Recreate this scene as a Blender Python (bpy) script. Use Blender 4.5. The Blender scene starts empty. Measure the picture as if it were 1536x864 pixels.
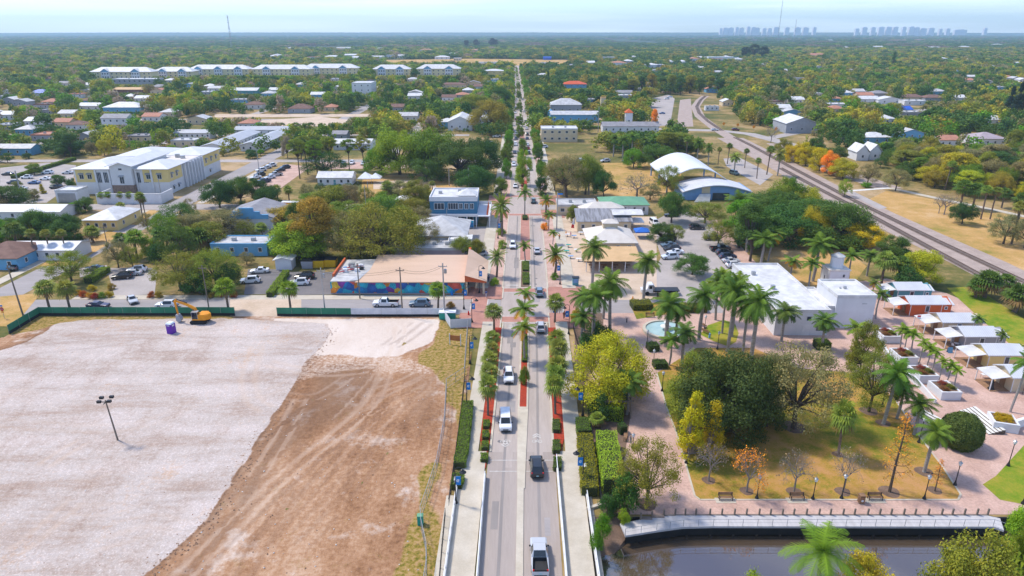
import bpy, math, random
import numpy as np
from mathutils import Vector, Matrix, noise
R = math.radians
random.seed(11)
SC = bpy.context.scene
COL = SC.collection
# ------------------------------------------------------------------ camera, sky, sun, exposure
CAMH, PITCH, FPX = 57.0, R(20.63), 1024.0
cam = bpy.data.objects.new('camera', bpy.data.cameras.new('camera'))
COL.objects.link(cam)
cam.location = (0, 0, CAMH)
cam.rotation_euler = (R(90) - PITCH, 0, 0)
cam.data.sensor_width = 36.0
cam.data.lens = 36.0 * FPX / 1536.0
cam.data.clip_start, cam.data.clip_end = 1.0, 60000.0
SC.camera = cam
SUN_AZ, SUN_EL = R(-62), R(56)          # azimuth from +Y towards +X
w = bpy.data.worlds.new("World"); SC.world = w; w.use_nodes = True
nt = w.node_tree; nt.nodes.clear()
out = nt.nodes.new('ShaderNodeOutputWorld'); bg = nt.nodes.new('ShaderNodeBackground')
sky = nt.nodes.new('ShaderNodeTexSky'); sky.sky_type = 'NISHITA'; sky.sun_disc = False
sky.sun_elevation = SUN_EL; sky.sun_rotation = SUN_AZ
sky.air_density = 1.0; sky.dust_density = 0.4; sky.ozone_density = 2.0
tc = nt.nodes.new('ShaderNodeTexCoord'); mp = nt.nodes.new('ShaderNodeMapping')
mp.inputs['Scale'].default_value = (2.2, 2.2, 60.0)
nz = nt.nodes.new('ShaderNodeTexNoise'); nz.inputs['Scale'].default_value = 1.3; nz.inputs['Detail'].default_value = 6
rp = nt.nodes.new('ShaderNodeValToRGB')
rp.color_ramp.elements[0].position = 0.44; rp.color_ramp.elements[0].color = (0, 0, 0, 1)
rp.color_ramp.elements[1].position = 0.66; rp.color_ramp.elements[1].color = (1, 1, 1, 1)
mx = nt.nodes.new('ShaderNodeMix'); mx.data_type = 'RGBA'
tint = nt.nodes.new('ShaderNodeMix'); tint.data_type = 'RGBA'; tint.blend_type = 'MULTIPLY'
tint.inputs[0].default_value = 1.0; tint.inputs[7].default_value = (0.72, 0.86, 1.10, 1)
L = nt.links.new
L(tc.outputs['Generated'], mp.inputs['Vector']); L(mp.outputs[0], nz.inputs['Vector']); L(nz.outputs[0], rp.inputs[0])
L(sky.outputs[0], tint.inputs[6]); L(tint.outputs[2], mx.inputs[6])
fm = nt.nodes.new('ShaderNodeMath'); fm.operation = 'MULTIPLY'; fm.inputs[1].default_value = 0.5
L(rp.outputs[0], fm.inputs[0]); L(fm.outputs[0], mx.inputs[0])
mx.inputs[7].default_value = (6.6, 7.0, 7.6, 1)
L(mx.outputs[2], bg.inputs[0]); bg.inputs[1].default_value = 0.135
L(bg.outputs[0], out.inputs[0])
sun = bpy.data.objects.new('sun', bpy.data.lights.new('sun', 'SUN')); COL.objects.link(sun)
sun.data.energy = 2.5; sun.data.angle = R(7); sun.data.color = (1.0, 0.92, 0.80)
sd = Vector((math.sin(SUN_AZ) * math.cos(SUN_EL), math.cos(SUN_AZ) * math.cos(SUN_EL), math.sin(SUN_EL)))
sun.rotation_euler = sd.to_track_quat('Z', 'Y').to_euler()
sun.location = sd * 300
SC.view_settings.view_transform = 'Standard'; SC.view_settings.look = 'None'
SC.view_settings.gamma = 1.0; SC.view_settings.exposure = 0.76
SC.cycles.max_bounces = 5; SC.cycles.diffuse_bounces = 3; SC.cycles.glossy_bounces = 2
SC.cycles.transmission_bounces = 2; SC.cycles.transparent_max_bounces = 6; SC.cycles.volume_bounces = 2
SC.cycles.use_denoising = True
# ------------------------------------------------------------------ helpers
SP, CP = math.sin(PITCH), math.cos(PITCH)
def at(px, py, z=0.0):
 """photo pixel (1536 wide) -> the world point at height z seen there"""
 v = (py - 432.0) / FPX
 d = (CAMH - z) / (SP + v * CP)
 return Vector(((px - 768.0) / FPX * d, d * (CP - v * SP), z))
def hgt(py_base, py_top):
 """height of something standing at pixel row py_base whose top shows at py_top"""
 Y = at(768, py_base).y; v = (py_top - 432.0) / FPX
 return CAMH - Y * (SP + v * CP) / (CP - v * SP)
def mpp(py):
 v = (py - 432.0) / FPX
 return CAMH / (SP + v * CP) / FPX
def topx(X, Y, Z=0):
 d = Y * CP + (CAMH - Z) * SP
 return 768 + X / d * FPX, 432 + ((CAMH - Z) * CP - Y * SP) / d * FPX
def tag(o, label=None, cat=None, group=None, kind=None):
 if label: o['label'] = label
 if cat: o['category'] = cat
 if group: o['group'] = group
 if kind: o['kind'] = kind
 return o
def thing(name, label, cat, loc=(0, 0, 0), rz=0.0, group=None):
 o = bpy.data.objects.new(name, None); COL.objects.link(o)
 o.location = loc; o.rotation_euler = (0, 0, rz); o.empty_display_size = 0.5
 return tag(o, label, cat, group)
def copy_tree(o, parent=None):
 c = o.copy(); COL.objects.link(c); c.parent = parent
 for ch in KIDS.get(o.name, []): 
  d = copy_tree(ch, c); KIDS.setdefault(c.name, []).append(d)
 return c
KIDS = {}
def link(o, parent=None):
 COL.objects.link(o)
 if parent is not None:
  o.parent = parent; KIDS.setdefault(parent.name, []).append(o)
 return o
class MB:
 def __init__(s): s.v = []; s.f = []; s.m = []
 def add(s, vs, fs, m=0):
  n = len(s.v); s.v += [tuple(p) for p in vs]
  for f in fs: s.f.append(tuple(i + n for i in f)); s.m.append(m)
  return s
 def box(s, x0, y0, z0, x1, y1, z1, m=0):
  return s.add([(x0,y0,z0),(x1,y0,z0),(x1,y1,z0),(x0,y1,z0),(x0,y0,z1),(x1,y0,z1),(x1,y1,z1),(x0,y1,z1)],
                     [(0,3,2,1),(4,5,6,7),(0,1,5,4),(1,2,6,5),(2,3,7,6),(3,0,4,7)], m)
 def obox(s, c, size, rz=0, m=0):
  n = len(s.v); hx, hy, hz = size[0]/2, size[1]/2, size[2]/2
  s.box(-hx,-hy,-hz,hx,hy,hz,m); ca, sa = math.cos(rz), math.sin(rz)
  for i in range(n, len(s.v)):
   x, y, z = s.v[i]; s.v[i] = (c[0]+x*ca-y*sa, c[1]+x*sa+y*ca, c[2]+z)
  return s
 def prism(s, pts, z0, z1, m=0, bottom=False):
  n = len(pts); a = sum(pts[i][0]*pts[(i+1)%n][1]-pts[(i+1)%n][0]*pts[i][1] for i in range(n))
  if a < 0: pts = list(reversed(pts))
  vs = [(p[0],p[1],z0) for p in pts] + [(p[0],p[1],z1) for p in pts]
  fs = [tuple(range(n, 2*n))] + [(i,(i+1)%n,n+(i+1)%n,n+i) for i in range(n)]
  if bottom: fs.append(tuple(reversed(range(n))))
  return s.add(vs, fs, m)
 def poly(s, pts, m=0): return s.add(pts, [tuple(range(len(pts)))], m)
 def tube(s, p0, p1, r0, r1=None, n=6, m=0, caps=True):
  if r1 is None: r1 = r0
  p0, p1 = Vector(p0), Vector(p1); d = (p1-p0)
  if d.length < 1e-6: return s
  d.normalize(); a = d.orthogonal().normalized(); b = d.cross(a)
  vs = []
  for p, r in ((p0,r0),(p1,r1)):
   for i in range(n):
    t = 2*math.pi*i/n; vs.append(p + a*(r*math.cos(t)) + b*(r*math.sin(t)))
  fs = [(i,(i+1)%n,n+(i+1)%n,n+i) for i in range(n)]
  if caps: fs += [tuple(reversed(range(n))), tuple(range(n,2*n))]
  return s.add(vs, fs, m)
 def chain(s, pts, rs, n=6, m=0):
  pts = [Vector(p) for p in pts]; base = len(s.v); k = len(pts)
  for i, p in enumerate(pts):
   d = (pts[min(i+1,k-1)] - pts[max(i-1,0)]).normalized()
   a = d.cross(Vector((0.31,0.93,0.2))); a = a.normalized() if a.length > .05 else d.orthogonal().normalized(); b = d.cross(a)
   for j in range(n):
    t = 2*math.pi*j/n; s.v.append(tuple(p + a*(rs[i]*math.cos(t)) + b*(rs[i]*math.sin(t))))
  for i in range(k-1):
   for j in range(n):
    s.f.append((base+i*n+j, base+i*n+(j+1)%n, base+(i+1)*n+(j+1)%n, base+(i+1)*n+j)); s.m.append(m)
  s.f.append(tuple(base+(k-1)*n+j for j in range(n))); s.m.append(m)
  return s
 def lathe(s, prof, c=(0,0,0), n=12, m=0):
  base = len(s.v)
  for r, z in prof:
   for j in range(n):
    t = 2*math.pi*j/n; s.v.append((c[0]+r*math.cos(t), c[1]+r*math.sin(t), c[2]+z))
  for i in range(len(prof)-1):
   for j in range(n):
    s.f.append((base+i*n+j, base+i*n+(j+1)%n, base+(i+1)*n+(j+1)%n, base+(i+1)*n+j)); s.m.append(m)
  s.f.append(tuple(base+(len(prof)-1)*n+j for j in range(n))); s.m.append(m)
  return s
 def mesh(s, name, mats):
  me = bpy.data.meshes.new(name); me.from_pydata(s.v, [], s.f)
  for mt in (mats if isinstance(mats, (list, tuple)) else [mats]): me.materials.append(mt)
  if any(s.m): me.polygons.foreach_set('material_index', s.m)
  me.update(); return me
 def build(s, name, mats, parent=None, loc=None, smooth=False):
  me = s.mesh(name, mats)
  if smooth: me.polygons.foreach_set('use_smooth', [True]*len(me.polygons))
  o = bpy.data.objects.new(name, me); link(o, parent)
  if loc is not None: o.location = loc
  return o
# ------------------------------------------------------------------ materials
def _new(name):
 m = bpy.data.materials.new(name); m.use_nodes = True
 n = m.node_tree.nodes; b = n.get('Principled BSDF'); return m, m.node_tree, n, b
def ramp(nt, stops):
 r = nt.nodes.new('ShaderNodeValToRGB'); e = r.color_ramp.elements
 while len(e) < len(stops): e.new(0.5)
 for i, (p, c) in enumerate(stops): e[i].position = p; e[i].color = (c[0], c[1], c[2], 1)
 return r
def noise_node(nt, scale, vec, detail=5, rough=.6):
 n = nt.nodes.new('ShaderNodeTexNoise'); n.inputs['Scale'].default_value = scale
 n.inputs['Detail'].default_value = detail; n.inputs['Roughness'].default_value = rough
 nt.links.new(vec, n.inputs['Vector']); return n
def mixc(nt, fac, a, b, mode='MIX'):
 m = nt.nodes.new('ShaderNodeMix'); m.data_type = 'RGBA'; m.blend_type = mode
 for sock, v in ((m.inputs[0], fac), (m.inputs[6], a), (m.inputs[7], b)):
  if isinstance(v, (int, float)): sock.default_value = v
  elif isinstance(v, (tuple, list)): sock.default_value = (*v[:3], 1)
  else: nt.links.new(v, sock)
 return m.outputs[2]
def vcoord(nt, stretch=(1, 1, 1), kind='Object'):
 t = nt.nodes.new('ShaderNodeTexCoord'); mp = nt.nodes.new('ShaderNodeMapping')
 mp.inputs['Scale'].default_value = stretch
 nt.links.new(t.outputs[kind], mp.inputs['Vector']); return mp.outputs[0]
def mathn(nt, op, a, b=None, clamp=False):
 m = nt.nodes.new('ShaderNodeMath'); m.operation = op; m.use_clamp = clamp
 for i, v in ((0, a), (1, b)):
  if v is None: continue
  if isinstance(v, (int, float)): m.inputs[i].default_value = v
  else: nt.links.new(v, m.inputs[i])
 return m.outputs[0]
def attr(nt, name, typ='GEOMETRY'):
 a = nt.nodes.new('ShaderNodeAttribute'); a.attribute_name = name; a.attribute_type = typ; return a
def mat(name, c1, c2=None, scale=.5, rough=.8, metal=0., stretch=(1,1,1), fine=None, bump=0., spec=.3, lo=.35, hi=.65):
 m, nt, n, b = _new(name)
 b.inputs['Roughness'].default_value = rough; b.inputs['Metallic'].default_value = metal
 b.inputs['Specular IOR Level'].default_value = spec
 if c2 is None: c2 = tuple(x*.86 for x in c1)
 v = vcoord(nt, stretch); nz = noise_node(nt, scale, v)
 r = ramp(nt, [(lo, c1), (hi, c2)]); nt.links.new(nz.outputs[0], r.inputs[0])
 col = r.outputs[0]
 if fine:
  n2 = noise_node(nt, fine[0], v, 3); r2 = ramp(nt, [(.3, (1-fine[1],)*3), (.7, (1+fine[1],)*3)])
  nt.links.new(n2.outputs[0], r2.inputs[0]); col = mixc(nt, 1.0, col, r2.outputs[0], 'MULTIPLY')
 nt.links.new(col, b.inputs['Base Color'])
 if bump:
  bm = nt.nodes.new('ShaderNodeBump'); bm.inputs['Strength'].default_value = bump; bm.inputs['Distance'].default_value = .1
  nt.links.new(nz.outputs[0], bm.inputs['Height']); nt.links.new(bm.outputs[0], b.inputs['Normal'])
 return m
def grassmat(name, cols, s1=.06, s2=.6, s3=4.0):
 """cols: four colours from green to bare, patches at three sizes"""
 m, nt, n, b = _new(name); v = vcoord(nt)
 a = noise_node(nt, s1, v, 4); c = noise_node(nt, s2, v, 4); d = noise_node(nt, s3, v, 3)
 f = mathn(nt, 'ADD', mathn(nt, 'MULTIPLY', a.outputs[0], .55), mathn(nt, 'ADD', mathn(nt, 'MULTIPLY', c.outputs[0], .28), mathn(nt, 'MULTIPLY', d.outputs[0], .17)))
 r = ramp(nt, [(.39, cols[0]), (.465, cols[1]), (.525, cols[2]), (.60, cols[3])])
 nt.links.new(f, r.inputs[0]); nt.links.new(r.outputs[0], b.inputs['Base Color'])
 b.inputs['Roughness'].default_value = .95; b.inputs['Specular IOR Level'].default_value = .1
 bm = nt.nodes.new('ShaderNodeBump'); bm.inputs['Strength'].default_value = .5; bm.inputs['Distance'].default_value = .15
 nt.links.new(d.outputs[0], bm.inputs['Height']); nt.links.new(bm.outputs[0], b.inputs['Normal'])
 return m
def leafmat(name, default=None, trans=.25):
 """leaf colour comes from each tree's own 'tint', varied leaf clump by leaf clump by the mesh's 'var'"""
 m, nt, n, b = _new(name)
 if default is None: base = attr(nt, 'tint', 'INSTANCER').outputs['Color']
 else:
  rgb = nt.nodes.new('ShaderNodeRGB'); rgb.outputs[0].default_value = (*default, 1); base = rgb.outputs[0]
 va = attr(nt, 'var', 'GEOMETRY').outputs['Fac']
 r = ramp(nt, [(0., (.55,.66,.62)), (.45, (.95,1.0,.9)), (.8, (1.3,1.2,.9)), (1., (1.75,1.4,.9))])
 nt.links.new(va, r.inputs[0])
 col = mixc(nt, 1.0, base, r.outputs[0], 'MULTIPLY')
 nt.links.new(col, b.inputs['Base Color']); b.inputs['Roughness'].default_value = .6
 b.inputs['Specular IOR Level'].default_value = .06
 tr = nt.nodes.new('ShaderNodeBsdfTranslucent'); nt.links.new(col, tr.inputs[0])
 ms = nt.nodes.new('ShaderNodeMixShader'); ms.inputs[0].default_value = trans
 o = n.get('Material Output')
 nt.links.new(b.outputs[0], ms.inputs[1]); nt.links.new(tr.outputs[0], ms.inputs[2]); nt.links.new(ms.outputs[0], o.inputs[0])
 return m
def paintmat(name):
 m, nt, n, b = _new(name)
 nt.links.new(attr(nt, 'tint', 'OBJECT').outputs['Color'], b.inputs['Base Color'])
 b.inputs['Roughness'].default_value = .28; b.inputs['Coat Weight'].default_value = .5; b.inputs['Specular IOR Level'].default_value = .5
 return m
M = {}
M['asphalt'] = mat('asphalt', (.37,.31,.27), (.45,.38,.335), .25, .9, stretch=(1,.12,1), fine=(3,.06))
M['street'] = mat('street_asphalt', (.29,.265,.255), (.36,.32,.305), .2, .9, stretch=(.15,1,1), fine=(3,.06))
M['bridge_asphalt'] = mat('bridge_asphalt', (.33,.275,.24), (.39,.33,.29), .2, .9, stretch=(1,.1,1), fine=(4,.05))
M['tyre_wear'] = mat('tyre_wear', (.22,.195,.18), (.30,.265,.245), .5, .9, stretch=(1,.1,1))
M['parking'] = mat('parking_asphalt', (.42,.37,.34), (.33,.29,.265), .12, .9, fine=(2,.08))
M['dark_parking'] = mat('dark_parking', (.15,.14,.14), (.19,.175,.17), .2, .9, fine=(2,.08))
M['concrete'] = mat('concrete', (.54,.48,.39), (.46,.40,.31), .4, .85, fine=(4,.05))
M['kerb'] = mat('kerb_concrete', (.56,.50,.40), (.47,.41,.32), .6, .85)
M['white_concrete'] = mat('white_concrete', (.72,.70,.66), (.60,.58,.54), .7, .8)
M['marking'] = mat('marking_paint', (.62,.59,.54), (.45,.42,.38), 1.5, .7)
M['brick'] = mat('brick_paving', (.46,.225,.17), (.37,.18,.135), .5, .85, fine=(5,.10))
M['pale_brick'] = mat('pale_brick_paving', (.58,.39,.315), (.44,.28,.22), .22, .85, fine=(3,.16))
M['mulch'] = mat('red_mulch', (.40,.05,.02), (.28,.035,.015), 2., .95, fine=(9,.3))
M['soil'] = mat('brown_soil', (.20,.13,.09), (.13,.085,.06), .8, .95, fine=(5,.2))
M['sand'] = mat('pale_sand', (.60,.47,.36), (.50,.38,.27), .15, .95, fine=(2,.08))
M['ballast'] = mat('rail_ballast', (.42,.33,.28), (.33,.255,.215), .3, .95, fine=(3,.15))
M['rail'] = mat('rusty_rail', (.20,.14,.11), (.15,.105,.08), 1., .6, .2)
M['sleeper'] = mat('sleeper_wood', (.30,.235,.195), (.22,.17,.14), 1., .9)
M['lawn'] = grassmat('lawn', [(.10,.15,.014), (.22,.19,.025), (.38,.225,.05), (.46,.25,.10)])
M['green_lawn'] = grassmat('green_lawn', [(.10,.19,.012), (.17,.24,.018), (.27,.26,.03), (.36,.27,.05)])
M['dry'] = grassmat('dry_grass', [(.25,.21,.045), (.41,.26,.085), (.50,.30,.11), (.55,.37,.19)], .035, .25, 2.)
M['ground'] = grassmat('ground_cover', [(.075,.095,.025), (.15,.135,.04), (.30,.21,.085), (.44,.31,.18)], .012, .07, .6)
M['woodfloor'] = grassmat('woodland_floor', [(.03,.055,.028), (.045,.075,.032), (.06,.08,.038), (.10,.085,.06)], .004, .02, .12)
M['water'] = None
M['white'] = mat('white_paint', (.70,.70,.71), (.63,.63,.64), .4, .6)
M['roof_white'] = mat('white_roof', (.68,.67,.66), (.50,.49,.475), .45, .55, fine=(2,.05))
M['roof_pale'] = mat('pale_grey_roof', (.56,.55,.54), (.38,.37,.36), .5, .55, fine=(2,.06))
M['roof_grey'] = mat('grey_roof', (.30,.29,.30), (.22,.21,.22), .4, .7)
M['roof_brown'] = mat('brown_shingle', (.22,.13,.10), (.16,.09,.07), .6, .9)
M['roof_red'] = mat('red_tile_roof', (.62,.115,.045), (.48,.08,.03), .6, .8)
M['roof_terra'] = mat('terracotta_roof', (.48,.22,.14), (.38,.17,.11), .5, .8)
M['roof_blue'] = mat('blue_tarp', (.02,.11,.55), (.015,.08,.42), .5, .5)
M['roof_green'] = mat('green_metal_roof', (.16,.36,.21), (.12,.29,.165), .5, .5)
M['roof_beige'] = mat('beige_metal_roof', (.62,.43,.30), (.55,.375,.255), .3, .55, stretch=(.15,1,1))
M['roof_tan'] = mat('tan_roof', (.62,.40,.20), (.53,.34,.16), .4, .7)
M['roof_cream'] = mat('cream_roof', (.68,.62,.55), (.58,.52,.45), .4, .7)
M['shingle'] = mat('weathered_metal_roof', (.30,.30,.32), (.17,.165,.17), .5, .7, stretch=(3,.25,1), lo=.4, hi=.6)
M['yellow_wall'] = mat('yellow_stucco', (.74,.58,.24), (.68,.53,.22), .5, .85)
M['pale_yellow'] = mat('pale_yellow_wall', (.74,.65,.40), (.69,.60,.37), .5, .85)
M['cream_wall'] = mat('cream_stucco', (.66,.54,.36), (.58,.47,.31), .5, .85)
M['grey_wall'] = mat('grey_wall', (.36,.37,.40), (.30,.31,.34), .5, .8)
M['blue_wall'] = mat('slate_blue_siding', (.055,.19,.30), (.045,.16,.26), .5, .75)
M['lightblue_wall'] = mat('light_blue_wall', (.16,.40,.62), (.13,.34,.54), .5, .8)
M['teal_wall'] = mat('teal_wall', (.12,.33,.38), (.10,.28,.33), .5, .8)
M['mauve_wall'] = mat('mauve_stucco', (.40,.33,.35), (.34,.28,.30), .5, .85)
M['orange_wall'] = mat('orange_siding', (.60,.13,.04), (.52,.11,.035), .6, .8)
M['stone_wall'] = mat('stone_cladding', (.33,.24,.19), (.20,.14,.11), 1.8, .9)
M['glass'] = mat('window_glass', (.03,.045,.06), (.05,.07,.09), .6, .12, spec=.6)
M['black'] = mat('black_metal', (.018,.019,.022), (.028,.029,.032), 1., .45)
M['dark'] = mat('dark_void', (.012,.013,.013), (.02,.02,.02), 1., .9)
M['grey_metal'] = mat('galvanised_metal', (.42,.43,.44), (.34,.35,.36), 1., .4, .5)
M['white_metal'] = mat('white_metal', (.74,.74,.74), (.66,.66,.66), 1., .45)
M['wood'] = mat('wood', (.34,.20,.11), (.25,.14,.075), 1.5, .8, stretch=(1,1,.2))
M['pole_wood'] = mat('weathered_pole', (.23,.19,.15), (.15,.12,.095), 1., .9, stretch=(1,1,.15))
M['dock'] = mat('dock_boards', (.52,.50,.50), (.42,.40,.40), .4, .85, stretch=(2.5,.3,1))
M['trunk'] = mat('bark', (.12,.09,.07), (.07,.052,.042), 2., .95, stretch=(1,1,.3))
M['grey_bark'] = mat('grey_bark', (.27,.235,.21), (.18,.155,.14), 2., .95, stretch=(1,1,.3))
M['palm_trunk'] = mat('palm_trunk', (.36,.33,.30), (.25,.225,.20), 1.5, .9, stretch=(.6,.6,3))
M['brown_trunk'] = mat('fibrous_palm_trunk', (.20,.15,.115), (.13,.095,.07), 2., .95, stretch=(1,1,3))
M['crownshaft'] = mat('crownshaft', (.16,.26,.05), (.13,.21,.04), 1., .5)
M['leaf'] = leafmat('leaf')
M['dead_frond'] = leafmat('dead_frond', (.26,.16,.07), .2)
M['orange_frond'] = leafmat('orange_frond', (.62,.30,.02), .3)
M['paint'] = paintmat('car_paint')
M['tyre'] = mat('tyre_rubber', (.016,.016,.017), (.022,.022,.022), 2., .9)
M['rim'] = mat('wheel_rim', (.40,.40,.42), (.34,.34,.36), 2., .35, .7)
M['carglass'] = mat('car_glass', (.012,.016,.02), (.02,.025,.03), .5, .07, spec=.7)
M['head_glass'] = mat('headlamp_glass', (.65,.66,.68), (.58,.6,.62), 1., .15)
M['tail_red'] = mat('tail_lamp', (.55,.015,.012), (.45,.012,.01), 1., .25)
M['plate'] = mat('number_plate', (.35,.55,.58), (.3,.5,.55), 2., .5)
M['plastic_black'] = mat('black_plastic', (.02,.02,.022), (.03,.03,.032), 1., .7)
M['banner'] = mat('blue_banner', (.01,.20,.58), (.01,.17,.5), 1., .6)
M['banner_white'] = mat('banner_white', (.72,.76,.80), (.66,.70,.75), 1., .6)
M['lamp_glass'] = mat('frosted_lamp', (.74,.80,.84), (.66,.72,.76), 1., .3)
M['purple'] = mat('purple_plastic', (.13,.02,.36), (.11,.017,.30), 1., .45)
M['exc_yellow'] = mat('machine_yellow', (.78,.30,.01), (.66,.25,.01), .8, .5)
M['green_screen'] = mat('green_fence_screen', (.025,.15,.085), (.035,.20,.12), .35, .8, stretch=(1,1,.3))
M['white_screen'] = mat('white_fence_screen', (.62,.63,.66), (.50,.52,.56), .5, .7)
M['silt'] = mat('black_silt_cloth', (.014,.014,.018), (.02,.02,.024), 1., .8)
M['red_sign'] = mat('red_sign', (.58,.02,.02), (.5,.018,.018), 1., .5)
M['orange_sign'] = mat('orange_sign', (.85,.30,.02), (.75,.25,.02), 1., .5)
M['orange_board'] = mat('faded_orange_board', (.42,.16,.05), (.34,.125,.04), 1., .7)
M['tent_blue'] = mat('blue_canopy', (.02,.14,.52), (.02,.12,.46), 1., .7)
M['cloth_white'] = mat('white_canopy', (.80,.80,.80), (.74,.74,.75), 1., .7)
M['yellow_bin'] = mat('yellow_skip', (.70,.45,.01), (.58,.36,.01), .7, .6)
M['steel_blue'] = mat('steel_blue_wall', (.20,.36,.60), (.17,.31,.52), .6, .7)
M['vault_white'] = mat('white_vault_membrane', (.66,.67,.70), (.60,.61,.65), .12, .5)
M['skin'] = mat('skin', (.42,.25,.17), (.36,.21,.14), 3., .6)
M['hair'] = mat('hair', (.03,.02,.015), (.05,.035,.02), 3., .7)
M['cloth'] = paintmat('clothing')
M['dumpster'] = mat('green_box_paint', (.02,.30,.24), (.02,.26,.2), 1., .5)
M['tower_pale'] = mat('pale_highrise', (.84,.76,.76), (.78,.71,.72), .02, .8)
def watermat():
 m, nt, n, b = _new('canal_water'); v = vcoord(nt)
 b.inputs['Base Color'].default_value = (.085,.06,.04,1); b.inputs['Roughness'].default_value = .015
 b.inputs['Specular IOR Level'].default_value = 1.0; b.inputs['IOR'].default_value = 1.95
 z = noise_node(nt, 2.2, v, 4); bm = nt.nodes.new('ShaderNodeBump')
 bm.inputs['Strength'].default_value = .06; bm.inputs['Distance'].default_value = .05
 nt.links.new(z.outputs[0], bm.inputs['Height']); nt.links.new(bm.outputs[0], b.inputs['Normal']); return m
M['water'] = watermat()
def muralmat():
 m, nt, n, b = _new('mural_paint'); v = vcoord(nt, (1, .02, 1))
 vo = nt.nodes.new('ShaderNodeTexVoronoi'); vo.inputs['Scale'].default_value = .85
 nz = noise_node(nt, 1.1, v, 3)
 wv = mixc(nt, .35, v, nz.outputs['Color']); nt.links.new(wv, vo.inputs['Vector'])
 sep = nt.nodes.new('ShaderNodeSeparateColor'); nt.links.new(vo.outputs['Color'], sep.inputs[0])
 r = ramp(nt, [(0,(.02,.22,.50)), (.14,(.03,.42,.60)), (.3,(.06,.58,.55)), (.42,(.03,.12,.40)), (.52,(.75,.26,.03)), (.62,(.80,.52,.05)), (.7,(.25,.05,.32)), (.8,(.42,.60,.04)), (.88,(.72,.12,.08)), (1.,(.05,.5,.7))])
 r.color_ramp.interpolation = 'CONSTANT'; nt.links.new(sep.outputs[0], r.inputs[0])
 d = ramp(nt, [(.0,(1.25,)*3), (.55,(.7,)*3)]); nt.links.new(vo.outputs['Distance'], d.inputs[0])
 n2 = noise_node(nt, 5, v, 4); d2 = ramp(nt, [(.35,(.6,)*3), (.65,(1.3,)*3)]); nt.links.new(n2.outputs[0], d2.inputs[0])
 nt.links.new(mixc(nt, 1., mixc(nt, 1., r.outputs[0], d.outputs[0], 'MULTIPLY'), d2.outputs[0], 'MULTIPLY'), b.inputs['Base Color'])
 b.inputs['Roughness'].default_value = .8; return m
M['mural'] = muralmat()
def seammat(name, c1, c2, freq=2.0, axis=0):
 m, nt, n, b = _new(name); v = vcoord(nt)
 wv = nt.nodes.new('ShaderNodeTexWave'); wv.wave_type = 'BANDS'; wv.bands_direction = 'XYZ'[axis]
 wv.inputs['Scale'].default_value = freq; nt.links.new(v, wv.inputs[0])
 r = ramp(nt, [(0., c2), (.12, c1)]); nt.links.new(wv.outputs[1], r.inputs[0])
 z = noise_node(nt, .3, v); r2 = ramp(nt, [(.3,(.88,)*3), (.7,(1.06,)*3)]); nt.links.new(z.outputs[0], r2.inputs[0])
 nt.links.new(mixc(nt, 1., r.outputs[0], r2.outputs[0], 'MULTIPLY'), b.inputs['Base Color']); b.inputs['Roughness'].default_value = .5; return m
M['seam_white'] = seammat('standing_seam_white', (.62,.62,.635), (.46,.46,.48), .8)
M['seam_grey'] = seammat('standing_seam_grey', (.42,.43,.45), (.31,.31,.33), .8)
# ------------------------------------------------------------------ ground and paving
BLOCK = []       # keep-out rectangles / polygons for the scattered trees (world x0,x1,y0,y1 or list of points)
def inpoly(x, y, P):
 c = False; n = len(P); j = n-1
 for i in range(n):
  if (P[i][1] > y) != (P[j][1] > y) and x < (P[j][0]-P[i][0])*(y-P[i][1])/(P[j][1]-P[i][1])+P[i][0]: c = not c
  j = i
 return c
def np_inpoly(X, Y, P):
 c = np.zeros(X.shape, bool); n = len(P); j = n-1
 for i in range(n):
  xi, yi, xj, yj = P[i][0], P[i][1], P[j][0], P[j][1]
  if yi != yj: c ^= ((yi > Y) != (yj > Y)) & (X < (xj-xi)*(Y-yi)/(yj-yi)+xi)
  j = i
 return c
def pxpoly(pts): return [(p.x, p.y) for p in (at(a, b) for a, b in pts)]
def sheet(name, pts, z, m, kind='structure', block=True, world=False, parent=None):
 P = pts if world else pxpoly(pts)
 b = MB(); n = len(P)
 a = sum(P[i][0]*P[(i+1)%n][1]-P[(i+1)%n][0]*P[i][1] for i in range(n))
 if a < 0: P = list(reversed(P))
 b.poly([(x, y, z) for x, y in P], 0)
 o = b.build(name, M[m]); o['kind'] = kind
 if block: BLOCK.append(P)
 return o
def slab(name, pts, z0, z1, m, block=True, world=False):
 P = pts if world else pxpoly(pts)
 o = MB().prism(P, z0, z1).build(name, M[m]); o['kind'] = 'structure'
 if block: BLOCK.append(P)
 return o
def ribbon(pts, wd):
 pts = [Vector((p[0], p[1], 0)) for p in pts]; A = []; B = []
 for i, p in enumerate(pts):
  d = (pts[min(i+1, len(pts)-1)] - pts[max(i-1, 0)]).normalized(); nrm = Vector((-d.y, d.x, 0))
  A.append((p + nrm*wd/2)[:2]); B.append((p - nrm*wd/2)[:2])
 return A + B[::-1]
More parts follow.
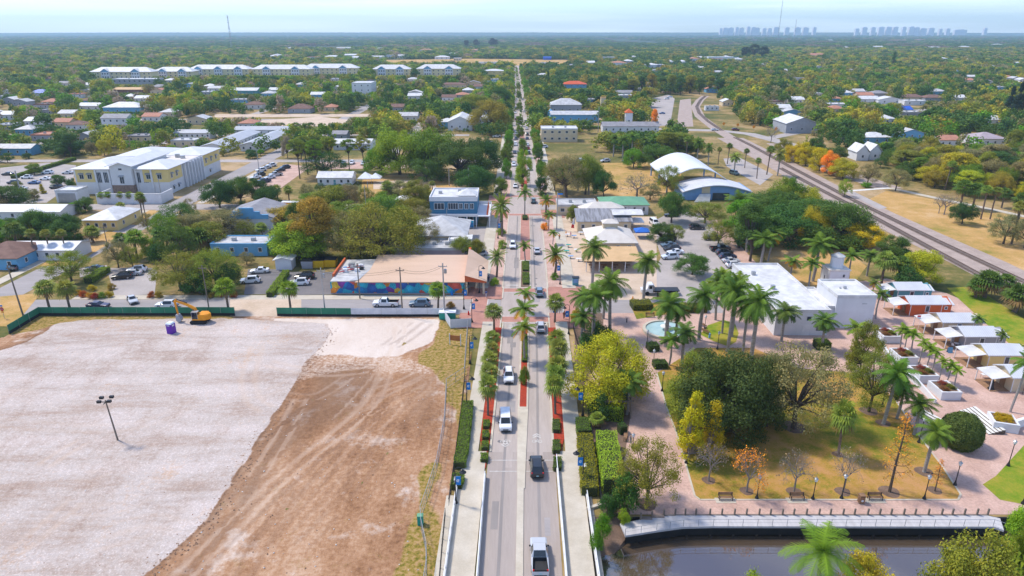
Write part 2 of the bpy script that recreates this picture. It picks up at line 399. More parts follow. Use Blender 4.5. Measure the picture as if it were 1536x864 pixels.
# ground as one sheet to the horizon, with the canal cut out
CAN = (9.3, 330.0, 57.0, 70.0)
xs = [-16000, -5000, -1500, -500, -200, -80, 0, CAN[0], 60, 150, CAN[1], 600, 1500, 5000, 16000]
ys = [-200, 0, CAN[2], CAN[3], 130, 240, 400, 700, 1100]
def gsheet(name, xs, ys, m, z, hole=None):
 g = MB(); idx = {}
 for i, x in enumerate(xs):
  for j, y in enumerate(ys): idx[i, j] = len(g.v); g.v.append((x, y, z))
 for i in range(len(xs)-1):
  for j in range(len(ys)-1):
   if hole and hole[0] <= xs[i] < hole[1] and hole[2] <= ys[j] < hole[3]: continue
   g.f.append((idx[i,j], idx[i+1,j], idx[i+1,j+1], idx[i,j+1])); g.m.append(0)
 o = g.build(name, M[m]); o['kind'] = 'structure'; return o
gsheet('ground', xs, ys, 'ground', 0, CAN)
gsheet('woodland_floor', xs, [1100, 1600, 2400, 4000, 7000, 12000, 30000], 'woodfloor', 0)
sheet('canal_water', [(CAN[0]-20, 54), (CAN[1]+5, 54), (CAN[1]+5, CAN[3]+.5), (CAN[0]-20, CAN[3]+.5)], -1.55, 'water', world=True)
b = MB(); b.box(CAN[0]+4, CAN[3]-.25, -2.6, CAN[1], CAN[3]+.02, -.02); b.build('canal_bank_wall', M['dark'])['kind'] = 'structure'  # bank face coloured near-black for the shade under the boardwalk
b = MB(); b.box(CAN[0]-6, 56.6, -2.6, CAN[1], 57.1, -.02); b.build('near_bank_wall', M['soil'])['kind'] = 'structure'
# sloping planted bank beside the bridge
b = MB(); bp = [(9.3,70.2,.03),(14.5,70.2,.03),(15.0,68.6,-.7),(13.6,66.6,-1.7),(11.5,64.4,-1.75),(9.3,62.6,-1.8)]
b.poly(bp[::-1]); b.build('canal_bank', M['soil'])['kind'] = 'structure'
# ---- the main road: a gently bending centre line
_cl = [at(x, y) for x, y in ((780,990),(780,864),(782,700),(786,560),(787.6,470),(788,400),(787.6,330),(787,300),(785.5,250),(783,200),(780,160),(777.5,130),(775,108))]
CLY = [p.y for p in _cl]; CLX = [p.x for p in _cl]
def cx(Y): return float(np.interp(Y, CLY, CLX))
def rd(off, Y, z=0): return Vector((cx(Y)+off, Y, z))
def strip(name, y0, y1, o0, o1, z, m, h=0, step=6.0, kind='structure', taper=None):
 n = max(1, int((y1-y0)/step)); A = []; B = []
 for i in range(n+1):
  Y = y0+(y1-y0)*i/n; f = i/n
  a, c = (o0, o1) if not taper else (o0+(taper[0]-o0)*f, o1+(taper[1]-o1)*f)
  A.append((cx(Y)+a, Y)); B.append((cx(Y)+c, Y))
 P = A + B[::-1]; b = MB()
 if h: b.prism(P, z, z+h)
 else:
  for i in range(n): b.poly([(*A[i], z), (*B[i], z), (*B[i+1], z), (*A[i+1], z)])
 o = b.build(name, M[m])
 if kind: o['kind'] = kind
 return o
BLOCK.append([(cx(y)-13, y) for y in (40, 150, 320)] + [(cx(y)+13, y) for y in (320, 150, 40)])
BLOCK.append([(cx(y)-9, y) for y in (320, 600, 1260)] + [(cx(y)+9, y) for y in (1260, 600, 320)])
YB = 84.0   # where the bridge approach ends
strip('bridge_road', 30, YB, -4.75, 4.75, .05, 'bridge_asphalt')
strip('main_road', YB, 131, -4.7, 4.7, .05, 'asphalt')
strip('road_junction', 131, 151, -5.4, 5.4, .05, 'asphalt')
strip('main_road', 151, 219, -5.3, 5.3, .05, 'asphalt')
strip('road_junction', 219, 248, -5.4, 5.4, .05, 'asphalt')
strip('main_road', 248, 1260, -5.6, 5.6, .05, 'asphalt', step=15)
for y0, y1 in ((30, YB), (YB, 130), (152, 218), (249, 420)):
 for o in (-3.4, -1.75, 1.85, 3.45):
  strip('tyre_wear_band', y0, y1, o-.3+(-.6 if o<0 else .6), o+.1+(-.6 if o<0 else .6), .056, 'tyre_wear') if abs(o) < 3 else None
# median
strip('bridge_median', 30, 75.5, -.5, .35, .05, 'concrete', .12)
strip('median_kerb', 75.5, 96, -.5, .5, .05, 'kerb', .12, taper=(-.85, .85))
strip('median_kerb', 96, 131.5, -.85, .85, .05, 'kerb', .14)
strip('median_bed', 96.5, 131, -.55, .55, .195, 'mulch')
strip('median_kerb', 151, 172, -1.4, 1.4, .05, 'kerb', .14)
strip('median_bed', 151.5, 171, -1.05, 1.05, .195, 'soil')
strip('median_paving', 172, 219, -1.4, 1.4, .05, 'brick', .12)
strip('median_edge', 172, 219, -1.6, -1.38, .05, 'kerb', .15); strip('median_edge', 172, 219, 1.38, 1.6, .05, 'kerb', .15)
strip('median_paving', 250, 420, -1.3, 1.3, .05, 'brick', .12)
strip('median_edge', 250, 420, -1.5, -1.28, .05, 'kerb', .15); strip('median_edge', 250, 420, 1.28, 1.5, .05, 'kerb', .15)
strip('median_paving', 430, 1200, -1.3, 1.3, .05, 'kerb', .12, 20)
strip('median_bed', 262, 275, -1.1, 1.1, .18, 'mulch')
# kerbs, planting strips and pavements
for s in (-1, 1):
 def sst(n, y0, y1, a, c, z, m, h=0, taper=None):
  o0, o1 = (a, c) if s > 0 else (-c, -a)
  tp = None if not taper else (taper if s > 0 else (-taper[1], -taper[0]))
  return strip(n, y0, y1, o0, o1, z, m, h, taper=tp)
 sst('road_kerb', YB, 131, 4.4, 4.72, .05, 'kerb', .14)
 sst('kerb_bed', 80, YB+3, 4.95, 5.05, .14, 'mulch', taper=(4.75, 6.2))
 sst('kerb_bed', YB+3, 128, 4.72, 6.3, .17, 'mulch')
 sst('pavement', YB, 131, 6.3, 8.8, .04, 'concrete', .14)
 sst('bridge_pavement', 30, YB, 5.1, 8.35, .04, 'concrete', .14)
 sst('road_kerb', 151, 219, 5.2, 5.5, .05, 'kerb', .12)
 sst('brick_parking_strip', 151, 219, 5.5, 8.8, .09, 'pale_brick')
 sst('pavement', 151, 219, 8.8, 12.0, .04, 'concrete', .14)
 sst('road_kerb', 248, 420, 5.2, 5.5, .05, 'kerb', .12)
 sst('brick_parking_strip', 248, 420, 5.5, 8.4, .09, 'pale_brick')
 sst('pavement', 248, 420, 8.4, 11.5, .04, 'concrete', .14)
 sst('pavement', 420, 1200, 5.6, 9.5, .04, 'concrete', .14)
 # brick corners of the junction
 sst('brick_corner', 128, 136, 5.2, 14, .10, 'brick')
 sst('brick_corner', 144, 152, 5.2, 14, .10, 'brick')
 sst('brick_corner', 216, 226, 5.4, 13, .10, 'brick')
 sst('brick_corner', 236, 249, 5.4, 13, .10, 'brick')
 sst('corner_kerb', 128, 136, 4.9, 5.2, .05, 'kerb', .1)
 sst('corner_kerb', 144.5, 152, 5.0, 5.3, .05, 'kerb', .1)
for y0, y1 in ((131, 134), (148.6, 151), (219, 221.6), (246, 248.6)):
 strip('brick_crossing', y0, y1, -5.2, 5.2, .075, 'brick')
 for e in (y0-.28, y1): strip('crossing_line', e, e+.28, -5.2, 5.2, .077, 'marking')
for s, (y0, y1) in ((-1, (136, 144)), (1, (136, 144))):
 strip('brick_crossing', y0, y1, s*10.2-1.7, s*10.2+1.7, .075, 'brick')
 for o in (-1.9, 1.7): strip('crossing_line', y0, y1, s*10.2+o, s*10.2+o+.22, .077, 'marking')
for yy in (79.3, 81.9):   # thin joint lines where the bridge starts
 strip('bridge_joint_line', yy, yy+.13, -4.4, -.6, .062, 'marking'); strip('bridge_joint_line', yy, yy+.13, .6, 4.4, .062, 'marking')
for y in (129.6, 217.6): strip('stop_line', y, y+.4, .9, 4.4, .062, 'marking')
strip('stop_line', 153, 153.4, -4.6, -1.6, .062, 'marking')
rp_ = random.Random(5)
for k in range(22):
 y = rp_.uniform(62, 215); o_ = rp_.choice((-2.9,-2.2,2.2,3.0))+rp_.uniform(-.5,.5)
 if k < 15: strip('road_patch', y, y+rp_.uniform(1.5,9), o_-rp_.uniform(.3,.9), o_+rp_.uniform(.3,.8), .0535+k*.0002, ('asphalt','street','dark_parking','tyre_wear')[k%4] if k%4 != 2 else 'tyre_wear')
 else: q = rd(o_, y); sheet('manhole_cover', [(q.x+.34*math.cos(t*.6), q.y+.34*math.sin(t*.6)) for t in range(10)], .059, 'dark_parking', world=True, block=False)
# bicycle-and-chevron road symbols
def sharrow(px, py, up):
 c = at(px, py, .064); b = MB(); s = 1 if up else -1
 for k in (0, 1):
  y = .9+k*.55
  for q in (-1, 1): b.poly([(c.x+q*.6, c.y+s*(y-.45), .064), (c.x+q*.6, c.y+s*(y-.2), .064), (c.x, c.y+s*(y+.35), .064), (c.x, c.y+s*(y+.1), .064)][::(1 if q*s < 0 else -1)])
 for q in (-1, 1):
  for i in range(10):
   a0, a1 = math.tau*i/10, math.tau*(i+1)/10
   b.poly([(c.x+q*.42+r*math.cos(a), c.y-.35+r*math.sin(a)*1.2, .064) for r, a in ((.24,a0),(.34,a0),(.34,a1),(.24,a1))])
 b.poly([(c.x-.42, c.y-.4, .065), (c.x+.42, c.y-.4, .065), (c.x+.42, c.y-.28, .065), (c.x-.42, c.y-.28, .065)])
 b.poly([(c.x-.15, c.y-.3, .065), (c.x+.2, c.y+.15, .065), (c.x+.2, c.y+.28, .065), (c.x-.2, c.y-.2, .065)])
 b.build('road_marking', M['marking'])['kind'] = 'structure'
sharrow(758, 660, False); sharrow(805.5, 660, True); sharrow(767, 488, False)
# ---- other streets (grid runs along X and Y)
sheet('cross_street', [(-220,135.3),(cx(140)-5.4,135.3),(cx(140)-5.4,143.8),(-220,143.8)], .04, 'street', world=True)
sheet('cross_street_east', [(cx(140)+5.4,136),(46,136),(46,144.2),(cx(140)+5.4,144.2)], .04, 'street', world=True)
sheet('second_cross_street', [(-260,227),(cx(232)-5.4,227),(cx(232)-5.4,235),(-260,235)], .04, 'parking', world=True)
sheet('second_cross_street_east', [(cx(232)+5.4,227),(30,227),(30,234),(cx(232)+5.4,234)], .04, 'parking', world=True)
sheet('third_cross_street', [(-260,317),(cx(320)-5.4,317),(cx(320)-5.4,324),(-260,324)], .036, 'parking', world=True)
sheet('west_street', [(-121.5,100),(-113,100),(-112,640),(-120,640)], .03, 'street', world=True)
sheet('west_street_pavement', [(-126,145),(-123,145),(-123,226),(-126,226)], .06, 'concrete', world=True)
sheet('west_street_pavement', [(-111.5,236),(-109,236),(-108,316),(-110.5,316)], .06, 'concrete', world=True)
sheet('cross_street_pavement', [(-100,143.9),(cx(140)-14,143.9),(cx(140)-14,146.6),(-100,146.6)], .05, 'concrete', world=True)
sheet('paved_drive', [(345,446),(452,447),(452,474),(345,475)], .045, 'sand', block=False)
for x0, x1 in ((-75,-68),(-58,-52),(-29,-17)): pass
sheet('fourth_cross_street', ribbon(pxpoly([(790,188),(900,190),(1000,194),(1080,196),(1125,201),(1160,210),(1200,221),(1250,232)]), 9), .034, 'parking', world=True)
sheet('east_lane', ribbon(pxpoly([(1165,215),(1195,232),(1247,253),(1335,283)]), 11), .034, 'ballast', world=True)
sheet('park_path', ribbon(pxpoly([(1335,282),(1404,297),(1502,317),(1560,330)]), 3), .036, 'concrete', world=True)
sheet('park_path', ribbon(pxpoly([(1228,289),(1280,286),(1335,282)]), 2), .037, 'white_concrete', world=True)
LAY = .0275
for nm, pts, m in (('parking_lot', [(975,335),(1010,316),(1052,321),(1078,352),(1096,372),(1132,424),(1116,446),(1010,452),(972,430),(992,385)], 'parking'),
                   ('brick_walk', [(1060,330),(1075,330),(1165,428),(1135,430)], 'pale_brick'),
                   ('office_parking', [(0,252),(72,244),(114,248),(110,268),(97,285),(70,304),(0,306)], 'parking'),
                   ('kerbside_parking', [(370,286),(428,246),(466,250),(416,286)], 'pale_brick'),
                   ('street_parking', [(480,240),(640,240),(645,252),(480,254)], 'pale_brick'),
                   ('sandy_lot', [(384,181),(480,175),(524,180),(522,189),(400,190)], 'sand'),
                   ('sandy_road', [(322,171),(560,171),(562,175),(322,176)], 'sand'),
                   ('shop_parking', [(372,404),(430,404),(438,441),(366,442)], 'dark_parking'),
                   ('shop_parking', [(425,408),(503,408),(497,442),(420,443)], 'dark_parking'),
                   ('garden_parking', [(160,402),(236,402),(232,442),(172,444)], 'parking'),
                   ('garden_parking', [(118,402),(160,398),(165,412),(120,416)], 'parking'),
                   ('side_parking', [(250,322),(300,322),(300,345),(230,345)], 'parking'),
                   ('vacant_lot', [(545,262),(700,262),(700,296),(540,298)], 'dry'),
                   ('vacant_lot_sand', [(560,272),(650,270),(655,282),(560,284)], 'sand'),
                   ('shop_yard', [(592,365),(640,340),(736,340),(736,394),(592,394)], 'parking'),
                   ('corner_forecourt', [(697,395),(740,395),(742,450),(697,450)], 'concrete'),
                   ('restaurant_yard', [(835,325),(985,325),(985,450),(850,450)], 'sand'),
                   ('civic_green', [(885,245),(1020,243),(1025,300),(900,305)], 'dry'),
                   ('pavilion_parking', [(1085,238),(1108,236),(1160,262),(1140,278),(1090,250)], 'parking'),
                   ('depot_parking', [(968,150),(1003,142),(1012,148),(1005,188),(975,190)], 'parking'),
                   ('far_field', [(575,96),(575,90),(700,88),(860,90),(850,97),(740,99)], 'dry'),
                   ('mulch_walk', [(1140,372),(1240,350),(1300,400),(1270,440),(1165,425)], 'dry'),
                   ('house_verge', [(133,345),(190,350),(110,398),(60,400)], 'dry'),
                   ('house_verge', [(185,316),(240,316),(205,338),(186,336)], 'dry'),
                   ('corner_verge', [(0,445),(62,440),(20,490),(0,490)], 'dry')):
 LAY += .0011; sheet(nm, pts, LAY, m)
for t in range(9):
 sheet('bay_line', [(1092+t*4.5, 372+t*8), (1093+t*4.5, 372+t*8), (1078+t*4.5, 372+t*8+.7), (1077+t*4.5, 372+t*8+.7)], .05, 'marking', block=False)
sheet('dry_field', [(1330,286),(1404,300),(1502,320),(1640,348),(1680,445),(1548,426),(1420,363),(1295,303)], .028, 'dry', block=False)
for pts in ([(-330,405),(-25,405)],[(-330,480),(-20,480)],[(-330,565),(-20,565)],[(-60,330),(-58,640)],[(-190,330),(-188,640)],[(-255,250),(-253,640)]): sheet('town_lane', ribbon(pts,6.5), .022+.001*len(BLOCK)%.01, 'parking', world=True)
for pts in ([(1150,208),(1230,192),(1330,168),(1470,160),(1620,158)],[(1180,140),(1400,138),(1600,136)],[(840,120),(1060,117)],[(1330,168),(1300,140),(1290,120)]): sheet('town_lane', ribbon(pxpoly(pts),7), .022+.001*len(BLOCK)%.01, 'parking', world=True)
# ---- railway
sheet('rail_bed', ribbon(pxpoly([(1560,441),(1470,395),(1392,359),(1310,321),(1245,288),(1170,246),(1124,222),(1095,207)]), 15), .045, 'ballast', world=True)
sheet('rail_bed', ribbon(pxpoly([(1098,208),(1072,192),(1050,175),(1043,160),(1050,150),(1058,144)]), 7), .044, 'ballast', world=True)
sheet('rail_siding_platform', [(1268,288),(1282,288),(1331,312),(1318,314)], .06, 'parking')
sheet('rail_verge', [(1015,190),(1020,150),(1036,148),(1040,190)], .04, 'ballast')
def track(name, px, label):
 P = pxpoly(px); o = thing(name, label, 'railway track', (P[0][0], P[0][1], .06))
 x0, y0 = P[0]; rl = MB(); sl = MB()
 for i in range(len(P)-1):
  a, c = Vector((*P[i], 0)), Vector((*P[i+1], 0)); d = c-a; L_ = d.length; d.normalize(); nn = Vector((-d.y, d.x, 0))
  for s in (-.75, .75):
   p, q = a+nn*s, c+nn*s; ctr = (p+q)/2
   rl.obox((ctr.x-x0, ctr.y-y0, .17), (L_, .09, .18), math.atan2(d.y, d.x))
  for k in range(int(L_/.62)):
   p = a + d*(k*.62); sl.obox((p.x-x0, p.y-y0, .04), (.24, 2.6, .1), math.atan2(d.y, d.x))
 sl.build('sleepers', M['sleeper'], o); rl.build('rails', M['rail'], o)
track('railway_track', [(1575,442),(1536,423),(1404,361),(1277,299),(1190,253),(1128,219),(1102,206)], 'railway track running along the far side of the wide ballast bed')
track('railway_track', [(1530,443),(1460,408),(1307,324),(1235,287),(1170,252)], 'railway track running along the near side of the ballast bed, nearer the palms')
track('railway_track', [(1083,196),(1062,182),(1049,170),(1045,160),(1051,150),(1058,144)], 'curved railway track beyond the level crossing, bending away into the woods')
# ---- park
sheet('park_paving', [(860,470),(930,463),(1010,455),(1120,440),(1330,418),(1420,440),(1700,560),(1700,772),(1250,772),(945,772),(936,700),(905,620)], .032, 'pale_brick')
sheet('park_lawn', [(985,560),(1045,522),(1130,522),(1200,553),(1290,560),(1318,575),(1345,603),(1383,660),(1415,702),(1441,742),(1437,750),(1050,750),(1042,744),(1028,695),(1014,648),(1000,612)], .045, 'lawn')
b = MB(); lp = pxpoly([(985,560),(1000,612),(1014,648),(1028,695),(1042,744),(1050,750),(1437,750),(1441,742),(1415,702),(1383,660),(1345,603)])
for i in range(len(lp)-1):
 b.prism(ribbon([lp[i], lp[i+1]], .25), .03, .09)
b.build('lawn_kerb', M['concrete'])['kind'] = 'structure'
sheet('side_lawn', [(1474,727),(1494,714),(1536,668),(1640,630),(1700,640),(1700,768),(1536,757),(1500,750)], .045, 'green_lawn')
sheet('fountain_island_lawn', [(1050,502),(1062,488),(1085,480),(1102,485),(1108,500),(1104,513),(1092,520),(1070,512)], .045, 'green_lawn')
sheet('hedge_island', [(945,457),(1008,452),(1010,470),(955,479)], .045, 'lawn')
sheet('corner_planting', [(862,470),(905,470),(905,520),(865,600),(862,560)], .045, 'soil')
sheet('hedge_bed', [(868,640),(925,600),(946,620),(935,700),(945,772),(905,772),(893,720),(876,700)], .047, 'soil')
sheet('cottage_lawn', [(1420,432),(1460,430),(1600,520),(1600,600),(1536,535),(1470,478)], .05, 'green_lawn')
for c, r in (((1063,721),.9),((1120,737),.9),((1191,738),1.),((1264,738),1.),((1334,738),1.3),((1402,736),.9),((1386,708),1.2),((1325,635),1.1),((1303,617),1.4),((1257,682),.8),((970,757),1.3),((1190,641),1.8)):
 p = at(*c); sheet('mulch_ring', [(p.x+r*math.cos(t)*(1+.1*math.sin(3*t)), p.y+r*math.sin(t)) for t in [i*.45 for i in range(14)]], .052, 'soil', world=True, block=False)
# ---- construction lot: one fine sheet, the zones read from attributes
def build_lot():
 x0, x1, y0, y1, st = -150.0, -7.6, 40.0, 134.6, .45
 nx, ny = int((x1-x0)/st)+1, int((y1-y0)/st)+1
 X, Y = np.meshgrid(np.linspace(x0, x1, nx), np.linspace(y0, y1, ny))
 rng = np.random.default_rng(5)
 def vnoise(s, oct_=3):
  out = np.zeros(X.shape); amp = 1.0; tot = 0
  for o in range(oct_):
   g = rng.random((int((y1-y0)/s)+4, int((x1-x0)/s)+4))
   fx, fy = (X-x0)/s, (Y-y0)/s; ix, iy = fx.astype(int), fy.astype(int); u, v = fx-ix, fy-iy
   u, v = u*u*(3-2*u), v*v*(3-2*v)
   out += amp*((g[iy,ix]*(1-u)+g[iy,ix+1]*u)*(1-v)+(g[iy+1,ix]*(1-u)+g[iy+1,ix+1]*u)*v); tot += amp
   s /= 2; amp *= .55
  return out/tot
 n1, n2, n3, n4 = vnoise(9), vnoise(3), vnoise(9), vnoise(2.)
 wx, wy = (n1-.5)*2.6+(n4-.5)*1.4, (n3-.5)*2.6+(n2-.5)*1.4
 def mask(pts, warp=1.0, blur=1):
  m = np_inpoly(X+wx*warp, Y+wy*warp, pxpoly(pts)).astype(float)
  for _ in range(blur):
   m = (m + np.roll(m,1,0)+np.roll(m,-1,0)+np.roll(m,1,1)+np.roll(m,-1,1))/5
  return m
 gravel = mask([(-300,560),(-60,545),(45,512),(85,486),(110,480),(330,477),(430,482),(492,486),(496,500),(480,522),(462,540),(450,562),(411,622),(396,648),(384,664),(362,700),(322,758),(297,793),(250,833),(212,864),(150,915),(60,990),(-300,1100)], .35, 2)
 sand = mask([(405,477),(654,479),(652,497),(644,512),(618,525),(590,532),(560,534),(500,530),(470,532),(480,522),(496,500),(492,486),(420,482)], .9, 4)
 scr = mask([(380,540),(470,530),(600,528),(660,545),(672,556),(640,572),(560,560),(480,570),(430,580)], 1.6, 14)
 grass = np.maximum.reduce([mask([(652,472),(720,472),(705,560),(690,640),(676,640),(668,575),(640,548),(626,536),(650,505)], 1.4, 4),
                               mask([(600,900),(604,826),(612,795),(628,762),(640,700),(656,690),(662,700),(650,760),(668,800),(672,900)], 1.6, 5),
                               mask([(-100,480),(55,474),(350,473),(350,480),(120,482),(90,486),(60,496),(20,500),(-100,520)], .8, 2)*.75,
                               mask([(660,640),(676,600),(690,600),(680,720),(668,790),(655,790)], 1.6, 6)*.35])
 damp = np.maximum(mask([(470,556),(560,550),(590,570),(560,600),(500,640),(430,690),(380,740),(310,830),(260,890),(200,900),(300,810),(390,690),(430,630)], 2.2, 16)*.8, mask([(600,560),(660,565),(655,620),(620,640)], 2.2, 14)*.45)
 gb = gravel.copy()
 for _ in range(5): gb = (gb+np.roll(gb,1,0)+np.roll(gb,-1,0)+np.roll(gb,1,1)+np.roll(gb,-1,1))/5
 damp = np.maximum(damp, np.clip(gb*2.6, 0, 1)*(gravel < .5)*(.4+.9*n4)*(1-sand))
 # wheel tracks: pairs of curved lines
 tr = np.zeros(X.shape)
 def path(pts, wid, amt, pair=1.9):
  nonlocal tr
  P = [Vector((*p, 0)) for p in pxpoly(pts)]
  # smooth
  Q = []
  for i in range(len(P)-1):
   for t in range(8): 
    f = t/8; a = P[max(i-1,0)]; b_ = P[i]; c = P[i+1]; d = P[min(i+2,len(P)-1)]
    Q.append(.5*((2*b_)+(c-a)*f+(2*a-5*b_+4*c-d)*f*f+(3*b_-3*c+d-a)*f**3))
  for off in ((-pair/2, pair/2) if pair else (0,)):
   for i in range(len(Q)-1):
    a, b_ = Q[i], Q[i+1]; d = (b_-a)
    if d.length < 1e-4: continue
    L2 = d.length_squared; nn = Vector((-d.y, d.x, 0)).normalized()*off; a2 = a+nn
    sl = (slice(max(0,int((min(a2.y,b_.y+nn.y)-2-y0)/st)), max(0,int((max(a2.y,b_.y+nn.y)+2-y0)/st))), slice(max(0,int((min(a2.x,b_.x+nn.x)-2-x0)/st)), max(0,int((max(a2.x,b_.x+nn.x)+2-x0)/st))))
    if X[sl].size == 0: continue
    px_, py_ = X[sl]-a2.x, Y[sl]-a2.y
    t = np.clip((px_*d.x+py_*d.y)/L2, 0, 1); ds = np.hypot(px_-t*d.x, py_-t*d.y)
    k = amt*.72*np.clip(1.3-ds/wid, 0, 1)*(.55+.9*n4[sl])
    tr[sl] = np.where(np.abs(k) > np.abs(tr[sl]), k, tr[sl])
 for pts, wd, am, pr in (([(590,530),(588,545),(578,560),(560,600),(520,640),(420,720),(340,800),(260,880)], .5, .9, 2.1),
      ([(600,490),(596,520),(570,550),(480,560),(400,545)], .5, .8, 2.0),
      ([(385,520),(378,545),(372,570),(380,600),(400,615)], .5, .8, 2.2),
      ([(560,620),(470,690),(380,770),(310,840),(270,900)], .45, -.9, 2.0), ([(620,590),(540,640),(460,720),(400,800),(350,900)], .45, -.7, 2.0),
      ([(480,600),(430,640),(390,690),(350,760),(300,830)], .5, -.8, 2.1), ([(450,600),(420,660),(380,720)], .5, .8, 2.1),
      ([(630,560),(600,575),(560,590),(548,620),(580,600),(640,570)], .4, .6, 1.9),
      ([(120,665),(95,680),(65,700)], .5, .8, 2.), ([(110,755),(60,800),(20,830)], .5, .7, 2.1), ([(20,520),(100,512),(200,505),(330,512)], .6, -.45, 2.), ([(60,530),(160,520),(240,500)], .6, -.4, 0),
      ([(640,486),(615,505),(590,520)], .5, -.9, 2.2), ([(625,486),(600,505),(580,520)], .4, -.7, 2.2), ([(300,600),(200,640),(60,640),(-40,630)], .5, .35, 2.)):
  path(pts, wd, am, pr)
 r3 = random.Random(8)
 for k in range(34):      # many faint parallel wheel marks along the haul route and across the lot
  q = r3.random(); x, y = 640-330*q+r3.uniform(-70,70), 560+300*q+r3.uniform(-40,40); ln = r3.uniform(40,110)
  path([(x,y),(x-ln*.35,y+ln*.42),(x-ln*.75,y+ln*.85)], .3, r3.choice((-1,-.8,.7))*r3.uniform(.5,1), 2.)
 for k in range(26):
  x, y = r3.uniform(-60,430), r3.uniform(500,840); ln = r3.uniform(30,120)
  path([(x,y),(x+ln*.5,y-ln*.07*r3.uniform(-1,2)),(x+ln,y-ln*.15*r3.uniform(0,2))], .35, r3.choice((-.5,-.35,.5)), r3.choice((0,2.)))
 Z = .06 + (n2-.5)*.10*(1-gravel*.6) + (n4-.5)*.06 - np.abs(tr)*.05 + gravel*.05
 nv = X.size; me = bpy.data.meshes.new('lot')
 co = np.stack([X, Y, Z], -1).reshape(-1, 3)
 ii = np.arange(nv).reshape(ny, nx); q = np.stack([ii[:-1,:-1], ii[:-1,1:], ii[1:,1:], ii[1:,:-1]], -1).reshape(-1, 4)
 # keep only inside the site
 site = np_inpoly(X, Y, pxpoly([(-500,640),(10,504),(58,474),(660,474),(676,493),(712,491),(700,600),(684,700),(672,790),(664,870),(655,1000),(-500,1500)]))
 q = q[site.reshape(-1)[q].all(1)]
 me.from_pydata(co.tolist(), [], q.tolist())
 for nm, arr in (('gravel', gravel), ('sand', np.clip(sand+scr*.45, 0, 1)), ('grass', grass), ('tracks', tr*.5+.5), ('damp', damp)):
  a = me.attributes.new(nm, 'FLOAT', 'POINT'); a.data.foreach_set('value', arr.reshape(-1).astype(np.float32))
 me.polygons.foreach_set('use_smooth', [True]*len(me.polygons))
 m, nt, n, b = _new('site_earth'); v = vcoord(nt)
 big, mid, fin, grit = noise_node(nt, .05, v, 5), noise_node(nt, .35, vcoord(nt, (.5,.16,1)), 6, .7), noise_node(nt, 1.6, v, 5, .7), noise_node(nt, 5., v, 2)
 dirt = ramp(nt, [(.36,(.115,.052,.026)), (.45,(.28,.143,.071)), (.52,(.395,.222,.123)), (.61,(.54,.365,.245))])
 f = mathn(nt, 'ADD', mathn(nt, 'MULTIPLY', big.outputs[0], .35), mathn(nt, 'ADD', mathn(nt, 'MULTIPLY', mid.outputs[0], .38), mathn(nt, 'MULTIPLY', fin.outputs[0], .27)))
 nt.links.new(f, dirt.inputs[0])
 grv = ramp(nt, [(.38,(.36,.27,.22)), (.46,(.465,.38,.325)), (.53,(.51,.44,.395)), (.61,(.50,.36,.265))]); nt.links.new(f, grv.inputs[0])
 st_ = ramp(nt, [(.34,(.86,.86,.86)), (.58,(1.,1.,1.)), (.70,(1.28,1.31,1.36))]); nt.links.new(grit.outputs[0], st_.inputs[0])
 sk = noise_node(nt, .12, vcoord(nt, (.35,1.6,1)), 6, .7); skr = ramp(nt, [(.38,(.86,.79,.74)), (.49,(1,1,1)), (.62,(1.12,1.12,1.14))]); nt.links.new(sk.outputs[0], skr.inputs[0])
 gcol = mixc(nt, 1., grv.outputs[0], st_.outputs[0], 'MULTIPLY'); gcol = mixc(nt, 1., gcol, skr.outputs[0], 'MULTIPLY')
 snd = ramp(nt, [(.3,(.52,.40,.31)), (.6,(.68,.58,.50))]); nt.links.new(f, snd.inputs[0])
 grs = ramp(nt, [(.34,(.11,.11,.015)), (.47,(.25,.18,.035)), (.60,(.40,.25,.11))]); nt.links.new(fin.outputs[0], grs.inputs[0])
 def soft(a, nz, k=.5):
  s = mathn(nt, 'ADD', a, mathn(nt, 'MULTIPLY', mathn(nt, 'SUBTRACT', nz, .5), k)); r = ramp(nt, [(.40,(0,)*3), (.60,(1,)*3)]); nt.links.new(s, r.inputs[0]); return r.outputs[0]
 # scattered weedy patches in the bare earth
 wd = ramp(nt, [(.60,(0,)*3), (.72,(.55,)*3)]); w2 = noise_node(nt, .28, v, 6, .75); nt.links.new(w2.outputs[0], wd.inputs[0])
 c = mixc(nt, wd.outputs[0], dirt.outputs[0], grs.outputs[0])
 pale = ramp(nt, [(.56,(0,)*3), (.68,(.75,)*3)]); p2 = noise_node(nt, .13, v, 6, .7); nt.links.new(p2.outputs[0], pale.inputs[0])
 c = mixc(nt, pale.outputs[0], c, snd.outputs[0])
 org = ramp(nt, [(.62,(0,)*3), (.72,(.7,)*3)]); o2 = noise_node(nt, .11, vcoord(nt, (1,.6,3)), 5, .6); nt.links.new(o2.outputs[0], org.inputs[0])
 c = mixc(nt, org.outputs[0], c, (.52,.27,.10))
 dm = mathn(nt, 'MULTIPLY', attr(nt, 'damp').outputs['Fac'], mathn(nt, 'ADD', .25, mid.outputs[0]), True)
 c = mixc(nt, dm, c, (.17,.095,.055))
 c = mixc(nt, soft(attr(nt, 'sand').outputs['Fac'], fin.outputs[0]), c, snd.outputs[0])
 c = mixc(nt, soft(attr(nt, 'gravel').outputs['Fac'], fin.outputs[0], .35), c, gcol)
 c = mixc(nt, soft(attr(nt, 'grass').outputs['Fac'], mid.outputs[0], 1.3), c, grs.outputs[0])
 t = attr(nt, 'tracks').outputs['Fac']
 lt = mathn(nt, 'MULTIPLY', mathn(nt, 'SUBTRACT', t, .5), 1.3, True); dk = mathn(nt, 'MULTIPLY', mathn(nt, 'SUBTRACT', .5, t), 1.1, True)
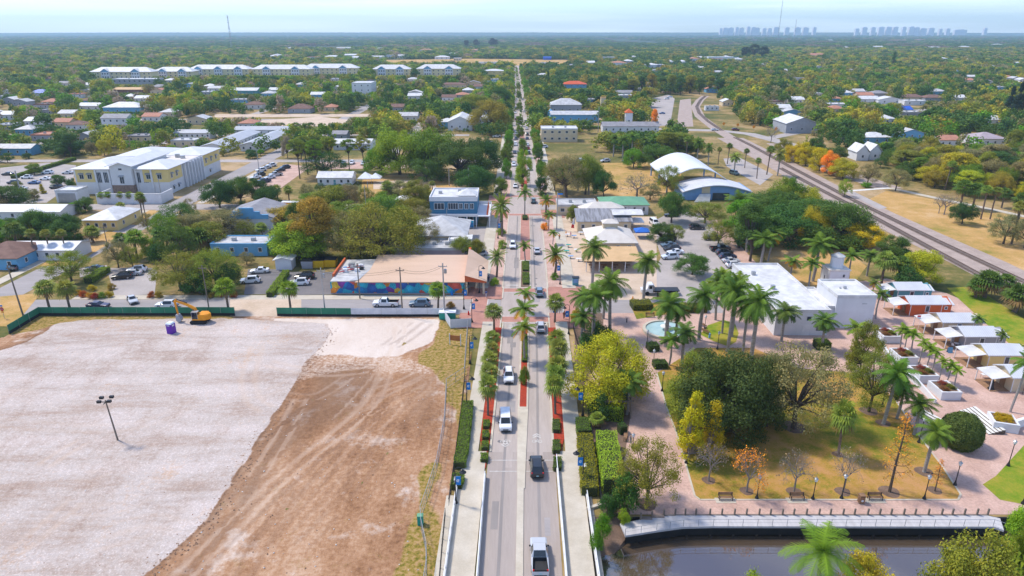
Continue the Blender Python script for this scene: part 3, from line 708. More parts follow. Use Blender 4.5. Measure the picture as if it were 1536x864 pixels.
 c = mixc(nt, lt, c, (.54,.40,.30)); c = mixc(nt, dk, c, (.20,.12,.08))
 nt.links.new(c, b.inputs['Base Color']); b.inputs['Roughness'].default_value = .95; b.inputs['Specular IOR Level'].default_value = .15
 bm = nt.nodes.new('ShaderNodeBump'); bm.inputs['Strength'].default_value = .6; bm.inputs['Distance'].default_value = .12
 nt.links.new(mathn(nt, 'ADD', grit.outputs[0], fin.outputs[0]), bm.inputs['Height']); nt.links.new(bm.outputs[0], b.inputs['Normal'])
 me.materials.append(m); o = bpy.data.objects.new('construction_ground', me); COL.objects.link(o); o['kind'] = 'structure'
 BLOCK.append([(-160,40),(-7,40),(-7,134.5),(-160,134.5)])
 r4 = random.Random(21); M['clod'] = mat('clod_earth', (.26,.15,.09), (.36,.22,.14), 2., .95); b = MB(); E = [at(*q) for q in ((495,488),(480,524),(450,562),(411,622),(384,664),(362,700),(322,758),(297,793),(250,833),(212,864))]
 for k in range(900):
  if k < 420: i = r4.randrange(len(E)-1); p = E[i].lerp(E[i+1], r4.random())+Vector((r4.gauss(.6,.9), r4.gauss(0,.8), 0)); s = r4.uniform(.04,.17)
  else: p = at(r4.uniform(-40,640), r4.uniform(490,864)); s = r4.uniform(.04,.13)
  n0 = len(b.v); b.add([(0,0,-.2),(1,.1,0),(.1,.9,.1),(-.9,.2,0),(-.1,-1,.05),(.1,.05,.75)], [(0,2,1),(0,3,2),(0,4,3),(0,1,4),(5,1,2),(5,2,3),(5,3,4),(5,4,1)], 0 if k < 420 or r4.random() < .35 else 1); a = r4.random()*6.3
  for j in range(n0, len(b.v)): x, y, z = b.v[j]; x += r4.uniform(-.3,.3); b.v[j] = (p.x+s*(x*math.cos(a)-y*math.sin(a)), p.y+s*(x*math.sin(a)+y*math.cos(a)), .09+s*z)
 tag(b.build('rubble', [M['clod'], M['white_concrete']]), 'loose clods and stones scattered over the bare construction lot', 'rubble', kind='stuff')
build_lot()
# ------------------------------------------------------------------ plants: prototypes
RNG = np.random.default_rng(3)
def quads_mesh(name, V, mats, var, midx=None):
 """V: (n,4,3) corner array -> mesh of loose quads with a per-face 'var'"""
 n = len(V); me = bpy.data.meshes.new(name)
 me.vertices.add(n*4); me.vertices.foreach_set('co', V.reshape(-1).astype(np.float32))
 me.loops.add(n*4); me.loops.foreach_set('vertex_index', np.arange(n*4, dtype=np.int32))
 me.polygons.add(n); me.polygons.foreach_set('loop_start', np.arange(0, n*4, 4, dtype=np.int32))
 me.update(calc_edges=True); me.validate()
 a = me.attributes.new('var', 'FLOAT', 'FACE'); a.data.foreach_set('value', np.clip(var, 0, 1).astype(np.float32))
 for mt in (mats if isinstance(mats, (list, tuple)) else [mats]): me.materials.append(mt)
 if midx is not None: me.polygons.foreach_set('material_index', midx.astype(np.int32))
 return me
def leaf_corners(P, Nn, size, rng, aspect=.6):
 n = len(P); t = rng.normal(size=(n, 3)); Nn = Nn + rng.normal(size=(n, 3))*.55
 Nn /= np.linalg.norm(Nn, axis=1, keepdims=True)+1e-9
 u = np.cross(Nn, t); u /= np.linalg.norm(u, axis=1, keepdims=True)+1e-9; v = np.cross(Nn, u)
 s = size*(.6+.8*rng.random((n, 1))); u = u*s*.5; v = v*s*.5*aspect
 return np.stack([P-u, P-v*1.0, P+u, P+v*1.0], 1)
def clump_leaves(clumps, n, size, rng, squash=.8, inner=.45):
 C = np.array([c[:3] for c in clumps]); r = np.array([c[3] for c in clumps]); w_ = r**2; w_ /= w_.sum()
 k = rng.choice(len(C), n, p=w_); d = rng.normal(size=(n, 3)); d /= np.linalg.norm(d, axis=1, keepdims=True)
 rad = r[k]*(inner+(1-inner)*rng.random(n)**.6)*(1+.18*rng.normal(size=n)); off = d*rad[:, None]; off[:, 2] *= squash
 P = C[k]+off; cv = rng.random(len(C))
 top = C[:, 2].max()
 var = .30*cv[k]+.45*rng.random(n)+.20
 return leaf_corners(P, d+np.array([0, 0, .35]), size, rng), var
def limbs(mb, base, fork, clumps, r0, rng, frac=.7, n=6, lean=0.):
 top = Vector((lean, 0, fork)); mb.chain([base, Vector((lean*.3, .0, fork*.45)), top], [r0*1.25, r0, r0*.85], n)
 for c in clumps:
  if rng.random() > frac: continue
  e = Vector(c[:3]); m1 = top.lerp(e, .5)+Vector((rng.normal()*.3, rng.normal()*.3, rng.random()*.5-.1))
  mb.chain([top-Vector((0, 0, .15)), m1, e], [r0*.5, r0*.28, r0*.08], 5)
def env_clumps(rng, n, W, H, z0, rr, kind='dome'):
 out = []
 while len(out) < n:
  a, q = rng.random()*math.tau, rng.random()**.5; rad = q*W*.5*.8
  if kind == 'dome': zt = z0+(H-z0)*math.sqrt(max(0, 1-q*q*.72)); z = zt-rng.random()**1.6*(H-z0)*.55
  elif kind == 'ball':
   zt = (H+z0)/2+(H-z0)/2*math.sqrt(max(0, 1-q*q)); zb = (H+z0)/2-(H-z0)/2*math.sqrt(max(0, 1-q*q)); z = zb+(zt-zb)*rng.random()
   if rng.random() < .5: z = zt
  elif kind == 'cone': z = z0+(H-z0)*rng.random()**1.2; rad = rng.random()**.4*W*.5*(1-(z-z0)/(H-z0))*.9
  r = rr[0]+(rr[1]-rr[0])*rng.random()
  if kind == 'full': zt = z0+(H-z0)*math.sqrt(max(0, 1-q*q*.8)); z = zt-(rng.random()**1.5)*(zt-z0-.3)
  out.append((rad*math.cos(a), rad*math.sin(a), min(max(z-r*.5, z0*.8), H-r*.75), r))
 return out
PROTO = {}      # kind -> list of (trunk mesh or None, crown mesh, H, W)
def tree_proto(kind, W, H, fork, ncl, rr, nl, size, env='dome', frac=.7, r0=.28, bark='trunk', nv=3, z0=None, inner=.45, squash=.8):
 for s in range(nv):
  rng = np.random.default_rng(100+s+len(PROTO)*17)
  cl = env_clumps(rng, ncl, W, H, fork*1.05 if z0 is None else z0, rr, env)
  V, var = clump_leaves(cl, nl, size, rng, squash, inner)
  crown = quads_mesh('crown_'+kind, V, M['leaf'], var)
  tm = None
  if bark:
   mb = MB(); limbs(mb, (0, 0, -.1), fork, cl, r0, rng, frac, lean=rng.normal()*.25); tm = mb.mesh('trunk_'+kind, M[bark])
  PROTO.setdefault(kind, []).append((tm, crown, H, W))
tree_proto('oak', 12, 9, 2.0, 52, (.8, 1.7), 22000, .24, z0=1.8)
tree_proto('lowoak', 12, 10, 1.6, 80, (.8, 1.7), 34000, .21, 'full', z0=.7)
tree_proto('airy', 11, 9, 2.4, 110, (.5, 1.25), 14500, .18, 'full', z0=2.4, frac=.3, r0=.24, bark='trunk', inner=.2)
tree_proto('round', 8, 8, 1.6, 44, (.6, 1.4), 18000, .21, 'full', z0=1.3, r0=.2)
tree_proto('tall', 6.5, 12, 2.6, 50, (.6, 1.3), 16000, .23, 'ball', r0=.22)
tree_proto('pine', 7, 15, 8.0, 30, (.6, 1.2), 8000, .23, 'ball', frac=.9, r0=.2, squash=.5)
tree_proto('cone', 4.5, 12, 1.0, 56, (.45, .95), 11000, .22, 'cone', r0=.18)
tree_proto('bush', 3, 2.6, .3, 16, (.5, .8), 5000, .15, 'full', r0=.06, z0=.35)
tree_proto('gold', 4.5, 9, 1.2, 44, (.35, .9), 8500, .18, 'cone', frac=1, r0=.14, bark='grey_bark', inner=.2)
def bare_proto(kind, W, H, nl, nv=3, bark='grey_bark', conic=False, fork=2.0, leafsize=.2):
 for s in range(nv):
  rng = np.random.default_rng(900+s+int(W*10)); mb = MB(); tips = []
  def br(p, d, ln, r, dep):
   q = p+d*ln; mid = p+d*ln*.5+Vector(rng.normal(size=3))*ln*.05
   mb.chain([p, mid, q], [r, r*.8, r*.55], 5 if dep > 2 else 3)
   if dep <= 2: tips.append(q); tips.append(mid)
   if dep == 0: return
   for _ in range(3 if dep > 1 else 4):
    nd = (d+Vector(rng.normal(size=3))*.62+Vector((0, 0, .12))).normalized(); br(p+d*ln*(.55+.45*rng.random()), nd, ln*(.62+.2*rng.random()), r*.52, dep-1)
  if conic:
   mb.chain([(0,0,-.1),(.1,0,H*.4),(.0,.1,H*.75),(.05,0,H)], [.2,.14,.08,.02], 6)
   for k in range(34):
    z = H*(.22+.76*k/34); a = k*2.4; ln = W*.5*(1-(z/H)**1.6)*(.7+.5*rng.random())+.25
    br(Vector((0, 0, z)), Vector((math.cos(a), math.sin(a), .25)).normalized(), ln*.6, .035, 2)
  else:
   mb.chain([(0,0,-.1),(.05,.03,fork*.5),(0,0,fork)], [.16,.13,.12], 6)
   for k in range(6):
    a = k*1.05+rng.random()*.5; br(Vector((0, 0, fork-.1*k)), Vector((math.cos(a)*.75, math.sin(a)*.75, .6+.5*rng.random())).normalized(), (H-fork)*.40, .075, 4)
  tm = mb.mesh('trunk_'+kind, M[bark])
  P = np.array([tuple(t) for t in tips]); ii = rng.choice(len(P), nl); P = P[ii]+rng.normal(size=(nl, 3))*.15
  V = leaf_corners(P, rng.normal(size=(nl, 3)), leafsize, rng); crown = quads_mesh('crown_'+kind, V, M['leaf'], rng.random(nl))
  PROTO.setdefault(kind, []).append((tm, crown, H, W))
bare_proto('bare', 5.0, 6.0, 260); bare_proto('bareleaf', 4.8, 6.0, 900); bare_proto('barecone', 4.0, 11.0, 800, conic=True, bark='trunk')
def frond(P0, az, el, ln, droop, nleaf, lw, ll, rng, vee=.35):
 """one feather frond: list of leaflet quads"""
 out = []; d = Vector((math.cos(az)*math.cos(el), math.sin(az)*math.cos(el), math.sin(el))); p = Vector(P0); seg = ln/nleaf; side0 = Vector((-math.sin(az), math.cos(az), 0))
 for i in range(nleaf):
  t = (i+.5)/nleaf; d = (d+Vector((0, 0, -droop*seg*(.5+t)))).normalized(); q = p+d*seg
  L_ = ll*(.45+.55*math.sin(math.pi*min(1, .15+t*.85)))*(1.0 if t < .9 else .7)
  up = side0.cross(d)
  if up.z < 0: up = -up
  for s in (-1, 1):
   dv = (side0*s*.85+d*.55+up*(vee*(1-t))+Vector((0, 0, -.28-.3*rng.random()))).normalized(); e = p+dv*L_; wv = d*lw
   out.append([p-wv*.5, p+wv*.9, e+wv*.25-Vector((0,0,L_*.15)), e-wv*.25-Vector((0,0,L_*.15))])
  out.append([p-side0*.03, q-side0*.03, q+side0*.03, p+side0*.03]); p = q
 return out
def feather_palm(kind, H, nf, fl, droop, nleaf, lw, ll, trunk, r0, shaft=0., els=(85, -35), orange=0, nv=5, vee=.35):
 for s in range(nv):
  rng = np.random.default_rng(500+s+int(H*7)); Q = []; mi = []; var = []
  for k in range(nf):
   f = (k+.5)/nf; el = R(els[0]+(els[1]-els[0])*f**.8+rng.normal()*6); az = k*2.39996+rng.normal()*.2
   fr = frond((0, 0, H), az, el, fl*(.85+.25*rng.random())*(.75+.25*min(1, f*4)), droop*(.8+.4*rng.random()), nleaf, lw, ll, rng, vee)
   Q += fr; mi += [1 if (orange and f > 1-orange) else 0]*len(fr); var += list(np.clip(.55-.35*f+.3*rng.random()+.15*rng.random(len(fr)), 0, 1))
  V = np.array([[tuple(c) for c in q] for q in Q]); zmax = V[..., 2].max(); W = np.percentile(np.abs(V[..., 0]), 99)*2
  crown = quads_mesh('crown_'+kind, V, [M['leaf'], M['orange_frond']], np.array(var), np.array(mi))
  tb = MB(); lx = rng.normal()*.15
  if trunk == 'royal':
   tb.chain([(0,0,-.1),(0,0,.3),(lx*.5,0,H*.4),(lx*.3,0,H-shaft)], [r0*1.3, r0*1.05, r0*1.1, r0*.75], 8, 0); tb.chain([(lx*.3,0,H-shaft),(0,0,H-shaft*.5),(0,0,H+.1)], [r0*.8, r0*.85, r0*.4], 8, 1)
   mats = [M['palm_trunk'], M['crownshaft']]
  else: tb.chain([(0,0,-.1),(lx,0,H*.5),(0,0,H+.05)], [r0*1.15, r0, r0*1.1], 8, 0); mats = [M[trunk]]
  PROTO.setdefault(kind, []).append((tb.mesh('trunk_'+kind, mats), crown, zmax, W))
feather_palm('royal', 9.5, 30, 3.4, .46, 28, .085, .85, 'royal', .24, 1.4, (82, -58))
feather_palm('coco', 9.0, 22, 4.0, .34, 40, .05, 1.0, 'royal', .2, 1.2, (78, -40), vee=.5)
feather_palm('foxtail', 6.2, 15, 2.3, .55, 22, .085, .60, 'royal', .13, .8, (75, -25))
feather_palm('orangefox', 6.0, 16, 2.3, .55, 22, .085, .60, 'royal', .13, .8, (75, -35), .3)
feather_palm('date', 4.6, 34, 2.7, .30, 20, .10, .48, 'brown_trunk', .24, 0, (82, -40))
feather_palm('orangedate', 4.6, 34, 2.7, .30, 20, .10, .48, 'brown_trunk', .24, 0, (82, -40), .35)
def fan_palm(kind, H, nf, rad, trunk='brown_trunk', r0=.19, nv=5, dead=.2, els=(85, -50)):
 for s in range(nv):
  rng = np.random.default_rng(700+s+int(H*5)); Q = []; mi = []; var = []
  for k in range(nf):
   f = (k+.5)/nf; el = R(els[0]+(els[1]-els[0])*f**.9+rng.normal()*7); az = k*2.39996+rng.normal()*.15
   d = Vector((math.cos(az)*math.cos(el), math.sin(az)*math.cos(el), math.sin(el))); sd_ = Vector((-math.sin(az), math.cos(az), 0)); c = Vector((0, 0, H))+d*rad*.5*(.8+.3*rng.random()); up = d.cross(sd_)
   v0 = np.clip(.6-.4*f+.3*rng.random(), 0, 1); nb = 11
   for i in range(nb):
    a = (i-(nb-1)/2)/(nb-1)*R(230); bd = (d*math.cos(a)+sd_*math.sin(a)).normalized(); ln = rad*.62*(1-.15*abs(a)); e = c+bd*ln*.65; tip = c+bd*ln+Vector((0, 0, -ln*(.25+.25*rng.random()))); wv = bd.cross(up).normalized()*rad*.055
    Q.append([c, e-wv, tip, e+wv]); mi.append(1 if f > 1-dead else 0); var.append(v0+.1*rng.random())
   Q.append([Vector((0,0,H))-sd_*.02, c-sd_*.02, c+sd_*.02, Vector((0,0,H))+sd_*.02]); mi.append(0); var.append(.5)
  V = np.array([[tuple(c) for c in q] for q in Q]); W = np.abs(V[..., 0]).max()*2
  crown = quads_mesh('crown_'+kind, V, [M['leaf'], M['dead_frond']], np.array(var), np.array(mi))
  tb = MB(); lx = rng.normal()*.2; tb.chain([(0,0,-.1),(lx,0,H*.5),(0,0,H)], [r0*1.2, r0, r0*1.25], 8)
  PROTO.setdefault(kind, []).append((tb.mesh('trunk_'+kind, M[trunk]), crown, V[..., 2].max(), W))
fan_palm('sabal', 4.8, 34, 2.1, dead=.12, els=(84,-48))
fan_palm('tallsabal', 9.5, 40, 1.8, dead=.25)
fan_palm('lowsabal', 2.2, 46, 1.7, dead=.3)
TINT = dict(purple=(.15,.12,.10), olive=(.155,.168,.026), grey=(.18,.162,.075), green=(.085,.185,.014), bright=(.175,.245,.02), yellow=(.29,.27,.02), dark=(.042,.09,.022),
   orange=(.55,.22,.025), gold=(.36,.27,.012), deep=(.06,.105,.022), ogold=(.22,.175,.03), palm=(.075,.125,.02), fan=(.13,.165,.035), pinkgrey=(.25,.19,.15), lime=(.24,.33,.03), mid=(.105,.16,.018))
TINT = {k: tuple(c*1.58 for c in v) for k, v in TINT.items()}
NAMES = dict(oak='broad_tree', lowoak='broad_tree', airy='open_crowned_tree', round='round_tree', tall='tall_tree', pine='pine_tree', cone='conical_tree', bush='shrub', gold='slender_tree', bare='bare_tree', bareleaf='bare_tree', barecone='cypress_tree',
             royal='royal_palm', coco='feather_palm', foxtail='feather_palm', orangefox='feather_palm', date='date_palm', orangedate='date_palm', sabal='fan_palm', tallsabal='fan_palm', lowsabal='fan_palm')
CATS = dict(bush='shrub', royal='palm', coco='palm', foxtail='palm', orangefox='palm', date='palm', orangedate='palm', sabal='palm', tallsabal='palm', lowsabal='palm')
NTREE = [0]
def plant_at(loc, h, wd, kind, tint, label, group=None, whole=False):
 NTREE[0] += 1; rs = random.Random(NTREE[0]*31+5)
 tm, cm, H, W = PROTO[kind][rs.randrange(len(PROTO[kind]))]
 t = TINT[tint] if isinstance(tint, str) else tint; j = [1+rs.uniform(-.10, .10) for _ in range(3)]
 t = [a*b_ for a, b_ in zip(t, j)]
 o = thing(NAMES[kind], label, CATS.get(kind, 'tree'), loc, rs.random()*6.28, group); o.rotation_euler[0] = rs.uniform(-.05,.05); o.rotation_euler[1] = rs.uniform(-.05,.05)
 if kind in CATS and kind != 'bush': wd = min(wd, W*h/H*(1.15 if 'sabal' in kind else 1.55))
 o.scale = (wd/W, wd/W, h/H)
 if tm is not None:
  tr = bpy.data.objects.new('trunk', tm); link(tr, o)
 cr = bpy.data.objects.new('crown', cm); link(cr, o); cr['tint'] = t
 return o
SPOTS = []
def plant(px, base, top, wpx, kind, tint, label, group=None, z=0.):
 p = at(px, base, z); h = max(.6, hgt(base, top)-z); wd = wpx*mpp((base+top)/2)*.97
 if kind in ('sabal', 'lowsabal'): wd *= 1.45
 if kind in ('royal', 'foxtail', 'orangefox', 'sabal', 'tallsabal', 'date', 'orangedate'): wd = max(wd, 1.5)
 SPOTS.append((p.x, p.y, wd*.35))
 return plant_at(p, h, wd, kind, tint, label, group)
# ------------------------------------------------------------------ plants: placed from the photograph
ORD = ['first','second','third','fourth','fifth','sixth','seventh','eighth','ninth','tenth','eleventh','twelfth','thirteenth','fourteenth']
G1 = 'fan palms in the kerb beds by the bridge'
for s, row, side in ((-1, [(741,497,456),(738,532,496),(737,546,513),(735,566,527),(733,590,546),(732,624,562)], 'left'),
                     (1, [(832,484,440),(835,545,494),(836,560,506),(834,590,530),(833,604,545),(833,622,562)], 'right')):
 for i, (x, b_, t) in enumerate(row):
  plant(x, b_, t, 26 if i else 24, 'sabal', 'fan', f'{ORD[i]} fan palm from the brick junction in the {side}-hand kerb bed', G1)
G2 = 'feather palms in the road median'
for i, (x, b_, t, k) in enumerate(((787,470,430,'orangefox'),(787,505,450,'orangefox'),(787,542,480,'orangefox'))):
 plant(x, b_, t, 38, k, 'palm', f'{["feather palm in the near median closest to the junction","second feather palm back from the junction in the near median","third feather palm, nearest the bridge, in the near median"][i]}', G2)
plant(786,576,548,16,'bush','mid','low shrubby palm at the red mulched end of the near median')
plant(788,392,361,32,'foxtail','palm','feather palm at the planted near end of the brick median')
plant(787,327,277,26,'foxtail','palm','slender feather palm in the middle of the second junction median')
plant(785,278,222,27,'round','bright','bright green leafy tree in the median beyond the second junction')
for i,(x,b_,t) in enumerate(((783,236,205),(780,208,186),(779,190,172),(779,166,152),(778,147,136),(777,133,124))):
 plant(x,b_,t,16-i*1.5,'round','mid',f'{ORD[i]} round street tree up the far median beyond the bright green tree','trees along the far median')
# pavement palms north of the junction
for x,b_,t,w_,k,tn,lb in ((745,416,371,28,'date','fan','stout date palm on the left pavement beside the beige roofed mural building'),
 (753,355,287,28,'date','fan','taller date palm on the left pavement near the blue two-storey building'),
 (751,352,305,26,'orangefox','palm','feather palm just in front of the taller date palm by the blue building'),
 (752,292,262,24,'round','mid','flat-topped green tree on the left pavement beyond the second junction'),
 (832,414,366,34,'orangedate','palm','date palm with orange lower fronds on the right pavement by the restaurant'),
 (829,367,345,26,'orangefox','palm','small orange-fronded palm by the restaurant terrace'),
 (823,344,315,22,'orangefox','palm','palm with drooping fronds beside the kerb near the beige flat-roofed shop'),
 (819,321,290,26,'orangedate','palm','orange-skirted palm at the right corner of the second junction'),
 (811,290,262,22,'oak','dark','dark leafy tree on the right pavement beyond the second junction'),
 (858,333,305,18,'round','olive','small round tree in front of the beige flat-roofed shop')):
 plant(x,b_,t,w_,k,tn,lb)
for i,(x,b_,t,w_) in enumerate(((760,268,235,16),(757,246,215,18),(762,226,196,16),(764,202,182,14),(812,268,240,18),(806,232,206,17),(803,212,190,16),(802,190,172,14),(799,175,160,12),(766,180,163,12))):
 plant(x,b_,t,w_,'round','mid' if i%2 else 'green','green street tree on the pavement of the far main street beyond the second junction','street trees along the far main street')
# shrubs in the beds
for i,(x,y) in enumerate(((742,428),(752,352),(753,372))): plant(x,y,y-12,15,'bush','bright',['trimmed shrub at the foot of the stout date palm','rounded shrub below the palms by the blue building','rounded shrub in a mulched bed on the left pavement'][i])
plant(832,419,409,13,'bush','mid','trimmed shrub at the foot of the orange-skirted date palm')
plant(817,345,333,12,'bush','orange','reddish shrub under the kerb palm near the beige shop'); plant(813,294,285,13,'bush','dark','dark round shrub at the right corner of the second junction')
# royal palms by the restaurant, corner and fountain plaza
for x,b_,t,w_,k,tn,lb in ((888,432,356,44,'royal','palm','tall royal palm in front of the tan restaurant roof'),
 (965,448,377,46,'royal','palm','tall royal palm beside the tow truck, right of the restaurant'),
 (915,502,404,50,'royal','palm','royal palm with a pale smooth trunk at the park corner behind the yellow-green tree'),
 (889,512,424,50,'royal','palm','royal palm nearest the right-hand pavement in the dark corner clump'),
 (876,496,432,42,'royal','deep','royal palm behind the pale-trunked one in the dark corner clump'),
 (905,478,420,40,'royal','deep','rear royal palm of the dark corner clump by the side street'),
 (872,520,462,40,'royal','deep','short royal palm low in the dark corner clump'),
 (998,520,438,56,'royal','palm','full-crowned royal palm leaning over the round fountain'),
 (1012,512,455,44,'royal','palm','royal palm just behind the fountain'),
 (1023,545,486,54,'royal','deep','short bushy royal palm between fountain and dark oak'),
 (1004,548,500,36,'foxtail','palm','small feather palm below the fountain palms'),
 (1048,510,424,50,'royal','palm','tall royal palm left of the round plaza island'),
 (1073,480,404,38,'royal','palm','royal palm standing on the far edge of the round plaza island'),
 (1083,500,408,34,'royal','palm','slim royal palm on the round plaza island'),
 (1097,505,408,46,'royal','palm','thick grey-trunked royal palm on the round plaza island'),
 (1091,527,413,48,'royal','palm','tallest royal palm at the near edge of the round plaza island'),
 (1114,532,440,42,'royal','palm','slim royal palm left of the white flat-roofed hall'),
 (1126,542,424,56,'royal','palm','large royal palm beside the white flat-roofed hall'),
 (1172,512,454,54,'royal','deep','dark royal palm in front of the white hall roof'),
 (1232,524,468,56,'royal','deep','royal palm in front of the white cube building'),
 (1282,530,482,40,'foxtail','mid','feather palm right of the white cube building'),
 (940,622,556,44,'royal','deep','dark royal palm overhanging the wooden arbour'),
 (926,616,572,34,'royal','deep','smaller royal palm tucked under the yellow-green tree'),
 (1325,636,535,46,'royal','palm','tall royal palm at the lawn edge beside the stepped white wall'),
 (1345,628,572,42,'royal','deep','royal palm leaning right at the lawn edge'),
 (1371,652,594,46,'royal','palm','royal palm on the paving in front of the steps'),
 (1386,708,630,50,'royal','palm','royal palm nearest the round topiary hedge'),
 (1515,618,522,44,'foxtail','palm','tall slim palm in the white corner planter'),
 (1257,684,600,30,'sabal','fan','lone fan palm in the middle of the park lawn'),
 (1219,422,350,38,'royal','palm','tall palm left of the white water-tank tower'),
 (1272,422,373,30,'foxtail','palm','palm right of the white water-tank tower'),
 (1185,424,381,32,'orangefox','palm','yellowing palm behind the white hall'),
 (1213,430,386,32,'foxtail','palm','palm between the white hall and the tank tower'),
 (1308,445,416,36,'orangefox','palm','low palm behind the blue cottage'),
 (1313,478,432,30,'foxtail','palm','slim palm left of the orange cottage'),
 (1103,352,286,46,'royal','palm','tall royal palm behind the parked cars on the far side of the car park'),
 (1120,378,318,42,'royal','deep','royal palm above the brick walk beside the car park'),
 (1140,402,345,40,'royal','palm','royal palm in the grove right of the car park'),
 (1082,446,402,48,'royal','mid','bright low royal palm at the near end of the car park'),
 (1062,452,420,40,'royal','mid','low palm between the car park and the plaza'),
 (1152,392,340,36,'orangefox','palm','golden-fronded palm in the grove right of the car park'),
 (846,294,246,24,'royal','deep','royal palm in the wood beyond the second junction, nearest the road'),
 (883,292,243,26,'royal','deep','royal palm in the wood beyond the second junction, by the beige shop'),
 (867,286,250,20,'royal','deep','middle royal palm in the wood beyond the second junction'),
 (1220,930,798,92,'coco','mid','large green feather palm on the near canal bank')):
 plant(x,b_,t,w_,k,tn,lb)
for i,(x,b_,t) in enumerate(((1350,523,486),(1356,527,490),(1366,530,494),(1379,544,507),(1390,550,514),(1398,556,521),(1408,572,533),(1419,577,540),(1431,582,549))):
 plant(x,b_,t,24,'foxtail','mid',f'{ORD[i]} small palm from the far end of the stepped white planters','small palms along the stepped planters')
for i,(x,b_,t) in enumerate(((1461,501,471),(1497,524,494),(1532,545,517))): plant(x,b_,t,22,'foxtail','palm',f'small palm behind the {["cream","grey","pale green"][i]} cottage','palms behind the cottages')
for i,(x,b_,t,w_) in enumerate(((1477,446,404,50),(1521,468,424,50),(1505,440,410,34),(1463,446,416,34))):
 plant(x,b_,t,w_,'lowsabal','deep',['bushy fan palm clump between cottages and railway','bushy fan palm clump at the right edge near the railway','smaller fan palm behind the bushy clumps by the railway','fan palm leaning left in the clump by the railway'][i])
plant(1522,905,790,56,'lowsabal','mid','shaggy fan palm on the near canal bank at the right edge')
# trees of the park and canal
for x,b_,t,w_,k,tn,lb in ((908,600,498,128,'lowoak','yellow','large yellow-green tree by the right-hand pavement'),
 (1078,650,520,160,'lowoak',(.085,.118,.036),'huge dark green oak at the left of the park lawn'),
 (1128,642,528,112,'lowoak',(.075,.105,.034),'dark right half of the huge oak clump on the park lawn'),
 (1050,634,522,104,'lowoak','olive','olive-topped oak at the plaza end of the park lawn'),
 (1190,642,514,150,'airy','grey','grey open-crowned oak with a thick leaning trunk on the lawn'),
 (1150,640,520,70,'airy','grey','thin grey-crowned oak touching the dark oak'),
 (1303,618,518,84,'airy','olive','open olive tree with a forked trunk beside the stepped wall'),
 (1290,560,480,50,'round','olive','olive tree between the white cube and the stepped wall'),
 (1030,690,580,58,'gold','gold','golden upright tree in front of the dark oak'),
 (1068,688,598,48,'gold','gold','smaller golden tree right of the upright golden one'),
 (1063,722,656,46,'bare','pinkgrey','leafless grey tree nearest the brick walk on the lawn'),
 (1120,738,668,50,'bareleaf','orange','leafless tree with a cap of orange leaves on the lawn'),
 (1191,738,667,48,'bare','pinkgrey','leafless grey tree behind the second canal bench'),
 (1264,738,667,48,'bare','pinkgrey','leafless grey tree in front of the lone fan palm'),
 (1334,738,620,42,'barecone','orange','tall thin cypress with rusty leaves near the third bench'),
 (1402,737,690,22,'barecone','orange','small nearly leafless sapling near the lawn corner'),
 (970,760,658,108,'airy','olive','olive tree with loose foliage at the canal end of the hedge'),
 (940,766,708,42,'bush','dark','dark glossy shrub below the loose olive tree'),
 (912,772,742,30,'bush','dark','dark shrub at the end of the bright hedge'),
 (904,805,768,24,'bush','green','shrub on the canal bank against the bridge'),
 (937,784,762,18,'bush','bright','small bright shrub at the top of the canal bank'),
 (895,826,792,20,'bush','green','low shrub beside the bridge abutment'),
 (1292,938,828,92,'round','yellow','yellow-green tree on the near canal bank'),
 (1432,935,784,112,'round',(.26,.27,.035),'big yellow-green tree on the near canal bank'),
 (1512,880,757,62,'round','bright','leafy green tree at the right edge over the canal'),
 (1120,935,850,40,'bush','bright','bush tip showing at the bottom edge on the near bank'),
 (895,640,618,50,'lowsabal','fan','low spreading fan palm beside the bright hedge')):
 z = 0.
 plant(x,b_,t,w_,k,tn,lb)
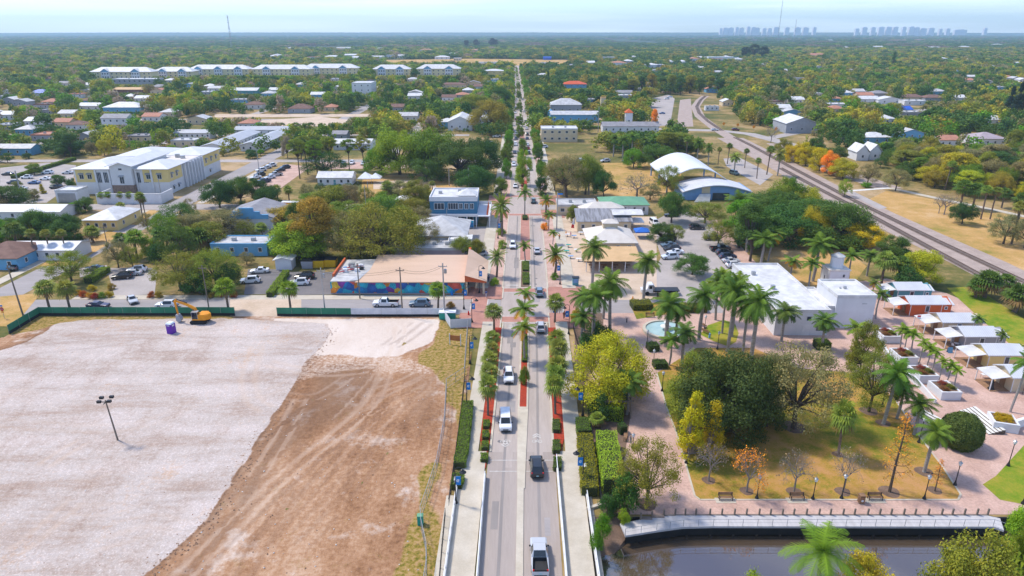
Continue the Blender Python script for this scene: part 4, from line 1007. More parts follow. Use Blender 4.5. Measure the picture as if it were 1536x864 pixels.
# middle distance, left of the main road
for x,b_,t,w_,k,tn,lb in ((108,425,375,82,'airy','olive','dark-trunked oak on the verge at the left street corner'),
 (53,388,343,28,'tallsabal','fan','leftmost of the three tall fan palms before the long white shed'),(78,386,343,26,'tallsabal','fan','middle of the three tall fan palms before the long white shed'),(101,386,343,26,'tallsabal','fan','rightmost of the three tall fan palms before the long white shed'),
 (60,362,314,66,'oak','deep','dark green oak behind the three tall fan palms'),(106,360,320,52,'oak','dark','dark oak beside the small yellow house'),(12,364,326,50,'round','green','leafy green tree at the left edge by the long white shed'),(28,378,332,40,'sabal','deep','shaggy fan palm left of the dark green oak'),
 (143,338,321,20,'sabal','fan','fan palm against the end of the small yellow house'),(141,364,337,22,'lowsabal','fan','stubby fan palm on the grass by the white van'),(184,324,302,16,'sabal','fan','small fan palm at the corner facing the white perimeter wall'),
 (216,340,287,18,'tallsabal','fan','tall pale palm on the corner of the dry grass plot'),(221,338,292,15,'tallsabal','fan','second pale palm on the corner of the dry grass plot'),
 (222,346,318,28,'airy','grey','thin grey tree beside the parked silver pickup'),(286,328,296,26,'airy','grey','small grey tree across the street from the yellow and white office'),
 (187,384,348,32,'sabal','deep','fan palm at the left end of the palm thicket'),(206,388,343,30,'sabal','mid','second fan palm in the palm thicket'),(226,386,352,30,'round','bright','bright green tree inside the palm thicket'),(248,384,338,34,'sabal','deep','bushy fan palm at the back of the palm thicket'),(266,386,340,32,'sabal','deep','fan palm right of centre in the palm thicket'),(284,382,340,30,'sabal','mid','fan palm near the right end of the palm thicket'),(302,380,340,34,'lowsabal','deep','shaggy fan palm at the right end of the palm thicket'),(240,392,362,30,'bush','dark','dark bush at the foot of the palm thicket'),
 (178,402,356,44,'airy','grey','dark grey leaning tree by the garden car park'),(200,404,368,40,'airy','olive','olive tree hanging over the garden car park wall'),
 (272,436,374,88,'airy','olive','broad olive oak behind the flower bed on the cross street'),(326,434,370,90,'airy','olive','spreading olive oak right of the garden car park'),(300,440,408,50,'bush','dark','dark bush below the spreading olive oaks'),(345,438,392,40,'oak','dark','dark tree at the edge of the shop car park'),
 (75,465,418,26,'sabal','fan','fan palm on the corner crosswalk by the green fence, left one'),(106,467,420,26,'sabal','fan','fan palm on the corner crosswalk by the green fence, right one'),(343,467,416,26,'sabal','mid','fan palm at the right end of the long green fence'),(436,464,420,26,'sabal','mid','fan palm on the verge between the two fences'),(657,464,422,22,'sabal','mid','fan palm in front of the mural by the metal pole'),
 (338,358,310,88,'airy','grey','wide grey oak in front of the stepped-gable house'),(395,362,333,26,'sabal','fan','drooping fan palm right of the stepped-gable house'),(370,360,330,40,'airy','olive','olive tree against the stepped-gable house'),
 (330,312,267,58,'oak','dark','dark oak left of the stepped gable'),(362,306,262,52,'oak','deep','dark oak behind the stepped gable'),(405,312,276,44,'oak','dark','dark oak right of the brick side street'),(388,300,265,36,'round','dark','dark round tree in front of the kerbside parking'),
 (450,390,327,88,'round','bright','bright green leafy tree beside the yellow skips'),(425,384,352,44,'round','green','green tree left of the bright leafy one'),(474,388,295,60,'tall','ogold','tall yellow-olive tree behind the bright green one'),
 (572,392,301,140,'airy','olive','giant olive live oak behind the mural building'),(524,390,316,92,'airy','grey','left-hand grey oak of the giant oak grove'),(632,378,322,66,'airy','grey','sparse grey oak over the hipped shop roof'),(600,385,306,80,'airy','olive','right-hand olive crown of the giant oak grove'),
 (694,389,354,40,'oak','olive','small oak behind the silver car at the kerb'),(716,386,358,30,'oak','olive','smaller oak crown next to the silver car'),
 (524,314,276,38,'airy','grey','sparse tree facing the small white cottage'),(551,316,278,30,'airy','olive','sparse olive tree near the blue canopies'),(462,304,274,26,'airy','grey','grey tree at the edge of the brick forecourt'),(417,300,276,16,'sabal','fan','small fan palm at the end of the kerbside parking'),(434,302,278,16,'sabal','fan','second small fan palm at the end of the kerbside parking'),
 (581,301,270,17,'sabal','fan','fan palm on the bare plot, nearest the white cottage'),(614,292,272,14,'sabal','fan','middle fan palm on the bare plot'),(649,286,270,14,'sabal','fan','fan palm on the bare plot behind the blue building'),(690,280,266,15,'sabal','fan','fan palm beside the steel poles on the bare plot'),(574,304,288,14,'lowsabal','fan','squat fan palm by the bare plot'),(610,302,286,15,'lowsabal','fan','squat fan palm behind the white canopy'),(642,304,284,14,'lowsabal','fan','squat fan palm left of the blue building'),
 (527,272,254,16,'sabal','palm','palm beside the small white cottage'),
 (450,268,206,26,'pine','olive','tall pine at the left of the pine row'),(462,262,202,26,'pine','olive','second tall pine of the pine row'),(478,270,208,26,'pine','mid','third tall pine beside the brick street'),(498,262,204,26,'pine','olive','tall pine in front of the street parking'),(524,256,208,24,'pine','mid','pine right of centre in the pine row'),(548,256,205,24,'pine','olive','last pine of the row, near the green grove'),
 (600,262,190,80,'oak','bright','large yellow-green oak in the central grove'),(650,262,188,90,'oak','mid','large green oak in the middle of the central grove'),(572,262,216,52,'oak','green','green oak at the left of the central grove'),(690,268,205,90,'oak','deep','dark oak at the right of the central grove'),(724,262,200,58,'oak','dark','dark oak of the central grove nearest the main street'),(712,292,246,64,'oak','dark','low dark oak behind the blue building'),(640,272,235,60,'oak','deep','low dark oak before the central grove'),
 (735,196,146,60,'oak','ogold','large rusty-gold tree left of the far main street'),(712,172,138,48,'oak','olive','olive tree behind the rusty-gold one'),(748,160,128,40,'oak','deep','dark tree left of the far main street'),
 (90,280,260,24,'round','deep','dark green car park tree left of the yellow and white office'),(52,262,244,26,'round','mid','car park tree at the back of the office car park'),(28,288,270,18,'round','grey','pale grey small tree in the office car park'),(52,300,282,20,'round','grey','second pale grey small tree in the office car park'),(64,290,276,12,'cone','yellow','small yellow-green conical shrub in the office car park'),(109,282,266,14,'bush','dark','clipped dark shrub by the office entrance'),
 (20,314,298,26,'round','mid','round green tree by the office car park exit'),(128,318,294,30,'round','deep','dark bush before the white perimeter wall'),(110,318,304,20,'bush','green','green bush beside the dark one at the perimeter wall')):
 plant(x,b_,t,w_,k,tn,lb)
for i,x in enumerate((154,165.5,182.5,196)): plant(x,305.5,287,11,'sabal','mid',f'{ORD[i]} small palm from the left in front of the white perimeter wall','small palms by the perimeter wall')
# right of the main road
for x,b_,t,w_,k,tn,lb in ((850,296,226,66,'airy','grey','big grey oak beyond the second junction'),(878,292,228,52,'oak','olive','olive oak next to the big grey one'),(832,286,236,40,'oak','olive','olive tree nearest the street in the wood beyond the second junction'),(906,297,252,40,'oak','dark','dark oak at the edge of the dry civic green'),
 (955,296,256,58,'bare','grey','bare spreading tree on the dry civic green'),(985,252,214,58,'oak','deep','dark oak at the back of the civic green'),(950,252,220,34,'oak','green','green tree at the back of the civic green'),(1000,292,244,48,'airy','olive','olive tree left of the white vaulted pavilion'),(975,300,274,40,'airy','grey','loose grey tree on the civic green'),
 (1007,334,287,56,'oak','deep','dark oak at the top of the car park'),(1057,335,301,68,'airy','olive','olive tree in the middle of the car park'),(1077,370,329,54,'airy','olive','open olive tree over the right-hand bays'),(992,362,332,44,'oak','deep','dark oak in the left bays of the car park'),(1012,364,334,34,'airy','olive','olive tree beside the dark oak in the left bays'),(1038,412,380,60,'oak','deep','dark oak at the near end of the car park'),
 (1125,392,304,50,'tall','deep','dark tall tree in the grove right of the car park'),(1108,372,300,46,'tall','green','green tall tree behind the car park palms'),(1145,366,312,44,'round','green','green round tree in the grove right of the car park'),
 (1170,320,262,48,'round','olive','olive tree left of the railway platform'),(1186,320,264,42,'round','mid','green tree left of the railway platform'),(1202,322,276,54,'round','yellow','yellow-green tree beside the railway platform'),(1160,340,290,40,'oak','deep','dark tree in the shade left of the railway'),
 (1192,243,211,34,'round','gold','first golden tree along the lane beyond the railway'),(1208,248,212,30,'round','gold','second golden tree along the lane beyond the railway'),(1229,257,218,34,'round','gold','third golden tree along the lane beyond the railway'),(1243,262,224,30,'round','orange','fourth, rustiest tree along the lane beyond the railway'),(1264,268,235,42,'round','yellow','last yellow-green tree along the lane beyond the railway'),
 (1174,238,206,28,'round','olive','olive tree at the far start of the golden row'),
 (1301,277,243,38,'airy','grey','grey tree on the lane island'),(1343,286,250,44,'airy','grey','bare-looking grey tree where the path meets the lane'),(1266,295,267,26,'airy','bright','thin light green tree beside the track crossing'),(1298,281,272,16,'bush','green','low round shrub on the lane island'),
 (1246,364,297,122,'lowoak','deep','very broad dark oak left of the railway'),(1222,366,304,52,'oak','yellow','yellow flank of the very broad oak'),(1292,374,334,66,'round','gold','golden tree right of the very broad oak'),(1338,390,350,54,'round','deep','dark green tree behind the tank tower grove'),(1378,426,370,64,'round','yellow','yellow-green tree with visible stems near the cottages'),
 (1322,426,376,36,'sabal','fan','fan palm in the tank tower grove'),(1346,428,382,38,'sabal','deep','second fan palm in the tank tower grove'),(1300,414,374,36,'royal','palm','feather palm in the tank tower grove'),(1360,436,400,40,'bush','dark','dark bush under the yellow-green stems'),
 (1417,285,240,20,'tallsabal','fan','lone tall fan palm at the edge of the right-hand wood'),(1440,312,268,44,'sabal','deep','clump of fan palms by the white path'),(1458,314,274,34,'sabal','deep','second fan palm by the white path'),(1471,329,277,20,'tallsabal','fan','slim fan palm on the dry field'),(1485,329,280,22,'tallsabal','fan','slim fan palm right of its twin on the dry field'),(1502,312,280,26,'sabal','deep','fan palm behind the slim pair'),(1517,366,300,26,'tallsabal','fan','tallest fan palm at the right edge of the dry field'),(1526,330,288,28,'sabal','deep','fan palm at the right edge of the frame'),
 (1443,336,302,42,'oak','dark','dark round tree alone on the dry field'),(1416,322,284,28,'bare','pinkgrey','bunch of bare stems on the dry field'),(1408,320,290,20,'bare','pinkgrey','second bunch of bare stems on the dry field'),(1505,366,318,60,'airy','grey','grey bush mass at the right edge of the dry field'),(1536,372,322,44,'airy','grey','grey tree cut by the right edge of the frame'),
 (1156,214,184,20,'bare','pinkgrey','bare pinkish tree by the level crossing road')):
 plant(x,b_,t,w_,k,tn,lb)
for i,(x,b_,t) in enumerate(((1062,250,214),(1077,247,220),(1091,246,214),(1100,262,228),(1117,252,222),(1135,268,236),(1045,244,205),(1030,240,204),(1150,262,218),(1166,264,222))):
 plant(x,b_,t,18,'tallsabal' if i%3 else 'royal','fan' if i%2 else 'palm','slim palm in the loose group around the white vaulted pavilion','palms around the vaulted pavilion')
for i,(x,b_,t) in enumerate(((920,235,200),(934,238,202),(948,232,198),(965,232,204),(982,230,200),(1003,226,200),(1018,228,203))):
 plant(x,b_,t,20,'royal','palm','royal palm in the row behind the civic green','royal palms behind the civic green')
for i,(x,b_,t) in enumerate(((1506,182,128),(1516,186,118),(1526,184,122),(1536,188,116),(1548,188,120))): plant(x,b_,t,15,'cone',(.035,.06,.045),'dark pointed conifer in the close row at the right edge of the woods','dark conifers at the right edge')
for i,(x,b_,t) in enumerate(((1118,90,70),(1130,88,66),(1143,91,69))): plant(x,b_,t,13,'tall',(.06,.09,.06),'dark tall tree of the clump below the left skyline cluster','dark clump below the skyline')
plant(1338,104,77,8,'cone','dark','single slim dark conifer far out in the right-hand woods')
for i,(x,b_,t) in enumerate(((700,73,60),(715,73,59),(738,72,57),(743,72,59))): plant(x,b_,t,8,'tall',(.05,.06,.06),'dark tree standing above the far woods near the horizon','dark trees near the horizon')
plant(981,197,163,10,'tall','orange','rusty conifer beside the tan tower'); plant(823,138,104,8,'cone','dark','slim dark cypress near the red-roofed villa')
for i in range(4,17): plant(846+i*14.5,141+(i*7)%5-2,110+(i*5)%9,(15,18,13)[i%3],'tall',('dark','ogold','deep','olive')[i%4],f'tall {("dark","golden-olive","deep green","olive")[i%4]} tree in the screen of tall trees behind the depot','screen of tall trees behind the depot, '+("dark","golden-olive","deep green","olive")[i%4])
for x,b_,t,w_,tn,lb in ((882,524,496,34,'dark','dark bush under the corner palms, nearest the pavement'),(905,518,488,34,'dark','dark bush under the pale-trunked corner palm'),(893,508,480,30,'deep','dark bush behind the two under the corner palms'),(864,482,462,18,'yellow','yellow-leaved shrub at the right pavement by the corner palms'),(926,606,572,34,'dark','dark bush in the shade under the yellow-green tree'),(900,628,590,36,'dark','dark rounded bush beside the railing under the yellow-green tree')): plant(x,b_,t,w_,'bush',tn,lb)
# ------------------------------------------------------------------ buildings
def win(parent, face, u, z, wd, ht, plane, frame='white', sub=True, glass='glass', name='window', mull=0, shade=None):
 """window on a wall: face 'f' (towards -Y, plane = y), 'l' (towards -X) or 'r' (towards +X, plane = x); u = centre along the wall"""
 def bx(b, u0, u1, z0, z1, d0, d1, m=0):
  if face == 'f': b.box(u0, plane-d1, z0, u1, plane-d0, z1, m)
  elif face == 'l': b.box(plane-d1, u0, z0, plane-d0, u1, z1, m)
  else: b.box(plane+d0, u0, z0, plane+d1, u1, z1, m)
 f = .11; b = MB(); u0, u1, z0, z1 = u-wd/2, u+wd/2, z, z+ht
 bx(b, u0, u0+f, z0, z1, -.02, .07); bx(b, u1-f, u1, z0, z1, -.02, .07); bx(b, u0+f, u1-f, z0, z0+f, -.02, .09); bx(b, u0+f, u1-f, z1-f, z1, -.02, .07)
 for k in range(mull): c = u0+(u1-u0)*(k+1)/(mull+1); bx(b, c-.04, c+.04, z0+f, z1-f, -.02, .06)
 g = MB()
 if sub:
  o = b.build(name, M[frame], parent); bx(g, u0+f, u1-f, z0+f, z1-f, -.02, .03); g.build('pane', M[glass], o)
 else:
  bx(b, u0+f, u1-f, z0+f, z1-f, -.02, .03, 1); o = b.build(name, [M[frame], M[glass]], parent)
 if shade:
  s = MB()
  if face == 'f': s.add([(u0-.1,plane-.02,z1+.15),(u1+.1,plane-.02,z1+.15),(u1+.1,plane-.8,z1-.35),(u0-.1,plane-.8,z1-.35),(u0-.1,plane-.02,z1+.08),(u1+.1,plane-.02,z1+.08),(u1+.1,plane-.8,z1-.42),(u0-.1,plane-.8,z1-.42)],[(0,3,2,1),(4,5,6,7),(3,7,6,2),(0,4,7,3),(1,2,6,5)])
  else:
   q = 1 if face == 'r' else -1
   s.add([(plane+q*.02,u0-.1,z1+.15),(plane+q*.02,u1+.1,z1+.15),(plane+q*.8,u1+.1,z1-.35),(plane+q*.8,u0-.1,z1-.35),(plane+q*.02,u0-.1,z1+.08),(plane+q*.02,u1+.1,z1+.08),(plane+q*.8,u1+.1,z1-.42),(plane+q*.8,u0-.1,z1-.42)],[(0,3,2,1)[::q],(4,5,6,7)[::q],(3,7,6,2)[::q],(0,4,7,3)[::q],(1,2,6,5)[::q]])
  s.build('awning', M[shade], o)
 return o
def roof_mesh(x0, x1, y0, y1, z, kind, rh, e=.45, t=.16):
 """roof shell over a rectangle; returns an MB"""
 b = MB(); X0, X1, Y0, Y1 = x0-e, x1+e, y0-e, y1+e; zm = z+.012
 def shell(top):     # list of polygons of the upper surface
  for P in top:
   b.poly(P); b.poly([(p[0], p[1], p[2]-t) for p in P][::-1])
  edge = [(X0,Y0),(X1,Y0),(X1,Y1),(X0,Y1)]
  zs = {}
  for P in top:
   for p in P: zs[(round(p[0],4), round(p[1],4))] = p[2]
  for P in top:
   n = len(P)
   for i in range(n):
    a, c = P[i], P[(i+1)%n]
    if (abs(a[0]-c[0])<1e-6 and abs(a[0]-X0)*abs(a[0]-X1)<1e-6) or (abs(a[1]-c[1])<1e-6 and abs(a[1]-Y0)*abs(a[1]-Y1)<1e-6):
     b.poly([a, (a[0],a[1],a[2]-t), (c[0],c[1],c[2]-t), c])
 zt = zm+t
 if kind == 'gabx':
  ym = (Y0+Y1)/2; shell([[(X0,Y0,zt),(X1,Y0,zt),(X1,ym,zt+rh),(X0,ym,zt+rh)],[(X0,ym,zt+rh),(X1,ym,zt+rh),(X1,Y1,zt),(X0,Y1,zt)]])
 elif kind == 'gaby':
  xm = (X0+X1)/2; shell([[(X0,Y0,zt),(xm,Y0,zt+rh),(xm,Y1,zt+rh),(X0,Y1,zt)],[(xm,Y0,zt+rh),(X1,Y0,zt),(X1,Y1,zt),(xm,Y1,zt+rh)]])
 elif kind == 'hip':
  if X1-X0 >= Y1-Y0:
   k = (Y1-Y0)/2; ym = (Y0+Y1)/2; a, c = (X0+k,ym,zt+rh), (X1-k+.001,ym,zt+rh)
   shell([[(X0,Y0,zt),(X1,Y0,zt),c,a],[(X1,Y0,zt),(X1,Y1,zt),c],[(X1,Y1,zt),(X0,Y1,zt),a,c],[(X0,Y1,zt),(X0,Y0,zt),a]])
  else:
   k = (X1-X0)/2; xm = (X0+X1)/2; a, c = (xm,Y0+k,zt+rh), (xm,Y1-k+.001,zt+rh)
   shell([[(X0,Y0,zt),(X1,Y0,zt),a],[(X1,Y0,zt),(X1,Y1,zt),c,a],[(X1,Y1,zt),(X0,Y1,zt),c],[(X0,Y1,zt),(X0,Y0,zt),a,c]])
 elif kind == 'shed': shell([[(X0,Y0,zt),(X1,Y0,zt),(X1,Y1,zt+rh),(X0,Y1,zt+rh)]])
 elif kind == 'shedx': shell([[(X0,Y0,zt+rh),(X1,Y0,zt),(X1,Y1,zt),(X0,Y1,zt+rh)]])
 return b
def walls_mesh(x0, x1, y0, y1, h, kind='flat', rh=0, z0=-.1):
 b = MB()
 b.add([(x0,y0,z0),(x1,y0,z0),(x1,y1,z0),(x0,y1,z0),(x0,y0,h),(x1,y0,h),(x1,y1,h),(x0,y1,h)], [(0,1,5,4),(1,2,6,5),(2,3,7,6),(3,0,4,7)]+([(4,5,6,7)] if kind in ('flat','hip') else []))
 if kind == 'gaby':
  xm = (x0+x1)/2
  b.add([(x0,y0,h),(x1,y0,h),(xm,y0,h+rh)], [(0,1,2)]); b.add([(x0,y1,h),(x1,y1,h),(xm,y1,h+rh)], [(0,2,1)])
 elif kind == 'gabx':
  ym = (y0+y1)/2
  b.add([(x0,y0,h),(x0,y1,h),(x0,ym,h+rh)], [(0,2,1)]); b.add([(x1,y0,h),(x1,y1,h),(x1,ym,h+rh)], [(0,1,2)])
 return b
def volume(parent, x0, x1, y0, y1, h, wall, roof='flat', rh=1.5, rmat='roof_white', e=.45, z0=-.1, wname='wall', rname='roof'):
 walls_mesh(x0, x1, y0, y1, h, roof, rh, z0).build(wname, M[wall], parent)
 if roof == 'flat':
  b = MB(); t = .25
  b.box(x0-.06,y0-.06,h-.35,x1+.06,y0+t,h+.35); b.box(x0-.06,y1-t,h-.35,x1+.06,y1+.06,h+.35); b.box(x0-.06,y0+t,h-.35,x0+t,y1-t,h+.35); b.box(x1-t,y0+t,h-.35,x1+.06,y1-t,h+.35)
  b.build('parapet', M[rmat if e else wall], parent)
  r = MB(); r.box(x0+t,y0+t,h+.02,x1-t,y1-t,h+.06); return r.build(rname, M[rmat], parent)
 return roof_mesh(x0, x1, y0, y1, h, roof, rh, e).build(rname, M[rmat], parent)
VIS = []; VISH = [3.0]      # what scattered trees in front must not hide
def foot(parent, x0, x1, y0, y1, mg=2.):
 BLOCK.append([(x0-mg,y0-mg*2.2),(x1+mg,y0-mg*2.2),(x1+mg,y1+mg),(x0-mg,y1+mg)]); VIS.append((x0, x1, y0, VISH[0]))
def house(name, label, cat, pxl, pxr, py, depth, h, roof, rh, wall, rmat, group=None, wins=0, wh=1.3, ww=1.1, rows=1, sub=False, door=False, e=.45, side=None, frame='white'):
 """box building with its front wall foot at pixel row py between pixel columns pxl and pxr"""
 a, c = at(pxl, py), at(pxr, py); W = c.x-a.x
 VISH[0] = h*.42; o = thing(name, label, cat, (a.x, a.y, 0), 0, group); foot(o, a.x, c.x, a.y, a.y+depth)
 volume(o, 0, W, 0, depth, h, wall, roof, rh, rmat, e)
 if roof == 'flat' and W > 5 and h < 9:
  for k in range(2): b = MB(); b.box(W*(.3+.35*k),depth*.4,h+.05,W*(.3+.35*k)+1.1,depth*.4+1,h+.9); b.build('air_conditioner', M['grey_metal'], o)
 fh = h/rows
 for r in range(rows):
  for k in range(wins):
   win(o, 'f', W*(k+.5)/wins, r*fh+fh*.35, ww, wh, 0, sub=sub, frame=frame)
  if side:
   n = max(1, int(depth/5))
   for k in range(n): win(o, side, depth*(k+.5)/n, r*fh+fh*.35, ww, wh, W if side == 'r' else 0, sub=sub, frame=frame)
 if door:
  b = MB(); b.box(W*.5-.5,-.06,0,W*.5+.5,.02,2.1); b.build('door', M['white' if wall != 'white' else 'teal_wall'], o)
 return o
# --- the mural building and its corner pavilion
def mural_building():
 a, c = at(497, 441.5), at(697, 441.5); W = c.x-a.x; D = 15.5; h = 3.1
 o = thing('mural_building', 'long low building with a colourful tropical mural and beige metal roof', 'building', (a.x, a.y, 0)); foot(o, a.x, c.x+5, a.y, a.y+D)
 walls_mesh(0, W, 0, D, h).build('wall', M['mauve_wall'], o)
 b = MB(); b.box(.0, -.05, .35, W, -.004, h); b.build('mural', M['mural'], o)
 x1 = W*.26
 b = MB(); b.add([(x1*.72,-.5,h+.1),(W+.2,-.5,h+.1),(W+.2,D,h+1.5),(x1*1.04,D,h+1.5),(x1*1.0,D*.4,h+.75)], [(0,1,2,3,4)]); b.add([(x1*.72,-.5,h-.1),(W+.2,-.5,h-.1),(W+.2,-.5,h+.1),(x1*.72,-.5,h+.1)], [(0,1,2,3)])
 b.add([(W+.2,-.5,h-.1),(W+.2,D,h-.1),(W+.2,D,h+1.5),(W+.2,-.5,h+.1)], [(0,1,2,3)]); b.build('roof', M['roof_beige'], o)
 b = MB(); b.add([(0,.2,h+.06),(x1*.95,.2,h+.12),(x1*1.1,D,h+.35),(0,D,h+.2)], [(0,1,2,3)]); b.build('flat_roof', M['roof_pale'], o)
 b = MB(); b.add([(x1*.55,.2,h+.16),(x1*.8,.2,h+.3),(x1*1.02,D*.45,h+.8),(x1*.9,D*.5,h+.2)], [(0,1,2,3)]); b.build('roof_slope', M['seam_grey'], o)
 b = MB(); b.box(-.25,3.2,h-.5,.15,D,h+.75); b.build('parapet', M['orange_wall'], o)
 for i, (x, y, s, m_) in enumerate(((1.5,6,1.1,'white'),(3.0,7.4,1.3,'grey_metal'),(4.3,6.2,1.0,'white'),(2.2,9.3,1.4,'grey_metal'),(4.6,9.2,1.1,'white'),(5.2,7.6,.9,'black'),(1.2,8.0,.8,'steel_blue'))):
  b = MB(); b.box(x,y,h+.15,x+s,y+s*.8,h+.15+s*.75); b.lathe([(s*.3,0),(s*.3,.08)], (x+s/2,y+s*.4,h+.15+s*.75), 10); b.build('air_conditioner', M[m_], o)
 b = MB(); b.tube((.8,5.2,h+.5),(5.8,8.9,h+.6),.12); b.tube((.6,7.2,h+.5),(4.8,10.4,h+.6),.12); b.build('duct', M['red_sign'], o)
 # corner pavilion: open, tiled floor, hipped beige roof with an orange fascia
 b = MB(); x0, x2 = W+.25, W+4.6
 for x, y in ((x0+.25,.1),(x2-.2,.1),(x2-.2,D*.5),(x2-.2,D-1.5)): b.box(x-.22,y-.22,0,x+.22,y+.22,h+.2)
 b.build('pillar', M['cream_wall'], o)
 b = MB(); b.add([(x0-.1,-.6,h+.25),(x2+.5,-.6,h-.1),(x2+.5,-.6,h+.25),(x0-.1,-.6,h+1.7)], [(0,1,2,3)]); b.add([(x0-.1,-.6,h+1.7),(x0-.1,-.6,h+.25),(x0-.1,D+1,h+1.9),(x0-.1,D+1,h+3.0)], [(0,1,2,3)])
 b.add([(x0-.1,D-1,h+1.6),(x0+.5,D-1,h+1.6),(x0+.5,D+1,h+3.2),(x0-.1,D+1,h+3.2)],[(0,1,2,3)]); b.build('fascia', M['orange_wall'], o)
 b = MB(); b.add([(x0-.1,-.58,h+1.72),(x2+.55,-.58,h+.27),(x2+.55,D-2,h+.6),(x0-.1,D+1,h+3.0)], [(0,1,2,3)]); b.build('pavilion_roof', M['roof_beige'], o)
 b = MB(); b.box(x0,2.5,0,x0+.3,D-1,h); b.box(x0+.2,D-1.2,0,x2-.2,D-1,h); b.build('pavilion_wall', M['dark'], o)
mural_building()
# --- shops behind it
def hip_shops():
 a, c = at(594, 391), at(697, 391); W = c.x-a.x
 o = thing('shop_building', 'mauve walled shop with a stepped white and pale hipped metal roof behind the mural building', 'building', (a.x, a.y, 0)); foot(o, a.x, c.x, a.y, a.y+28)
 volume(o, 0, W, 0, 9, 3.2, 'mauve_wall', 'flat', 0, 'roof_pale')
 volume(o, 3.5, W-.3, 9.1, 25, 4.2, 'cream_wall', 'hip', 3.4, 'roof_pale', .7, wname='rear_wall', rname='hipped_roof')
 volume(o, W-4.5, W+1.5, 5, 8.9, 4.4, 'white', 'shedx', -.6, 'roof_white', .3, wname='side_wall', rname='side_roof')
 for k in range(3):
  b = MB(); b.box(6+k*3.4,3.5,3.3,7+k*3.4,4.5,4.0); b.lathe([(.35,0),(.35,.06)], (6.5+k*3.4,4,4.0), 10); b.build('air_conditioner', M['grey_metal'], o)
hip_shops()
def blue_building():
 a, c = at(646, 338), at(716, 338); W = c.x-a.x; D = 13.; h = 8.6
 o = thing('two_storey_building', 'slate blue two-storey building with white trim, veranda and a roof terrace', 'building', (a.x, a.y, 0)); foot(o, a.x, c.x+4, a.y, a.y+D)
 walls_mesh(0, W, 0, D, h).build('wall', M['blue_wall'], o)
 b = MB(); b.box(-.1,-.1,h-.9,W+.1,D+.1,h+.0); b.box(-.1,-.1,h,W+.1,.2,h+.5); b.box(-.1,D-.2,h,W+.1,D+.1,h+.5); b.box(-.1,.2,h,.2,D-.2,h+.5); b.box(W-.2,.2,h,W+.1,D-.2,h+.5); b.build('parapet', M['white'], o)
 b = MB(); b.box(.2,.2,h+.02,W-.2,D-.2,h+.08); b.build('roof', M['roof_white'], o)
 roof_mesh(W-6, W-.3, 1, 7, h+.5, 'hip', 1.6, .1).build('roof_pavilion', M['roof_white'], o)
 for x, y in ((2.2,6),(8.2,8.5),(9.6,8.5)): b = MB(); b.box(x,y,h+.1,x+1.1,y+.9,h+.9); b.build('air_conditioner', M['grey_metal'], o)
 win(o,'f',2.9,5.1,3.2,2.1,0,mull=2); win(o,'f',7.2,5.1,3.2,2.1,0,mull=3)
 for x in (W-5.0,W-3.3,W-1.6): win(o,'f',x,5.2,1.25,1.9,0,mull=1)
 b = MB(); b.box(-.15,-2.6,3.45,W+.3,0,3.75); b.box(-.15,-2.65,3.75,W+.3,-2.5,4.2); b.box(W,-2.5,3.4,W+4.2,D,3.7); b.box(W+4.05,-2.5,3.7,W+4.2,D,4.7); b.box(W,D-.15,3.7,W+4.05,D,4.7); b.build('veranda', M['white'], o)
 for k in range(6): b = MB(); x = .1+k*(W/5-.05); b.box(x-.16,-2.5,-.05,x+.16,-2.2,3.45); b.build('column', M['white'], o)
 for y in (-2.3,4.5,D-.4): b = MB(); b.box(W+3.8,y-.16,-.05,W+4.1,y+.16,3.4); b.build('column', M['white'], o)
 for x in (6.5,9.5,12.3): win(o,'f',x,.5,2.2,2.5,0,mull=1)
 b = MB(); b.box(1.7,-.07,0,3.6,.02,2.5); b.build('door', M['white'], o); win(o,'f',2.65,.3,1.5,2.0,-.06,name='door_glazing')
 b = MB()
 for k in range(9): b.lathe([(.28,0),(.02,1.9)], (W+3.2,-1.2+k*1.35,3.75), 6)
 b.build('folded_parasols', M['orange_wall'], o)
blue_building()
b = MB(); p = at(674, 343); b.box(0,0,.3,7.6,.5,2.6,0); b.box(.1,-.06,.4,7.5,-.004,2.5,1)
o = b.build('painted_sign_wall', [M['white'], M['mural']], None, (p.x, p.y, 0)); tag(o, 'freestanding wall with a blue painted panel in front of the blue two-storey building', 'wall')
# --- restaurant group, right of the road
house('flat_shop', 'long beige shop with a flat pale roof nearest the second junction', 'building', 836, 896, 323, 9, 3.3, 'flat', 0, 'cream_wall', 'roof_pale', wins=4, sub=True, ww=1.5)
house('green_roof_shop', 'white building with a green metal hipped roof', 'building', 903, 972, 322, 11, 3.2, 'hip', 1.6, 'white', 'roof_green', wins=5, ww=.9, wh=1.5, sub=True)
o = house('restaurant_wing', 'restaurant wing with a weathered grey metal roof and cream hip behind', 'building', 866, 946, 348, 8, 3.2, 'shed', 1.9, 'cream_wall', 'shingle', wins=5, sub=True)
p = at(866,348); roof_mesh(2, 16, 8.4, 17, 3.6, 'hip', 2.6, .4).build('hipped_roof', M['roof_cream'], o); walls_mesh(2,16,8.4,17,3.5).build('rear_wall', M['cream_wall'], o)
roof_mesh(11, 20, 2.5, 9, 4.6, 'gabx', .7, .2).build('side_roof', M['roof_white'], o)
o = house('cupola_restaurant', 'restaurant with a cream hipped roof topped by a square cupola', 'building', 884, 952, 380, 13, 3.0, 'hip', 3.2, 'cream_wall', 'roof_cream', wins=4, sub=True, e=.7)
W_ = at(952,380).x-at(884,380).x
b = MB(); b.box(W_/2-2,5.3,5.6,W_/2+2,8.3,6.9); b.build('cupola', M['cream_wall'], o); roof_mesh(W_/2-2,W_/2+2,5.3,8.3,6.9,'hip',.9,.3).build('cupola_roof', M['roof_cream'], o)
